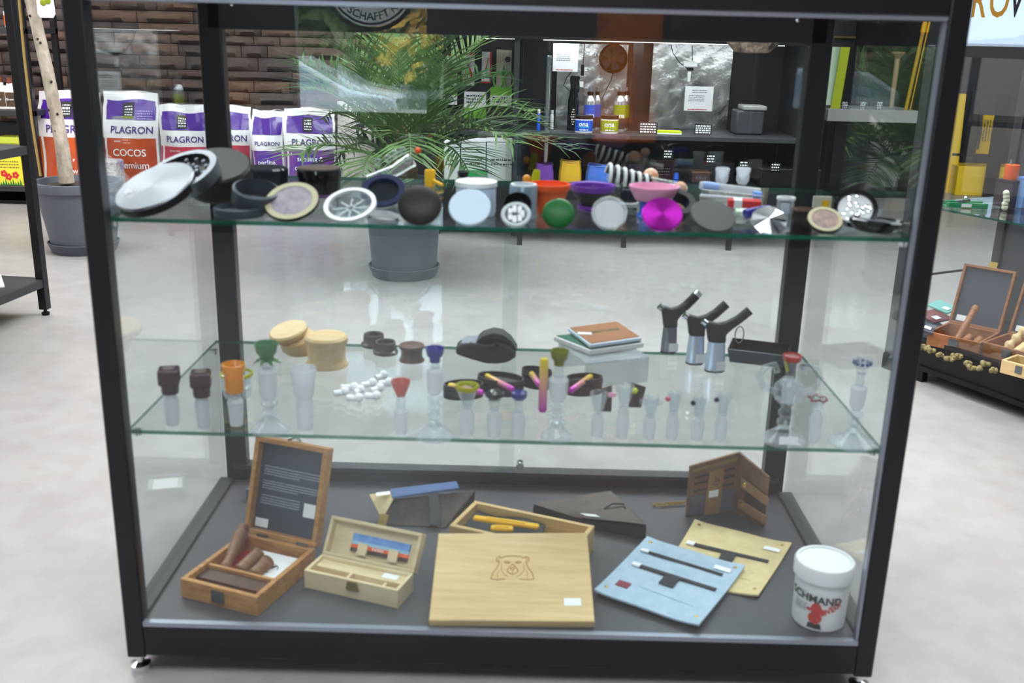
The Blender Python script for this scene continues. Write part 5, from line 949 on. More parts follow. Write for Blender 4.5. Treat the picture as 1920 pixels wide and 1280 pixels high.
# grow bags in a row
def grow_bag(label, x0_, x1_, rowt, panel, words_, y_=4.42, crimp=True, tag_=True, seed=0, lean_=.05, body_m=None, yaw=0):
    pL, pR = on_y(x0_, rowt, y_), on_y(x1_, rowt, y_); w_ = (pR-pL).length; h = (pL.z+pR.z)/2; t = thing('grow_bag', label, 'bag', ((pL.x+pR.x)/2, y_, 0), Matrix.Rotation(R(yaw), 4, 'Z'), 'bags of potting mix along the stone wall')
    rn = random.Random(seed); ph = [rn.uniform(0, 6) for _ in range(6)]; dpt = .16
    def S(u, v_, side=-1):
        # u across -1..1, v up 0..1; front face bulges, top is pinched flat
        th = dpt*.5*(1-max(0, (v_-.62)/.38)**1.5*.97)*(.55+.45*(1-abs(u)**3))*(1-.3*max(0, .08-v_)/.08)
        wx = w_/2*(1.0-.05*math.sin(v_*3.1)-.04*(v_ > .9)); wob = .006*math.sin(5*u+ph[0]+7*v_)+.004*math.sin(13*v_+ph[1]+3*u)
        return (u*wx+.004*math.sin(9*v_+ph[2]), lean_*v_*h*.6+side*th+wob*(1 if side < 0 else 0), v_*h+.006*math.sin(4*u+ph[3])*(v_ > .85))
    nu, nv = 14, 22; mb = MB(); v = []; f = []
    ring = [(-1+2*i/nu, -1) for i in range(nu+1)]+[(1-2*i/nu, 1) for i in range(nu+1)]
    for j in range(nv+1): v += [S(u, j/nv, sd) for u, sd in ring]
    n = len(ring)
    for j in range(nv):
        for i in range(n): f.append((j*n+i, j*n+(i+1) % n, (j+1)*n+(i+1) % n, (j+1)*n+i))
    f.append(tuple(range(n))[::-1]); f.append(tuple(nv*n+i for i in range(n)))
    mb.add(v, f); bd_ = part('sack', mb, body_m or K['bag_white'], t)
    def patch(nm, u0, u1, v0, v1, m_, e=.0025, parent=t):
        pm = MB(); a, b = 8, 6; pv_ = []
        for j in range(b+1):
            for i in range(a+1):
                q = S(u0+(u1-u0)*i/a, v0+(v1-v0)*j/b); pv_.append((q[0], q[1]-e, q[2]))
        pm.add(pv_, [(j*(a+1)+i, j*(a+1)+i+1, (j+1)*(a+1)+i+1, (j+1)*(a+1)+i) for j in range(b) for i in range(a)]); return part(nm, pm, m_, parent)
    pt = lambda cu, cv, e=.004: (lambda x, y: (lambda q: (q[0], q[1]-e, q[2]))(S(max(-1, min(1, cu+x/(w_/2))), cv+y/h)))
    if panel:
        pp = patch('purple_panel', -.86, .92, .76, .93, K['purple_print'])
        patch('picture_panel', -.80, .94, .12, .60, panel); patch('side_panel', -.985, -.9, .12, .60, panel)
        text_part('PLAGRON', .052*w_/.31, K['ink_purple'], t, pt(.1, .67), .012)
        if tag_:
            patch('dark_tag', -.22, .18, .775, .905, K['ink'], .0042, pp)
            sb = MB(); fn = pt(0, .84, .006)
            for q in range(4): scribble(sb, fn, -.022, .022, .02-.014*q, .006, q+seed)
            part('tag_print', sb, K['white'], pp)
        for txt, cv, sz, cu in words_: text_part(txt, sz, K['white'], t, pt(cu, cv), .008)
    return t, S, patch, pt, w_, h
grow_bag('tall white and orange potting mix bag behind the tree trunk at left', 66, 186, 171, K['bag_orange'], (('grow', .30, .05, .0), ('cocos', .21, .05, .0)), seed=1)
grow_bag('white and orange coir bag lettered COCOS behind the big silver grinder', 188, 296, 172, K['bag_orange'], (('coco', .575, .02, -.4), ('COCOS', .47, .056, .02), ('premium', .36, .056, .08)), seed=2)
grow_bag('white and red mix bag right of the COCOS bag, with a dark tag', 296, 390, 197, K['bag_red'], (('grow mix', .56, .018, -.3), ('grow', .46, .05, .2), ('mix.', .37, .05, .2)), seed=3)
grow_bag('white and red mix bag partly hidden by the left back post', 377, 472, 198, K['bag_red'], (('light', .47, .045, .3), ('mix.', .38, .045, .5)), seed=4, y_=4.62)
grow_bag('narrow purple bag lettered perlite right of the left back post', 470, 532, 207, K['bag_violet'], (('perlite.', .48, .04, .05),), seed=5, tag_=False)
grow_bag('wide purple bag lettered seeding & cutting soil', 530, 630, 203, K['bag_violet'], (('seeding &', .51, .040, .05), ('cutting soil.', .42, .040, .05)), seed=6)
t, S, patch, pt, w_, h = grow_bag('clear plastic bag of pale grains with a small dark tag beside the palm', 630, 706, 192, None, (), seed=8, body_m=mat('grain_bag', (206, 202, 196), .3, coat=.4, var=((176, 172, 166), 60), bump=(70, .8, .01)))
pp = patch('dark_tag', .02, .42, .78, .93, K['ink']); sb = MB()
for q in range(4): scribble(sb, pt(.22, .85, .006), -.018, .018, .02-.014*q, .006, q)
part('tag_print', sb, K['white'], pp)
# pebble block beside the pot
p = on_z(200, 395); s = ppm(p)
t = thing('pebble_block', 'pale block of glued pebbles between the grey pot and the COCOS bag', 'block', p)
part('block', MB().b2((-.07, 0, 0), (.07, .14, rowz(p, 302))), mat('pebbles', (214, 206, 200), .8, var=((150, 140, 136), 60), bump=(60, .8, .02)), t, .012)
# big grey pot with tree
def plant_pot(nm, label, cat_, p, rb, rt, h, saucer=True, grp=None):
    t = thing(nm, label, cat_, p, None, grp)
    z0 = .012 if saucer else 0
    part('pot', MB().lathe([(0, z0), (rb, z0), (rb+.004, z0+.01), (rb+(rt-rb)*.86, h*.86), (rt-.002, h*.87), (rt+.004, h*.88), (rt+.008, h-.01), (rt+.006, h), (rt-.008, h), (rt-.014, h*.9), (0, h*.9)], 48), K['grey_pot'], t)
    part('soil', MB().lathe([(0, h*.93), (rt-.016, h*.92), (rt-.016, h*.9), (0, h*.9)], 32), K['soil'], t)
    if saucer: part('saucer', MB().lathe([(0, 0), (rb*1.02, 0), (rb*1.16, .045), (rb*1.12, .048), (rb*1.02, .012), (0, .010)], 48), mat('saucer_grey', (70, 76, 86), .5), t)
    return t
pc = on_z(133, 482); pc.y += .15; pc = Vector((pc.x, pc.y, 0)); rtop = 76/ppm(pc)
hp = rowz(pc, 338)
t = plant_pot('potted_tree', 'large grey pot on a saucer holding a slim pale barked tree at left', 'potted tree', pc, rtop*.72, rtop, hp)
tb_, tt_ = on_y(124, 340, pc.y), on_y(44, -40, pc.y)
pts = [Vector(on_y(x, y, pc.y))-pc for x, y in ((125, 342), (116, 270), (104, 210), (88, 130), (74, 70), (60, 10), (44, -60), (30, -140))]
part('trunk', MB().tube(pts, [.034, .030, .029, .027, .026, .025, .022, .018], 14), K['bark'], t)
kn = MB(); rn = random.Random(2)
for i in range(9): q = pts[1+i % 6].lerp(pts[2+i % 6], rn.random()); kn.ball(q+Vector((rn.uniform(-.02, .02), -.024, 0)), .006, 8, 5)
part('bark_knot', kn, K['soil'], t)['kind'] = 'stuff'
part('bamboo_stake', MB().tube([Vector(on_y(x, y, pc.y+.03))-pc for x, y in ((76, 330), (60, 230), (46, 110), (34, -20))], .006, 8), K['bamboo_stake'], t)
gc = on_y(85, 5, pc.y-.05); tg = thing('hanging_tag', 'white and green fruit tag hanging near the tree trunk at top left', 'tag', gc); s = ppm(gc)
part('card', MB().prism([(-14/s, 60/s), (14/s, 60/s), (17/s, -20/s), (12/s, -27/s), (-12/s, -27/s), (-17/s, -20/s)], -.001, .001, Matrix.Rotation(R(90), 4, 'X')), K['paper'], tg); fr = MB()
for dx, dz in ((-4, 0), (5, 3), (0, 12), (-6, 14)): fr.ball((dx/s, -.002, dz/s), 6/s, 10, 6, (1, .1, 1))
part('fruit_print', fr, K['olive'], tg)
# palm in the middle
pc = on_z(752, 527); pc.y += .12; hp = rowz(pc, 337); rt_ = 72/ppm(pc)
t = plant_pot('potted_palm', 'feathery green palm in a grey pot standing behind the cabinet', 'potted palm', pc, rt_*.80, rt_, hp)
rn = random.Random(21); base = Vector((0, 0, hp*.95))
part('trunk', MB().lathe([(0, hp*.9), (.055, hp*.9), (.06, hp+.04), (.045, hp+.12), (.03, hp+.2), (0, hp+.22)], 14), K['palm_trunk'], t)
def frond(tip, mid, m_, n=26, L=.20, w_=.011):
    a = base+Vector((rn.uniform(-.02, .02), rn.uniform(-.02, .02), .06)); mid = Vector(mid); tip = Vector(tip)
    q = lambda s_: a*(1-s_)**2+mid*2*s_*(1-s_)+tip*s_**2
    mb = MB(); mb.tube([q(i/10) for i in range(11)], [.007*(1-.8*i/10)+.001 for i in range(11)], 5)
    for i in range(n):
        s_ = .22+.78*i/n; p_ = q(s_); d = (q(min(1, s_+.02))-q(s_-.02)).normalized(); sd = d.cross(Vector((0, 0, 1)))
        sd = sd.normalized() if sd.length > 1e-3 else Vector((1, 0, 0)); nn = sd.cross(d).normalized()
        ll = L*(.55+.75*math.sin(math.pi*min(1, .15+s_*.8)))*rn.uniform(.85, 1.15)
        for sg_ in (-1, 1):
            dr = (d*.75+sd*sg_*.8+nn*rn.uniform(.0, .45)+Vector((rn.uniform(-.1, .1), rn.uniform(-.1, .1), rn.uniform(-.1, .1)))).normalized(); wv = dr.cross(nn).normalized()*w_*.5; e = p_+dr*ll+Vector((0, 0, -.12*ll)); m2 = p_+dr*ll*.45
            mb.add([p_-wv*.5, p_+wv*.5, m2+wv+nn*.002, e, m2-wv+nn*.002], [(0, 1, 2, 4), (4, 2, 3)])
    part('frond', mb, m_, t, smooth=False)
def rel(px, py, dy): return Vector(on_y(px, py, pc.y+dy))-pc
for tip, mid, dy, dm in (((560, 292), (610, 240), -.25, -.1), ((1075, 285), (900, 205), -.15, -.05), ((1000, 215), (880, 150), .1, .05), ((850, 45), (800, 140), -.1, 0), ((905, 75), (830, 130), .2, .1), ((700, 55), (735, 150), .15, .1), ((560, 175), (640, 130), .1, .05), ((548, 120), (660, 120), .25, .1), ((640, 90), (710, 130), -.2, -.1), ((790, 20), (770, 150), .25, .1), ((965, 270), (850, 190), -.3, -.1), ((680, 330), (690, 240), -.35, -.2), ((620, 320), (670, 215), .2, .1), ((880, 325), (830, 215), -.3, -.15), ((770, 300), (770, 190), -.42, -.25), ((930, 150), (850, 110), .35, .15), ((1030, 240), (920, 170), .3, .2), ((745, 85), (750, 160), -.35, -.15), ((600, 225), (660, 170), .35, .2), ((840, 110), (800, 170), -.38, -.15), ((700, 240), (715, 170), .45, .3), ((830, 260), (800, 170), .45, .3)):
    frond(rel(*tip, dy), rel(*mid, dm), K['leaf'] if rn.random() < .6 else K['leaf_dark'])

# ------------------------------------------------------------------ behind the cabinet: right side
UY = 3.5
def bx(mb, x0_, y0_, x1_, y1_, Y, d_, off=Vector((0, 0, 0))):
    # a block whose front face spans two image corners on the plane y = Y, d_ deep
    a, b = on_y(x0_, y1_, Y)-off, on_y(x1_, y0_, Y)-off; return mb.b2((a.x, a.y, a.z), (b.x, a.y+d_, b.z))
def flat(nm, label, cat_, x0_, y0_, x1_, y1_, Y, m_, d_=.004, grp=None, bevel=0, pn='card'):
    a, b = on_y((x0_+x1_)/2, y1_, Y), on_y((x0_+x1_)/2, y0_, Y); w_ = (x1_-x0_)/ppm(a); t = thing(nm, label, cat_, a, None, grp); h = b.z-a.z
    part(pn, MB().b2((-w_/2, 0, 0), (w_/2, d_, h)), m_, t, bevel); return t, w_, h
# the black merchandise unit
dz = zat((0, UY, 0), 1200, 253); dl = zat((0, UY, 0), 1200, 347)
xl, xr = on_y(972, 350, UY).x, on_y(1372, 470, on_z(1370, 478).y).x+.03
xr2 = on_y(1500, 255, UY).x
t = thing('merchandise_unit', 'long black merchandise unit with a foil lined back standing behind the cabinet', 'shelf unit', (xl, UY, 0)); o_ = Vector((xl, UY, 0)); Wd = xr2-xl
for x_ in (0, 1.124-.61, 1.642-.61):
    for y_ in (0, .42): part('leg', MB().b2((x_, y_, 0), (x_+.025, y_+.025, dl-.02)), K['frame'], t)
part('deck', MB().b2((-.01, -.01, dl-.025), (Wd, .46, dl)), K['frame_soft'], t, .002); part('upper_shelf', MB().b2((-.01, -.01, dz-.022), (Wd, .46, dz)), K['frame_soft'], t, .002)
part('end_panel', MB().b2((-.035, -.01, dl), (-.01, .46, 1.0)), K['black_soft'], t); part('end_panel', MB().b2((Wd, -.01, dl-.02), (Wd+.03, .46, 1.0)), K['black_soft'], t)
part('back_panel', MB().b2((-.01, .46, dl), (Wd, .475, 1.0)), K['wall_dark'], t)
part('divider_post', MB().b2((on_y(1192, 160, UY).x-xl, .2, dz), (on_y(1212, 160, UY).x-xl, .24, 1.0)), K['frame'], t)
ft_ = zat((0, UY, 0), 1100, 76)
part('fascia', MB().b2((on_y(806, 40, UY).x-xl, -.02, ft_), (Wd+.2, .46, 1.35)), K['black'], t); part('fascia_trim', MB().b2((on_y(806, 40, UY).x-xl, -.03, ft_+.04), (Wd+.2, -.02, ft_+.048)), K['brass'], t)
for x0_, x1_, nn in ((1040, 1178, 0), (1214, 1374, 1)):
    a, b = on_y(x0_, 252, UY+.44)-o_, on_y(x1_, 84, UY+.44)-o_; rn = random.Random(nn+40)
    mb = MB(); nu, nv = 18, 16; ph = [rn.uniform(0, 6) for _ in range(8)]
    mb.add([(a.x+(b.x-a.x)*i/nu, a.y-.012-.007*abs(math.sin(i*.7+ph[0]+j*.4))-.005*abs(math.sin(j*.9+ph[1]-i*.5))-rn.uniform(0, .002), a.z+(b.z-a.z)*j/nv) for j in range(nv+1) for i in range(nu+1)], [(j*(nu+1)+i, j*(nu+1)+i+1, (j+1)*(nu+1)+i+1, (j+1)*(nu+1)+i) for j in range(nv) for i in range(nu)])
    part('foil_sheet', mb, K['mylar'], t, smooth=True)
part('glow_strip', MB().b2((.1, .06, ft_-.004), (Wd-.1, .09, ft_+.012)), mat('unit_fill_glow', (255, 250, 244), .5, emit=2.0), t)  # hidden glowing strip added to brighten the goods under the fascia
lamp((xl+Wd/2, UY+.08, ft_-.012), Wd-.2, .05, 2.6, rot=(R(14), 0, 0))  # unseen area fill added inside the unit, not a ceiling fitting
# foil duct
pa_, pb_ = on_y(1022, 312, UY+.12), on_y(1031, 78, UY+.12); tb = MB(); n_ = 60
tb.lathe([((.017 if i % 2 else .0145), (pb_.z-pa_.z)*i/n_) for i in range(n_+1)], 16)
solo('foil_duct', tb, mat('duct_foil', (206, 212, 222), .25, 1), 'ribbed silver foil duct standing upright at the left end of the black unit', 'duct', (pa_.x, pa_.y, dl))
def notice(x0_, y0_, x1_, y1_, lb, Y):
    t, w_, h = flat('paper_notice', lb, 'notice', x0_, y0_, x1_, y1_, Y, K['paper'], .001, 'paper notices on the black unit', pn='sheet'); sb = MB(); sr = MB(); fn = lambda x, y: (x, -.0008, y)
    for i, f in enumerate((.84, .76, .62, .55, .48, .41)): scribble(sb, fn, -w_*(.36 if i > 1 else .25), w_*(.2 if i > 1 else .25), h*f, .004, i)
    scribble(sr, fn, -w_*.36, w_*.3, h*.06, .004, 9); part('print', sb, mat('print_light', (150, 154, 168), .6), t); part('red_print', sr, K['red'], t)
notice(1036, 82, 1083, 134, 'white paper notice hung beside the foil duct, upper left', UY+.10); notice(1282, 162, 1335, 208, 'white paper notice hung over the right foil sheet', UY+.28)
# fan, sockets and cables
c_ = on_y(1150, 110, UY+.36); s = ppm(c_); t = thing('clip_fan', 'round black fan hanging before the left foil sheet', 'fan', c_, Matrix.Rotation(R(90), 4, 'X'))
part('guard', MB().tube([(26/s*math.cos(i*.2618), 26/s*math.sin(i*.2618), 0) for i in range(25)], .003, 6), K['black'], t)
for a in range(5): part('blade', MB().slab([Matrix.Rotation(a*1.2566, 3, 'Z') @ Vector(q) for q in ((.006, -.008, -.004), (.055, -.022, -.004), (.058, .022, .006), (.006, .008, .004))], .002, 2, 1), K['rubber'], t)
part('hub', MB().lathe([(0, -.01), (.014, -.01), (.014, .008), (0, .01)], 18), K['black'], t); part('back_shell', MB().lathe([(0, -.02), (24/s, -.02), (26/s, -.008), (24/s, -.018), (0, -.018)], 28), K['bronze_black'], t)
def cable(lb, pts, Y, r_=.0022, end=None, nm='power_cable'):
    P0 = on_y(*pts[0], Y); o = thing(nm, lb, 'cable', P0, None, 'cables on the black unit'); part('cord', MB().tube([on_y(x, y, Y)-P0 for x, y in pts], r_, 6), K['black'], o)
    if end: part('plug', bx(MB(), *end, Y-.01, .02, P0), K['black'], o, .003)
cable('black cable ending in an inline plug beside the upper left notice', [(1096, 78), (1095, 100), (1093, 122)], UY+.2, end=(1089, 121, 1096, 142)); cable('black cable looping behind the spray bottle', [(1072, 134), (1062, 146), (1057, 160), (1070, 172)], UY+.25); cable('black cable running down from the clip fan', [(1150, 134), (1146, 150), (1136, 170), (1127, 190)], UY+.3)
cable('black cable sweeping down to the white socket block', [(1258, 84), (1262, 100), (1275, 118), (1288, 128)], UY+.3); cable('black cable hanging straight to the white socket block', [(1298, 86), (1298, 114)], UY+.3)
a = on_y(1294, 124, UY+.30); s = ppm(a); t = thing('socket_block', 'white socket block hung in front of the right foil sheet', 'socket', a); part('case', MB().box((0, 0, .008), (26/s, .02, .024)), K['white'], t, .003); part('adapter', MB().box((-.002, 0, -.05), (6/s, .015, .05)), K['white'], t, .002); part('plug', MB().box((0, -.008, -.014), (12/s, .016, .014)), K['black'], t, .002)
# jars, bottles
def put(px, py, Y, z): p = on_y(px, py, Y); return Vector((p.x, Y, z))
GO = 'odour remover jars and bottles on the black unit'
for px, lm, lb, Y in ((1094, K['foil_blue'], 'squat jar with a blue label and black lid on the upper shelf', UY+.05), (1142, K['olive'], 'squat jar with an olive green label and black lid on the upper shelf', UY+.05)):
    p = put(px, 248, Y, dz); s = ppm(p); h = rowz(p, 216); r_ = 16.5/s
    t = thing('gel_jar', lb, 'jar', p, None, GO); part('body', MB().lathe([(0, 0), (r_*.97, 0), (r_, .003), (r_, h*.8), (0, h*.8)], 32), K['white'], t); part('lid', MB().lathe([(0, h*.82), (r_*1.03, h*.82), (r_*1.03, h), (0, h)], 32), K['black'], t)
    lb_ = part('label', MB().lathe([(r_+.0004, h*.12), (r_+.0006, h*.74)], 32), lm, t) if False else part('label', ringp(MB(), r_+.0008, r_, h*.12, h*.74), lm, t)
    va = -math.pi/2; wr = lambda x, y, r_=r_, va=va: ((r_+.0014)*math.cos(va+x/r_), (r_+.0014)*math.sin(va+x/r_), y)
    text_part('ona', .032, K['white'], t, lambda x, y: wr(x-.004, h*.52+y), .02); sb = MB(); scribble(sb, wr, -.028, .026, h*.36, .005, 1); part('label_line', sb, K['lime'] if lm is K['olive'] else mat('cyan_print', (60, 190, 220), .5), t)
    sb = MB(); scribble(sb, wr, -.022, .02, h*.2, .005, 2); part('label_icon', sb, K['white'], t)
def spray(px, rb_, rt_, wpx, Y, lm, lb, txt=True):
    p = put(px, rb_, Y, dz); s = ppm(p); h = rowz(p, rt_); r_ = wpx/2/s
    t = thing('spray_bottle', lb, 'bottle', p, None, GO); part('body', MB().lathe([(0, 0), (r_, 0), (r_, h*.66), (r_*.9, h*.72), (r_*.5, h*.80), (r_*.4, h*.82), (0, h*.82)], 28), mat('bottle_alu', (214, 218, 224), .25, .8), t)
    part('label', MB().lathe([(r_*.98, h*.06), (r_+.0008, h*.06), (r_+.0008, h*.58), (r_*.98, h*.58), (r_*.98, h*.06)], 28), K['black_soft'], t); part('label_band', MB().lathe([(r_, h*.30), (r_+.0014, h*.30), (r_+.0014, h*.60), (r_, h*.60), (r_, h*.30)], 28), lm, t)
    part('pump', MB().lathe([(0, h*.82), (r_*.55, h*.82), (r_*.55, h*.89), (r_*.3, h*.9), (0, h*.9)], 18), K['black'], t); part('nozzle', MB().lathe([(0, h*.89), (r_*.28, h*.89), (r_*.3, h*.99), (r_*.2, h), (0, h)], 14).box((0, -r_*.3, h*.95), (r_*.2, r_*.5, h*.03)), K['alu'], t)
    if txt: text_part('ona', .03, K['white'], t, lambda x, y: ((r_+.002)*math.cos(-math.pi/2+x/r_), (r_+.002)*math.sin(-math.pi/2+x/r_), h*.36+y), .02)
spray(1104, 245, 163, 21, UY+.17, K['foil_blue'], 'aluminium spray bottle with a blue band behind the blue jar'); spray(1117, 245, 163, 15, UY+.24, K['foil_blue'], 'second blue banded spray bottle, half hidden behind the first', False)
spray(1160, 245, 163, 22, UY+.17, K['olive'], 'aluminium spray bottle with an olive band behind the green jar'); spray(1171, 245, 163, 18, UY+.24, K['olive'], 'second olive banded spray bottle, half hidden behind the first', False)
p = put(1073, 244, UY+.16, dz); s = ppm(p); h = rowz(p, 142)
t = thing('trigger_sprayer', 'tall black sprayer bottle with a curved head left of the blue jar', 'bottle', p); part('body', MB().lathe([(0, 0), (10/s, 0), (10.5/s, .004), (10/s, h*.55), (7/s, h*.72), (6/s, h*.78), (0, h*.78)], 24), K['black_gloss'], t)
part('head', MB().prism([(-6/s, h*.76), (6/s, h*.76), (8/s, h*.9), (11/s, h*.97), (9/s, h), (-6/s, h), (-8/s, h*.95)], -.012, .012, Matrix.Rotation(R(90), 4, 'X')), K['black'], t, .003); part('trigger', MB().tube([(8/s, 0, h*.9), (9/s, 0, h*.8), (8/s, 0, h*.7)], .004, 8), K['black'], t); part('tag', MB().box((12/s, .005, h*.85), (10/s, .001, 10/s)), K['white'], t)
sb = MB()
for q in range(7): scribble(sb, lambda x, y: (x, -10.5/s-.0006, y), -.012*(1-abs(q-3)/5), .012*(1-abs(q-3)/5), h*(.12+.045*q), .005, q)
part('label_print', sb, mat('print_cream', (200, 196, 180), .6), t)
for px, lb, m_, Y, rt_ in ((1009, 'small vial with a blue label at the left end of the upper shelf', K['foil_blue'], UY+.1, 205), (1034, 'small white vial standing by the foil duct', K['white'], UY+.2, 206)):
    p = put(px, 248, Y, dz); s = ppm(p); h = rowz(p, rt_); t = thing('small_vial', lb, 'bottle', p); part('body', MB().lathe([(0, 0), (3.5/s, 0), (3.5/s, h*.75), (2/s, h*.82), (0, h*.82)], 16), m_, t); part('cap', MB().lathe([(0, h*.82), (3/s, h*.82), (3/s, h), (0, h)], 14), K['white'], t)
for x0_, y0_, x1_, y1_, lb, mt in ((1197, 229, 1232, 251, 'black price card with white writing, left one on the upper shelf edge', 4), (1301, 233, 1334, 252, 'black price card with white writing, right one on the upper shelf edge', 4)):
    t, w_, h = flat('price_card', lb, 'price card', x0_, y0_, x1_, y1_, UY-.006, K['ink'], .002, 'black price cards'); sb = MB()
    for q in range(mt): scribble(sb, lambda x, y: (x, -.001, y), -w_*.42, w_*.42, h*(.84-.22*q), .006, q+3)
    part('writing', sb, K['white'], t)
for i, (px, py) in enumerate(((1252, 289), (1332, 298), (1394, 310), (1453, 314))):
    t, w_, h = flat('price_card', ['first', 'second', 'third', 'fourth'][i]+' small black price card from the left, hung below the upper shelf', 'price card', px-10, py-9, px+10, py+9, UY+.02, K['black'], .002, 'black price cards'); sb = MB()
    for q in range(3): scribble(sb, lambda x, y: (x, -.001, y), -w_*.36, w_*.36, h*(.8-.28*q), .006, q+i)
    part('writing', sb, K['white'], t); part('hanger', MB().tube([(0, .002, h), (0, .002, dz-.02-on_y(px, py+9, UY+.02).z)], .001, 5), K['black'], t)
t, w_, h = flat('lime_strip', 'lime green flat strip lying on the upper shelf between the price cards', 'strip', 1232, 246, 1278, 252, UY+.03, K['lime'], .06, pn='strip')
part('clear_cover', MB().b2((-w_/2, -.002, -.0), (w_/2, .0, h*.4)), K['white'], t)
# little bags and dark boxes on the lower deck
for px0, px1, rt_, m_, lb, sd in ((1000, 1039, 306, mat('bag_purple', (112, 66, 170), .5), 'small open purple plant bag on the lower deck', 1), (1045, 1091, 300, mat('bag_yellow', (226, 180, 40), .5), 'small open yellow plant bag on the lower deck', 2), (1095, 1150, 308, mat('bag_blue', (66, 116, 214), .5), 'small open blue plant bag on the lower deck', 3)):
    p = put((px0+px1)/2, 346, UY+.09, dl); s = ppm(p); h = rowz(p, rt_); wb_ = (px1-px0)/2/s; t = thing('plant_bag', lb, 'bag', p, None, 'small plant bags'); rn = random.Random(sd)
    n_ = 16; mb = MB(); v = []
    for j, (f, zf) in enumerate(((1.0, 0), (.98, .5), (.86, .9), (.84, 1.0), (.78, .98), (.82, .6))):
        for i in range(n_):
            a_ = i*2*math.pi/n_; sq = (abs(math.cos(a_))**4+abs(math.sin(a_))**4)**-.25; v.append((wb_*f*math.cos(a_)*sq*.93, wb_*.7*f*math.sin(a_)*sq*.93, h*zf*(1+(.06*math.sin(2*a_+sd) if j in (2, 3, 4) else 0))))
    mb.add(v, [(j*n_+i, j*n_+(i+1) % n_, (j+1)*n_+(i+1) % n_, (j+1)*n_+i) for j in range(5) for i in range(n_)]+[tuple(range(n_))[::-1]]); part('sack', mb, m_, t); part('cuff', MB().lathe([(wb_*.86, h*.9), (wb_*.9, h*.93), (wb_*.86, h*.96), (wb_*.86, h*.9)], 16, Matrix.Diagonal((1, .7, 1, 1))), m_, t)
for i, (x0_, y0_, x1_, y1_, m_, lb) in enumerate(((1222, 300, 1262, 346, mat('box_maroon', (70, 36, 44), .5), 'dark maroon carton at the middle of the lower deck'), (1296, 322, 1330, 348, mat('box_brown', (110, 74, 70), .5), 'brown red carton with an orange lid on the lower deck'), (1163, 308, 1206, 346, mat('box_plum', (58, 34, 62), .5), 'dark plum carton behind the spiral glass pipe'), (1340, 304, 1374, 347, mat('box_black', (36, 34, 40), .5), 'black carton near the right end of the lower deck'))):
    p = put((x0_+x1_)/2, y1_, UY+.16, dl); s = ppm(p); h = rowz(p, y0_); w_ = (x1_-x0_)/s; t = thing('carton', lb, 'box', p, None, 'dark cartons on the lower deck'); part('body', MB().b2((-w_/2, 0, 0), (w_/2, .1, h*.9)), m_, t, .001); part('lid', MB().b2((-w_/2-.001, -.001, h*.9), (w_/2+.001, .101, h)), mat('lid_orange', (220, 150, 90), .5) if i == 1 else m_, t)
    sb = MB()
    for q in range(3): scribble(sb, lambda x, y: (x, -.001, y), -w_*.3, w_*.3, h*(.6-.14*q), .005, q+i)
    part('print', sb, mat('print_faint', (150, 140, 146), .6), t)
p = put(1267, 342, UY+.08, dl); s = ppm(p); solo('blue_tube', MB().lathe([(0, 0), (5/s, 0), (5/s, rowz(p, 336)), (6/s, rowz(p, 335)), (4/s, rowz(p, 324)), (0, rowz(p, 323))], 18), K['blue'], 'small shiny blue tube in front of the dark cartons', 'tube', p)
# black speaker like box and grey bin at the right end
p = put(1480, 352, UY+.02, dl); s = ppm(p); t = thing('black_bin', 'plain matt black box standing at the right end of the black unit', 'box', p); h = rowz(p, 318); part('body', MB().b2((-56/s, 0, 0), (56/s, .2, h*.96)), K['black'], t, .004); part('lid', MB().b2((-57/s, -.003, h*.96), (57/s, .203, h)), K['black_soft'], t, .003)
p = put(1462, 290, UY+.14, dz); t = thing('grey_canister', 'dark grey canister with a pale lid at the right end of the upper shelf', 'canister', (p.x-.16, p.y, dz)); s = ppm(p); h = rowz(p, 200); part('body', MB().b2((-26/s, 0, 0), (26/s, .14, h*.84)), mat('canister_grey', (66, 68, 74), .5), t, .01); part('lid', MB().b2((-15/s, -.005, h*.84), (29/s, .14, h)), mat('lid_grey', (168, 168, 166), .5), t, .006)
p = on_y(1415, 34, UY-.08); s = ppm(p); t = thing('reflection_stand_in', 'crinkled brown and black bag shape added to imitate a reflection in the glass', 'bag', p)  # solid shape added where only a mirrored pattern shows in the glass
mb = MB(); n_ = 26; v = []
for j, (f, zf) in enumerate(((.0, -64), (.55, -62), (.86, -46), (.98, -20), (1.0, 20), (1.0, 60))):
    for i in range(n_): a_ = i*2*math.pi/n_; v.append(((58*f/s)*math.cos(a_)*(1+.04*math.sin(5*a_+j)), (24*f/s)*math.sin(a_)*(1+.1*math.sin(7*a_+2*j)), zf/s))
mb.add(v, [(j*n_+i, j*n_+(i+1) % n_, (j+1)*n_+(i+1) % n_, (j+1)*n_+i) for j in range(5) for i in range(n_)]); part('sack', mb, mat('reflection_pattern', (30, 28, 26), .35, var=((160, 140, 120), 22, (1, 1, .5)), bump=(30, .8, .02)), t); part('handle', MB().tube([(-.02, 0, 60/s), (0, 0, 80/s), (.02, 0, 60/s)], .006, 8), K['black'], t)
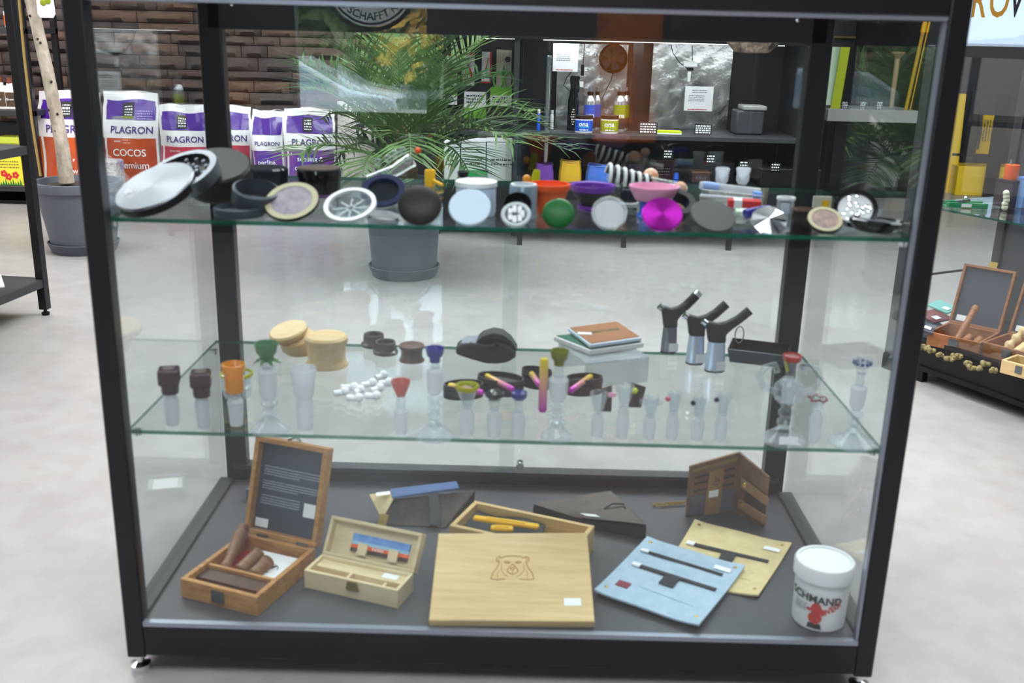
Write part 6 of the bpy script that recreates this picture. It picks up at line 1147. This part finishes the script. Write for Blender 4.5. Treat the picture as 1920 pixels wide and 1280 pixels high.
# tool wall left of the unit
TY = 3.75
xa, xb = on_y(826, 200, TY).x, on_y(968, 200, TY).x; zt0 = zat((0, TY, 0), 900, 240)
t = thing('tool_display', 'black tool display wall with a lit top and a low shelf beside the palm', 'display stand', (xa, TY, 0)); W2 = xb-xa
part('back_board', MB().b2((0, .06, .0), (W2, .08, .98)), K['wall_dark'], t); part('side_post', MB().b2((W2-.01, -.02, 0), (W2+.03, .08, .98)), K['frame'], t, .002); part('side_post', MB().b2((-.03, -.02, 0), (.0, .08, .98)), K['frame'], t, .002)
part('shelf_board', MB().b2((0, -.14, zt0-.02), (W2, .06, zt0)), K['frame_soft'], t, .002); part('lower_shelf', MB().b2((0, -.14, zat((0, TY, 0), 900, 333)-.02), (W2, .06, zat((0, TY, 0), 900, 333))), K['frame_soft'], t, .002); part('centre_strip', bx(MB(), 856, 98, 865, 225, TY+.04, .02, Vector((xa, TY, 0))), K['black'], t)
lt_ = mat('glow_strip', (255, 250, 240), .5, emit=3.0); part('glow_strip', bx(MB(), 906, 66, 976, 72, TY-.02, .03, Vector((xa, TY, 0))), lt_, t); part('chrome_rail', bx(MB(), 920, 227, 972, 231, TY-.145, .01, Vector((xa, TY, 0))), K['chrome'], t)
GH = 'packaged garden tools hanging on the tool display'
def shears(t, w_, h, m_, cz):
    for sg_ in (-1, 1):
        part('handle', MB().tube([(sg_*w_*.22, -.006, h*(cz-.28)), (sg_*w_*.26, -.006, h*(cz-.1)), (sg_*w_*.10, -.006, h*(cz+.08)), (0, -.006, h*(cz+.12))], .006, 8), m_, t)
        part('blade', MB().prism([(0, h*(cz+.1)), (sg_*w_*.10, h*(cz+.2)), (sg_*w_*.02, h*(cz+.34))], -.002, .002, Matrix.Translation((0, -.005, 0)) @ Matrix.Rotation(R(90), 4, 'X')), K['steel_dark'], t)
for x0_, y0_, x1_, y1_, m_, lb, kind_ in ((832, 100, 857, 160, K['paper'], 'white card with red pruning shears beside the palm fronds', 'r'), (866, 98, 889, 160, K['paper'], 'white card with red pruning shears right of the black centre strip', 'r'), (903, 97, 921, 156, K['paper'], 'white and red blister pack with small scissors', 'b'), (930, 93, 958, 166, mat('card_beige', (196, 188, 172), .7), 'beige card with green handled scissors', 'g'), (820, 163, 857, 196, None, 'lime and white packet below the leftmost shears', 'l'), (870, 172, 911, 222, None, 'white and lime packet under the middle shears', 'm'), (919, 164, 959, 197, None, 'lime and white packet under the green handled scissors', 'l')):
    t, w_, h = flat('tool_pack', lb, 'tool packet', x0_, y0_, x1_, y1_, TY+.03-(.012 if kind_ in 'lm' else 0), m_ or K['paper'], .004, GH)
    if kind_ == 'r': shears(t, w_, h, K['red'], .42); part('header', MB().b2((-w_/2, -.001, h*.92), (w_/2, .0, h)), K['red'], t)
    if kind_ == 'b': part('red_edge', MB().b2((w_*.32, -.001, 0), (w_/2, .0, h)).b2((-w_/2, -.001, 0), (w_/2, 0, h*.06)), K['red'], t); part('scissors', MB().tube([(-.01, -.004, h*.4), (0, -.004, h*.6), (.004, -.004, h*.8)], .004, 6), K['brass'], t)
    if kind_ == 'g':
        for sg_ in (-1, 1): part('handle_loop', MB().tube([((sg_*10+9*math.cos(a*.524))/ppm(t.location), -.006, h*.22+14*math.sin(a*.524)/ppm(t.location)) for a in range(13)], .005, 8), mat('handle_green', (120, 190, 80), .4), t)
        part('blade', MB().prism([(-.012, h*.38), (.012, h*.38), (0, h*.62)], -.002, .002, Matrix.Translation((0, -.005, 0)) @ Matrix.Rotation(R(90), 4, 'X')), mat('blade_green', (60, 150, 90), .4), t); part('logo_dot', MB().lathe([(0, 0), (.014, 0), (.014, .001), (0, .001)], 18, Matrix.Translation((.018, -.0005, h*.75)) @ Matrix.Rotation(R(90), 4, 'X')), K['ink'], t)
    if kind_ in 'lm':
        part('lime_band', MB().b2((-w_/2, -.001, h*(.55 if kind_ == 'l' else .0)), (w_/2, 0, h*(1 if kind_ == 'l' else .4))), mat('band_lime', (120, 190, 50), .5), t); sb = MB()
        for q in range(3): scribble(sb, lambda x, y: (x, -.0016, y), -w_*.4, w_*.3, h*((.42 if kind_ == 'l' else .85)-.12*q), .006, q)
        part('print', sb, K['ink'], t)
zlow = zat((0, TY, 0), 900, 333)
for i, (x0_, x1_, y0_, lb) in enumerate(((832, 862, 262, 'left translucent storage box on the low tool shelf'), (864, 910, 258, 'middle translucent storage box with a green strip on the low tool shelf'), (912, 968, 258, 'right translucent storage box on the low tool shelf'))):
    p = put((x0_+x1_)/2, 333, TY-.13, zlow); s = ppm(p); h = rowz(p, y0_); w_ = (x1_-x0_)/s; t = thing('storage_box', lb, 'storage box', p, None, 'translucent storage boxes'); part('bin', MB().b2((-w_/2, 0, 0), (w_/2, .16, h*.9)), mat('bin_white', (206, 216, 214), .25, coat=.3), t, .006); part('lid', MB().b2((-w_/2-.003, -.003, h*.9), (w_/2+.003, .163, h)), K['white'], t, .003)
    if i == 1: part('green_strip', MB().b2((-w_*.5, -.012, h*.12), (w_*.55, -.001, h*.26)), mat('strip_green', (40, 160, 80), .4), t)
    sb = MB()
    for q in range(2): scribble(sb, lambda x, y: (x, -.0015, y), -w_*.35, w_*.35, h*(.5-.1*q), .007, q+i)
    part('print', sb, K['ink'], t)
# lit propagation frame and glossy panel beyond the right end
LY = 5.35
t = thing('propagation_frame', 'black propagation cabinet with a lime and a mint post above a grey shelf', 'grow cabinet', (on_y(1550, 215, LY).x, LY, 0)); o_ = Vector((on_y(1550, 215, LY).x, LY, 0))
def strip(x0t, x0b, wt, yt, yb, m_, nm, dy):
    a, b, c, d = [on_y(x, y, LY+dy)-o_ for x, y in ((x0b, yb), (x0b+wt, yb), (x0t+wt, yt), (x0t, yt))]; part(nm, MB().slab([a, b, c, d], .02, 1, 1, nrm=Vector((0, 1, 0))), m_, t, smooth=False)
strip(1558, 1541, 30, 58, 197, K['mint'], 'mint_post', .01); strip(1582, 1557, 17, 60, 207, K['lime'], 'lime_post', -.02)
part('grey_shelf', bx(MB(), 1551, 208, 1724, 227, LY-.04, .4, o_), mat('shelf_grey', (176, 176, 178), .5), t, .003)
part('back_board', bx(MB(), 1560, 20, 1745, 208, LY+.38, .02, o_), K['black'], t); part('top_board', bx(MB(), 1560, 20, 1745, 40, LY+.02, .36, o_), K['black'], t)
part('glossy_panel', bx(MB(), 1552, 228, 1722, 362, LY-.02, .02, o_), K['black_gloss'], t); _a, _b = on_y(1552, 362, LY)-o_, on_y(1722, 362, LY)-o_; part('plinth', MB().b2((_a.x, .02, 0), (_b.x, .36, _a.z+.02)), K['black'], t)
pz = zat((0, LY, 0), 1640, 208)
for i, (px, dpx) in enumerate(((1583, 0), (1617, 0), (1648, 0))):
    tt_, w_, h = flat('shelf_tag', ['first', 'second', 'third'][i]+' small printed tag from the left standing on the grey shelf', 'tag', px-6, 190, px+6, 207, LY-.03, K['ink'], .002, 'printed tags on the grey shelf'); sb = MB()
    for q in range(5): scribble(sb, lambda x, y: (x, -.001, y), -w_*.4, w_*.4, h*(.9-.18*q), .006, q+i)
    part('writing', sb, K['white'], tt_)
p = on_y(1674, 178, LY+.2); s = ppm(p); h = zat(p, 1674, 98)-p.z; t = thing('wooden_peg', 'pale wooden post with a flared head inside the propagation cabinet', 'post', (p.x, p.y, pz)); part('shaft', MB().lathe([(0, 0), (4/s, 0), (5/s, h*1.2), (0, h*1.2)], 14), mat('peg_tan', (180, 152, 122), .6), t); part('head', MB().lathe([(0, h*1.2), (5/s, h*1.2), (13/s, h*1.32), (13/s, h*1.36), (0, h*1.36)], 16), mat('peg_tan_dark', (150, 120, 96), .6), t)
for i, (A, B, lb) in enumerate((((1735, 40), (1706, 210), 'thick yellow rod slanting in front of the propagation cabinet'), ((1743, 40), (1714, 212), 'thin yellow rod just right of the thick one'))):
    a, b = on_y(*B, LY+.02), on_y(*A, LY+.02); a.z = pz; a.x -= .03; o = thing('yellow_rod', lb, 'rod', a, None, 'yellow rods'); part('rod', MB().tube([(0, 0, .001), b-a], .012 if i == 0 else .005, 10), mat('rod_yellow', (196, 156, 40), .4), o); part('cap', MB().tube([(b-a)*.88, (b-a)*.99], .017 if i == 0 else .007, 10), K['yellow'], o)
# yellow stand under the shop window
YY = 5.7
t = thing('yellow_stand', 'bright yellow promotional stand with a wire mesh bin near the shop window', 'display stand', (on_y(1825, 360, YY).x, YY, 0)); o_ = Vector((on_y(1825, 360, YY).x, YY, 0))
a, b, c, d = [on_y(x, y, YY)-o_ for x, y in ((1770, 370), (1790, 370), (1812, 176), (1796, 176))]; part('column', MB().slab([a, b, c, d], .04, 1, 1, nrm=Vector((0, 1, 0))), K['yellow_room'], t, smooth=False)
part('back_board', bx(MB(), 1795, 172, 1868, 362, YY+.1, .03, o_), K['wall_dark'], t)
a = on_y(1800, 372, YY-.1)-o_; part('base', MB().b2((a.x-.05, -.12, 0), (a.x+.42, .1, .20)), K['yellow_room'], t, .004)
sb = MB(); x_0, x_1 = on_y(1830, 260, YY).x-o_.x, on_y(1864, 260, YY).x-o_.x; z_0, z_1 = on_y(1838, 292, YY).z, on_y(1838, 216, YY).z
sb.prism([(x_0, z_0), (x_1, z_0), (x_1, z_1), (x_0+.03, z_1)], -.05, .0, Matrix.Rotation(R(90), 4, 'X')); part('bin', sb, K['yellow_room'], t, .004)
part('bin_window', MB().b2((x_0+.035, -.003, z_0+.1), (x_1-.01, -.0, z_1-.03)), mat('mesh_gap', (90, 80, 50), .6, var=((200, 180, 90), 60)), t); sb = MB()
for i in range(5): sb.b2((x_0+.03+i*(x_1-x_0-.03)/5, -.006, z_0+.09), (x_0+.036+i*(x_1-x_0-.03)/5, -.003, z_1-.02))
part('bin_wire', sb, K['yellow_room'], t)['kind'] = 'stuff'
part('rail', bx(MB(), 1786, 289, 1856, 292, YY-.16, .01, o_), K['frame'], t); part('rail_post', bx(MB(), 1866, 176, 1874, 372, YY-.17, .02, o_), K['frame'], t)
p = on_y(1819, 300, YY-.05); s = ppm(p); t = thing('dark_coat', 'dark olive jacket hanging beside the yellow mesh bin', 'jacket', p); h = zat(p, 1826, 192)-p.z; part('cloth', MB().lathe([(0, 0), (8/s, 0), (8/s, h*.4), (6/s, h*.8), (4/s, h), (0, h)], 14, Matrix.Diagonal((1, .4, 1, 1))), mat('coat_olive', (40, 42, 34), .8, bump=(30, .8, .02)), t); part('sleeve', MB().tube([(4/s, -.02, h*.85), (7/s, -.03, h*.5), (7/s, -.03, h*.2)], [3/s, 3/s, 2/s], 8), K['rubber'], t)

# ------------------------------------------------------------------ second display cabinet at the right edge
A0 = on_z(1654, 688); dN = Vector((.48, -.877, 0)).normalized(); nN = Vector((.877, .48, 0)).normalized()
M2 = Matrix(((dN.x, nN.x, 0, A0.x), (dN.y, nN.y, 0, A0.y), (0, 0, 1, 0), (0, 0, 0, 1))); L2, W2 = 1.0, .48
t = cab2 = thing('glass_case', 'second black glass display case at the right edge, holding wooden pipe boxes', 'cabinet', (A0.x, A0.y, 0), M2.to_3x3().to_4x4()); zb2, zs2 = .125, None
for x_, y_ in ((0, 0), (L2-.03, 0), (0, W2-.03), (L2-.03, W2-.03)): part('post', MB().b2((x_, y_, .0), (x_+.03, y_+.03, 1.0)), K['frame_soft'], t, .002)
part('base', MB().b2((.03, .004, .045), (L2-.03, W2-.004, zb2)), K['black'], t, .002); part('skirting', MB().b2((.0, -.004, 0), (.16, .02, .05)).b2((.16, -.004, .035), (L2, .02, .05)), K['black'], t)
for a_, b_ in (((.03, .0, .97), (L2-.03, .03, 1.0)), ((.03, W2-.03, .97), (L2-.03, W2, 1.0)), ((0, .03, .97), (.03, W2-.03, 1.0)), ((L2-.03, .03, .97), (L2, W2-.03, 1.0))): part('top_rail', MB().b2(a_, b_), K['frame'], t)
part('side_pane', MB().b2((.03, .008, zb2), (L2-.03, .013, .97)), pane, t); part('end_pane', MB().b2((.008, .03, zb2), (.013, W2-.03, .97)), pane, t)
part('back_board', MB().b2((.03, W2-.02, zb2), (L2-.03, W2-.005, .97)), mat('board_dark', (52, 56, 66), .4), t); part('bottom_rail', MB().b2((.03, 0, zb2), (L2-.03, .02, zb2+.012)), K['frame'], t)
pS = A0+dN*.10+nN*.05; zs2 = float(zat(pS, 1778, 388)); me = MB().b2((.012, .02, zs2-.006), (L2-.02, W2-.03, zs2)).mesh('shelf', [shelf_g, shelf_edge], False)
for p in me.polygons:
    if abs(p.normal.z) < .5: p.material_index = 1
part('shelf', me, None, t)
part('door_rod', MB().tube([(.02, W2-.08, .30), (.02, .1, .30)], .004, 6), K['frame'], t)
def on2(px, py, z=zb2): return on_z(px, py, z+.0005)
def woodbox2(label, A, B, dpt, h, lidlen, open_deg, m_, dark=True):
    a, b = on2(*A), on2(*B); Mb, w_, u, v = frame_from(a, b); o = thing('wooden_pipe_box', label, 'wooden box', a, Mb, 'wooden boxes in the glass case'); part('case', open_box(MB(), w_, dpt, h, .007), m_, o, .001); part('bottom', MB().b2((.007, .007, 0), (w_-.007, dpt-.007, .004)), m_, o)
    if lidlen:
        T = Matrix.Translation((0, dpt, h)) @ Matrix.Rotation(R(-open_deg), 4, 'X'); l_ = part('lid', MB().b2((0, 0, 0), (w_, .018, .008), T).b2((0, 0, lidlen-.008), (w_, .018, lidlen), T).b2((0, 0, .008), (.008, .018, lidlen-.008), T).b2((w_-.008, 0, .008), (w_, .018, lidlen-.008), T), m_, o, .001); part('dark_panel', MB().b2((.008, .012, .008), (w_-.008, .017, lidlen-.008), T), K['chalkboard'], l_); part('price_sticker', MB().b2((w_*.1, .0112, .012), (w_*.3, .012, .03), T), K['paper'], l_); part('hasp', MB().b2((w_*.46, .002, lidlen), (w_*.62, .006, lidlen+.018), T), K['brass'], l_)
    part('catch', MB().b2((w_*.42, -.003, h*.3), (w_*.6, 0, h*.85)), K['steel_dark'], o); return o, a, Mb, w_
wr2 = wood('red_wood', (164, 108, 66), (138, 86, 52), 9, (2, 12, 12))
o, aA, MA, wA = woodbox2('wooden box with open dark lid and plain brown front in the glass case', (1736, 646), (1834, 668), .16, .042, .19, 18, wr2)
o, aB, MB_, wB = woodbox2('wooden box with beaded sticks and a steel catch, nearer in the glass case', (1838, 666), (1932, 690), .16, .042, .19, 18, wr2)
o, aC, MC, wC = woodbox2('small pale wooden box at the front corner of the glass case', (1874, 698), (1940, 716), .09, .038, 0, 0, wl)
peg('turned_stick', 'brown turned stick leaning in the plain fronted box of the glass case', MA @ Vector((wA*.45, .04, .012))+aA, MA @ Vector((wA*.55, .13, .115))+aA, .011, ((.2, 1), (.25, .8), (.5, 1.1), (.6, .8)), wr2)
for i in range(2): peg('turned_peg', ['left dark peg lying in the plain fronted box of the glass case', 'right dark peg lying in the plain fronted box of the glass case'][i], MA @ Vector((wA*(.62+.2*i), .03, .02))+aA, MA @ Vector((wA*(.66+.2*i), .07, .035))+aA, .012, m_=wr2)
peg('beaded_stick', 'light beaded wooden stick leaning in the box with the steel catch', MB_ @ Vector((wB*.30, .04, .012))+aB, MB_ @ Vector((wB*.62, .12, .115))+aB, .013, [(x/20, 1.12 if x % 4 < 2 else .72) for x in range(2, 18)], wl)
for i in range(2): peg('turned_peg', ['left pale peg in the box with the steel catch', 'right pale peg in the box with the steel catch'][i], MB_ @ Vector((wB*(.58+.25*i), .03, .02))+aB, MB_ @ Vector((wB*(.64+.25*i), .08, .04))+aB, .014, m_=wl)
rn = random.Random(11); nug = mat('dried_bud', (150, 138, 96), .9, var=((110, 104, 66), 120), bump=(200, .8, .004))
for i, (px, py) in enumerate(sorted(((1736, 652), (1746, 656), (1763, 664), (1779, 671), (1790, 666), (1798, 668), (1814, 680), (1820, 688), (1835, 690), (1846, 682), (1861, 693), (1728, 649)))):
    p = on2(px, py+8); mb = MB()
    for _ in range(7): mb.ball((rn.uniform(-.008, .008), rn.uniform(-.008, .008), .007+rn.uniform(0, .007)), rn.uniform(.005, .008), 8, 5)
    o = solo('dried_bud', mb, nug, 'olive brown dried bud, %s from the left on the glass case floor' % ORD[i], 'bud', (p.x, p.y, p.z-.0025+.003), None, 'dried buds in the glass case')
for i, (px, py, c_, lb) in enumerate(((1752, 600, (60, 64, 74), 'dark flat sachet in the sachet pile'), (1768, 590, (120, 60, 60), 'red edged flat sachet in the sachet pile'), (1784, 578, (110, 180, 170), 'turquoise flat sachet on top of the sachet pile'), (1748, 622, (70, 72, 84), 'dark sachet with a white corner at the front of the pile'))):
    p = on2(px, py+20); o = thing('flat_sachet', lb+' in the glass case', 'sachet', (p.x, p.y, zb2+.001+.012*i), Matrix.Rotation(R(20+14*i), 4, 'Z') @ Matrix.Rotation(R(8), 4, 'X'), 'sachets in the glass case'); part('pouch', MB().slab([(-.05, 0, 0), (.05, 0, 0), (.05, .07, .006), (-.05, .07, .006)], .006, 4, 3), mat('sachet', c_, .3), o, .001); part('label', MB().b2((-.03, .01, .0075), (0, .03, .0085), Matrix.Rotation(R(5), 4, 'X')), K['paper'], o)
S2 = lambda px, py: on_z(px, py, zs2+.0005)
p = S2(1886, 386); p2 = Vector((p.x, p.y, zs2)); s = ppm(p2); h = rowz(p2, 336)
t = thing('dark_carton', 'dark violet carton on the shelf of the glass case under the orange lighter', 'box', p2, M2.to_3x3().to_4x4()); part('body', MB().box((0, 0, h*.45), (36/s, .05, h*.9)), mat('carton_violet', (56, 46, 58), .5), t, .001); part('lid', MB().box((0, 0, h*.95), (37/s, .052, h*.1)), mat('carton_violet_dark', (46, 38, 48), .5), t)
t = thing('orange_lighter', 'orange lighter with a metal tip standing on the dark carton', 'lighter', (p2.x, p2.y, zs2+h), M2.to_3x3().to_4x4()); part('tank', MB().lathe([(0, 0), (12/s, 0), (12.5/s, .003), (12.5/s, 27/s), (0, 27/s)], 20), K['orange'], t); part('tip', MB().tube([(-.006, 0, 27/s), (-.008, 0, 36/s)], .005, 8), K['chrome'], t)
p = S2(1914, 388); p2 = Vector((p.x, p.y, zs2)); s = ppm(p2); h = rowz(p2, 333); t = thing('blue_box', 'light blue box at the right end of the glass case shelf', 'box', p2, M2.to_3x3().to_4x4()); part('body', MB().box((0, 0, h*.48), (26/s, .05, h*.96)), mat('box_lightblue', (120, 160, 220), .5), t, .002); part('lid', MB().box((0, 0, h*.98), (27/s, .052, h*.06)), mat('box_midblue', (90, 130, 200), .5), t)
p = S2(1882, 395); p2 = Vector((p.x, p.y, zs2)); s = ppm(p2); h = rowz(p2, 360); mb = MB()
for i in range(5): mb.ball((rn.uniform(-.004, .004), 0, h*(.12+.19*i)), 6/s, 10, 6)
solo('pale_crystal', mb, mat('crystal_pale', (206, 214, 180), .4, var=((236, 236, 220), 60)), 'pale green crystal stick standing on the glass case shelf', 'crystal', (p2.x, p2.y, zs2+.0036))
a, b = S2(1774, 389), S2(1852, 392); Mf, L_, _, _ = frame_from(a, b); t = thing('green_tray', 'green translucent tray on the glass case shelf', 'tray', a, Mf); part('tray', MB().b2((0, 0, 0), (L_, .05, .004)).b2((0, 0, .004), (L_, .004, .016)).b2((0, .046, .004), (L_, .05, .016)), mat('tray_green', (40, 140, 90), .25), t, .001); part('price_sticker', MB().b2((L_*.36, -.001, .003), (L_*.6, 0, .013)), K['paper'], t)
t = thing('metal_clip', 'dark and chrome clip lying across the green tray', 'clip', a+Mf.to_3x3() @ Vector((L_*.45, .025, .0045)), Mf); part('jaw', MB().tube([(-.03, 0, .004), (0, 0, .012), (.02, .004, .016)], [.004, .006, .005], 8), K['black'], t); part('ring', MB().ball((.006, 0, .022), .007, 12, 8), K['chrome'], t)
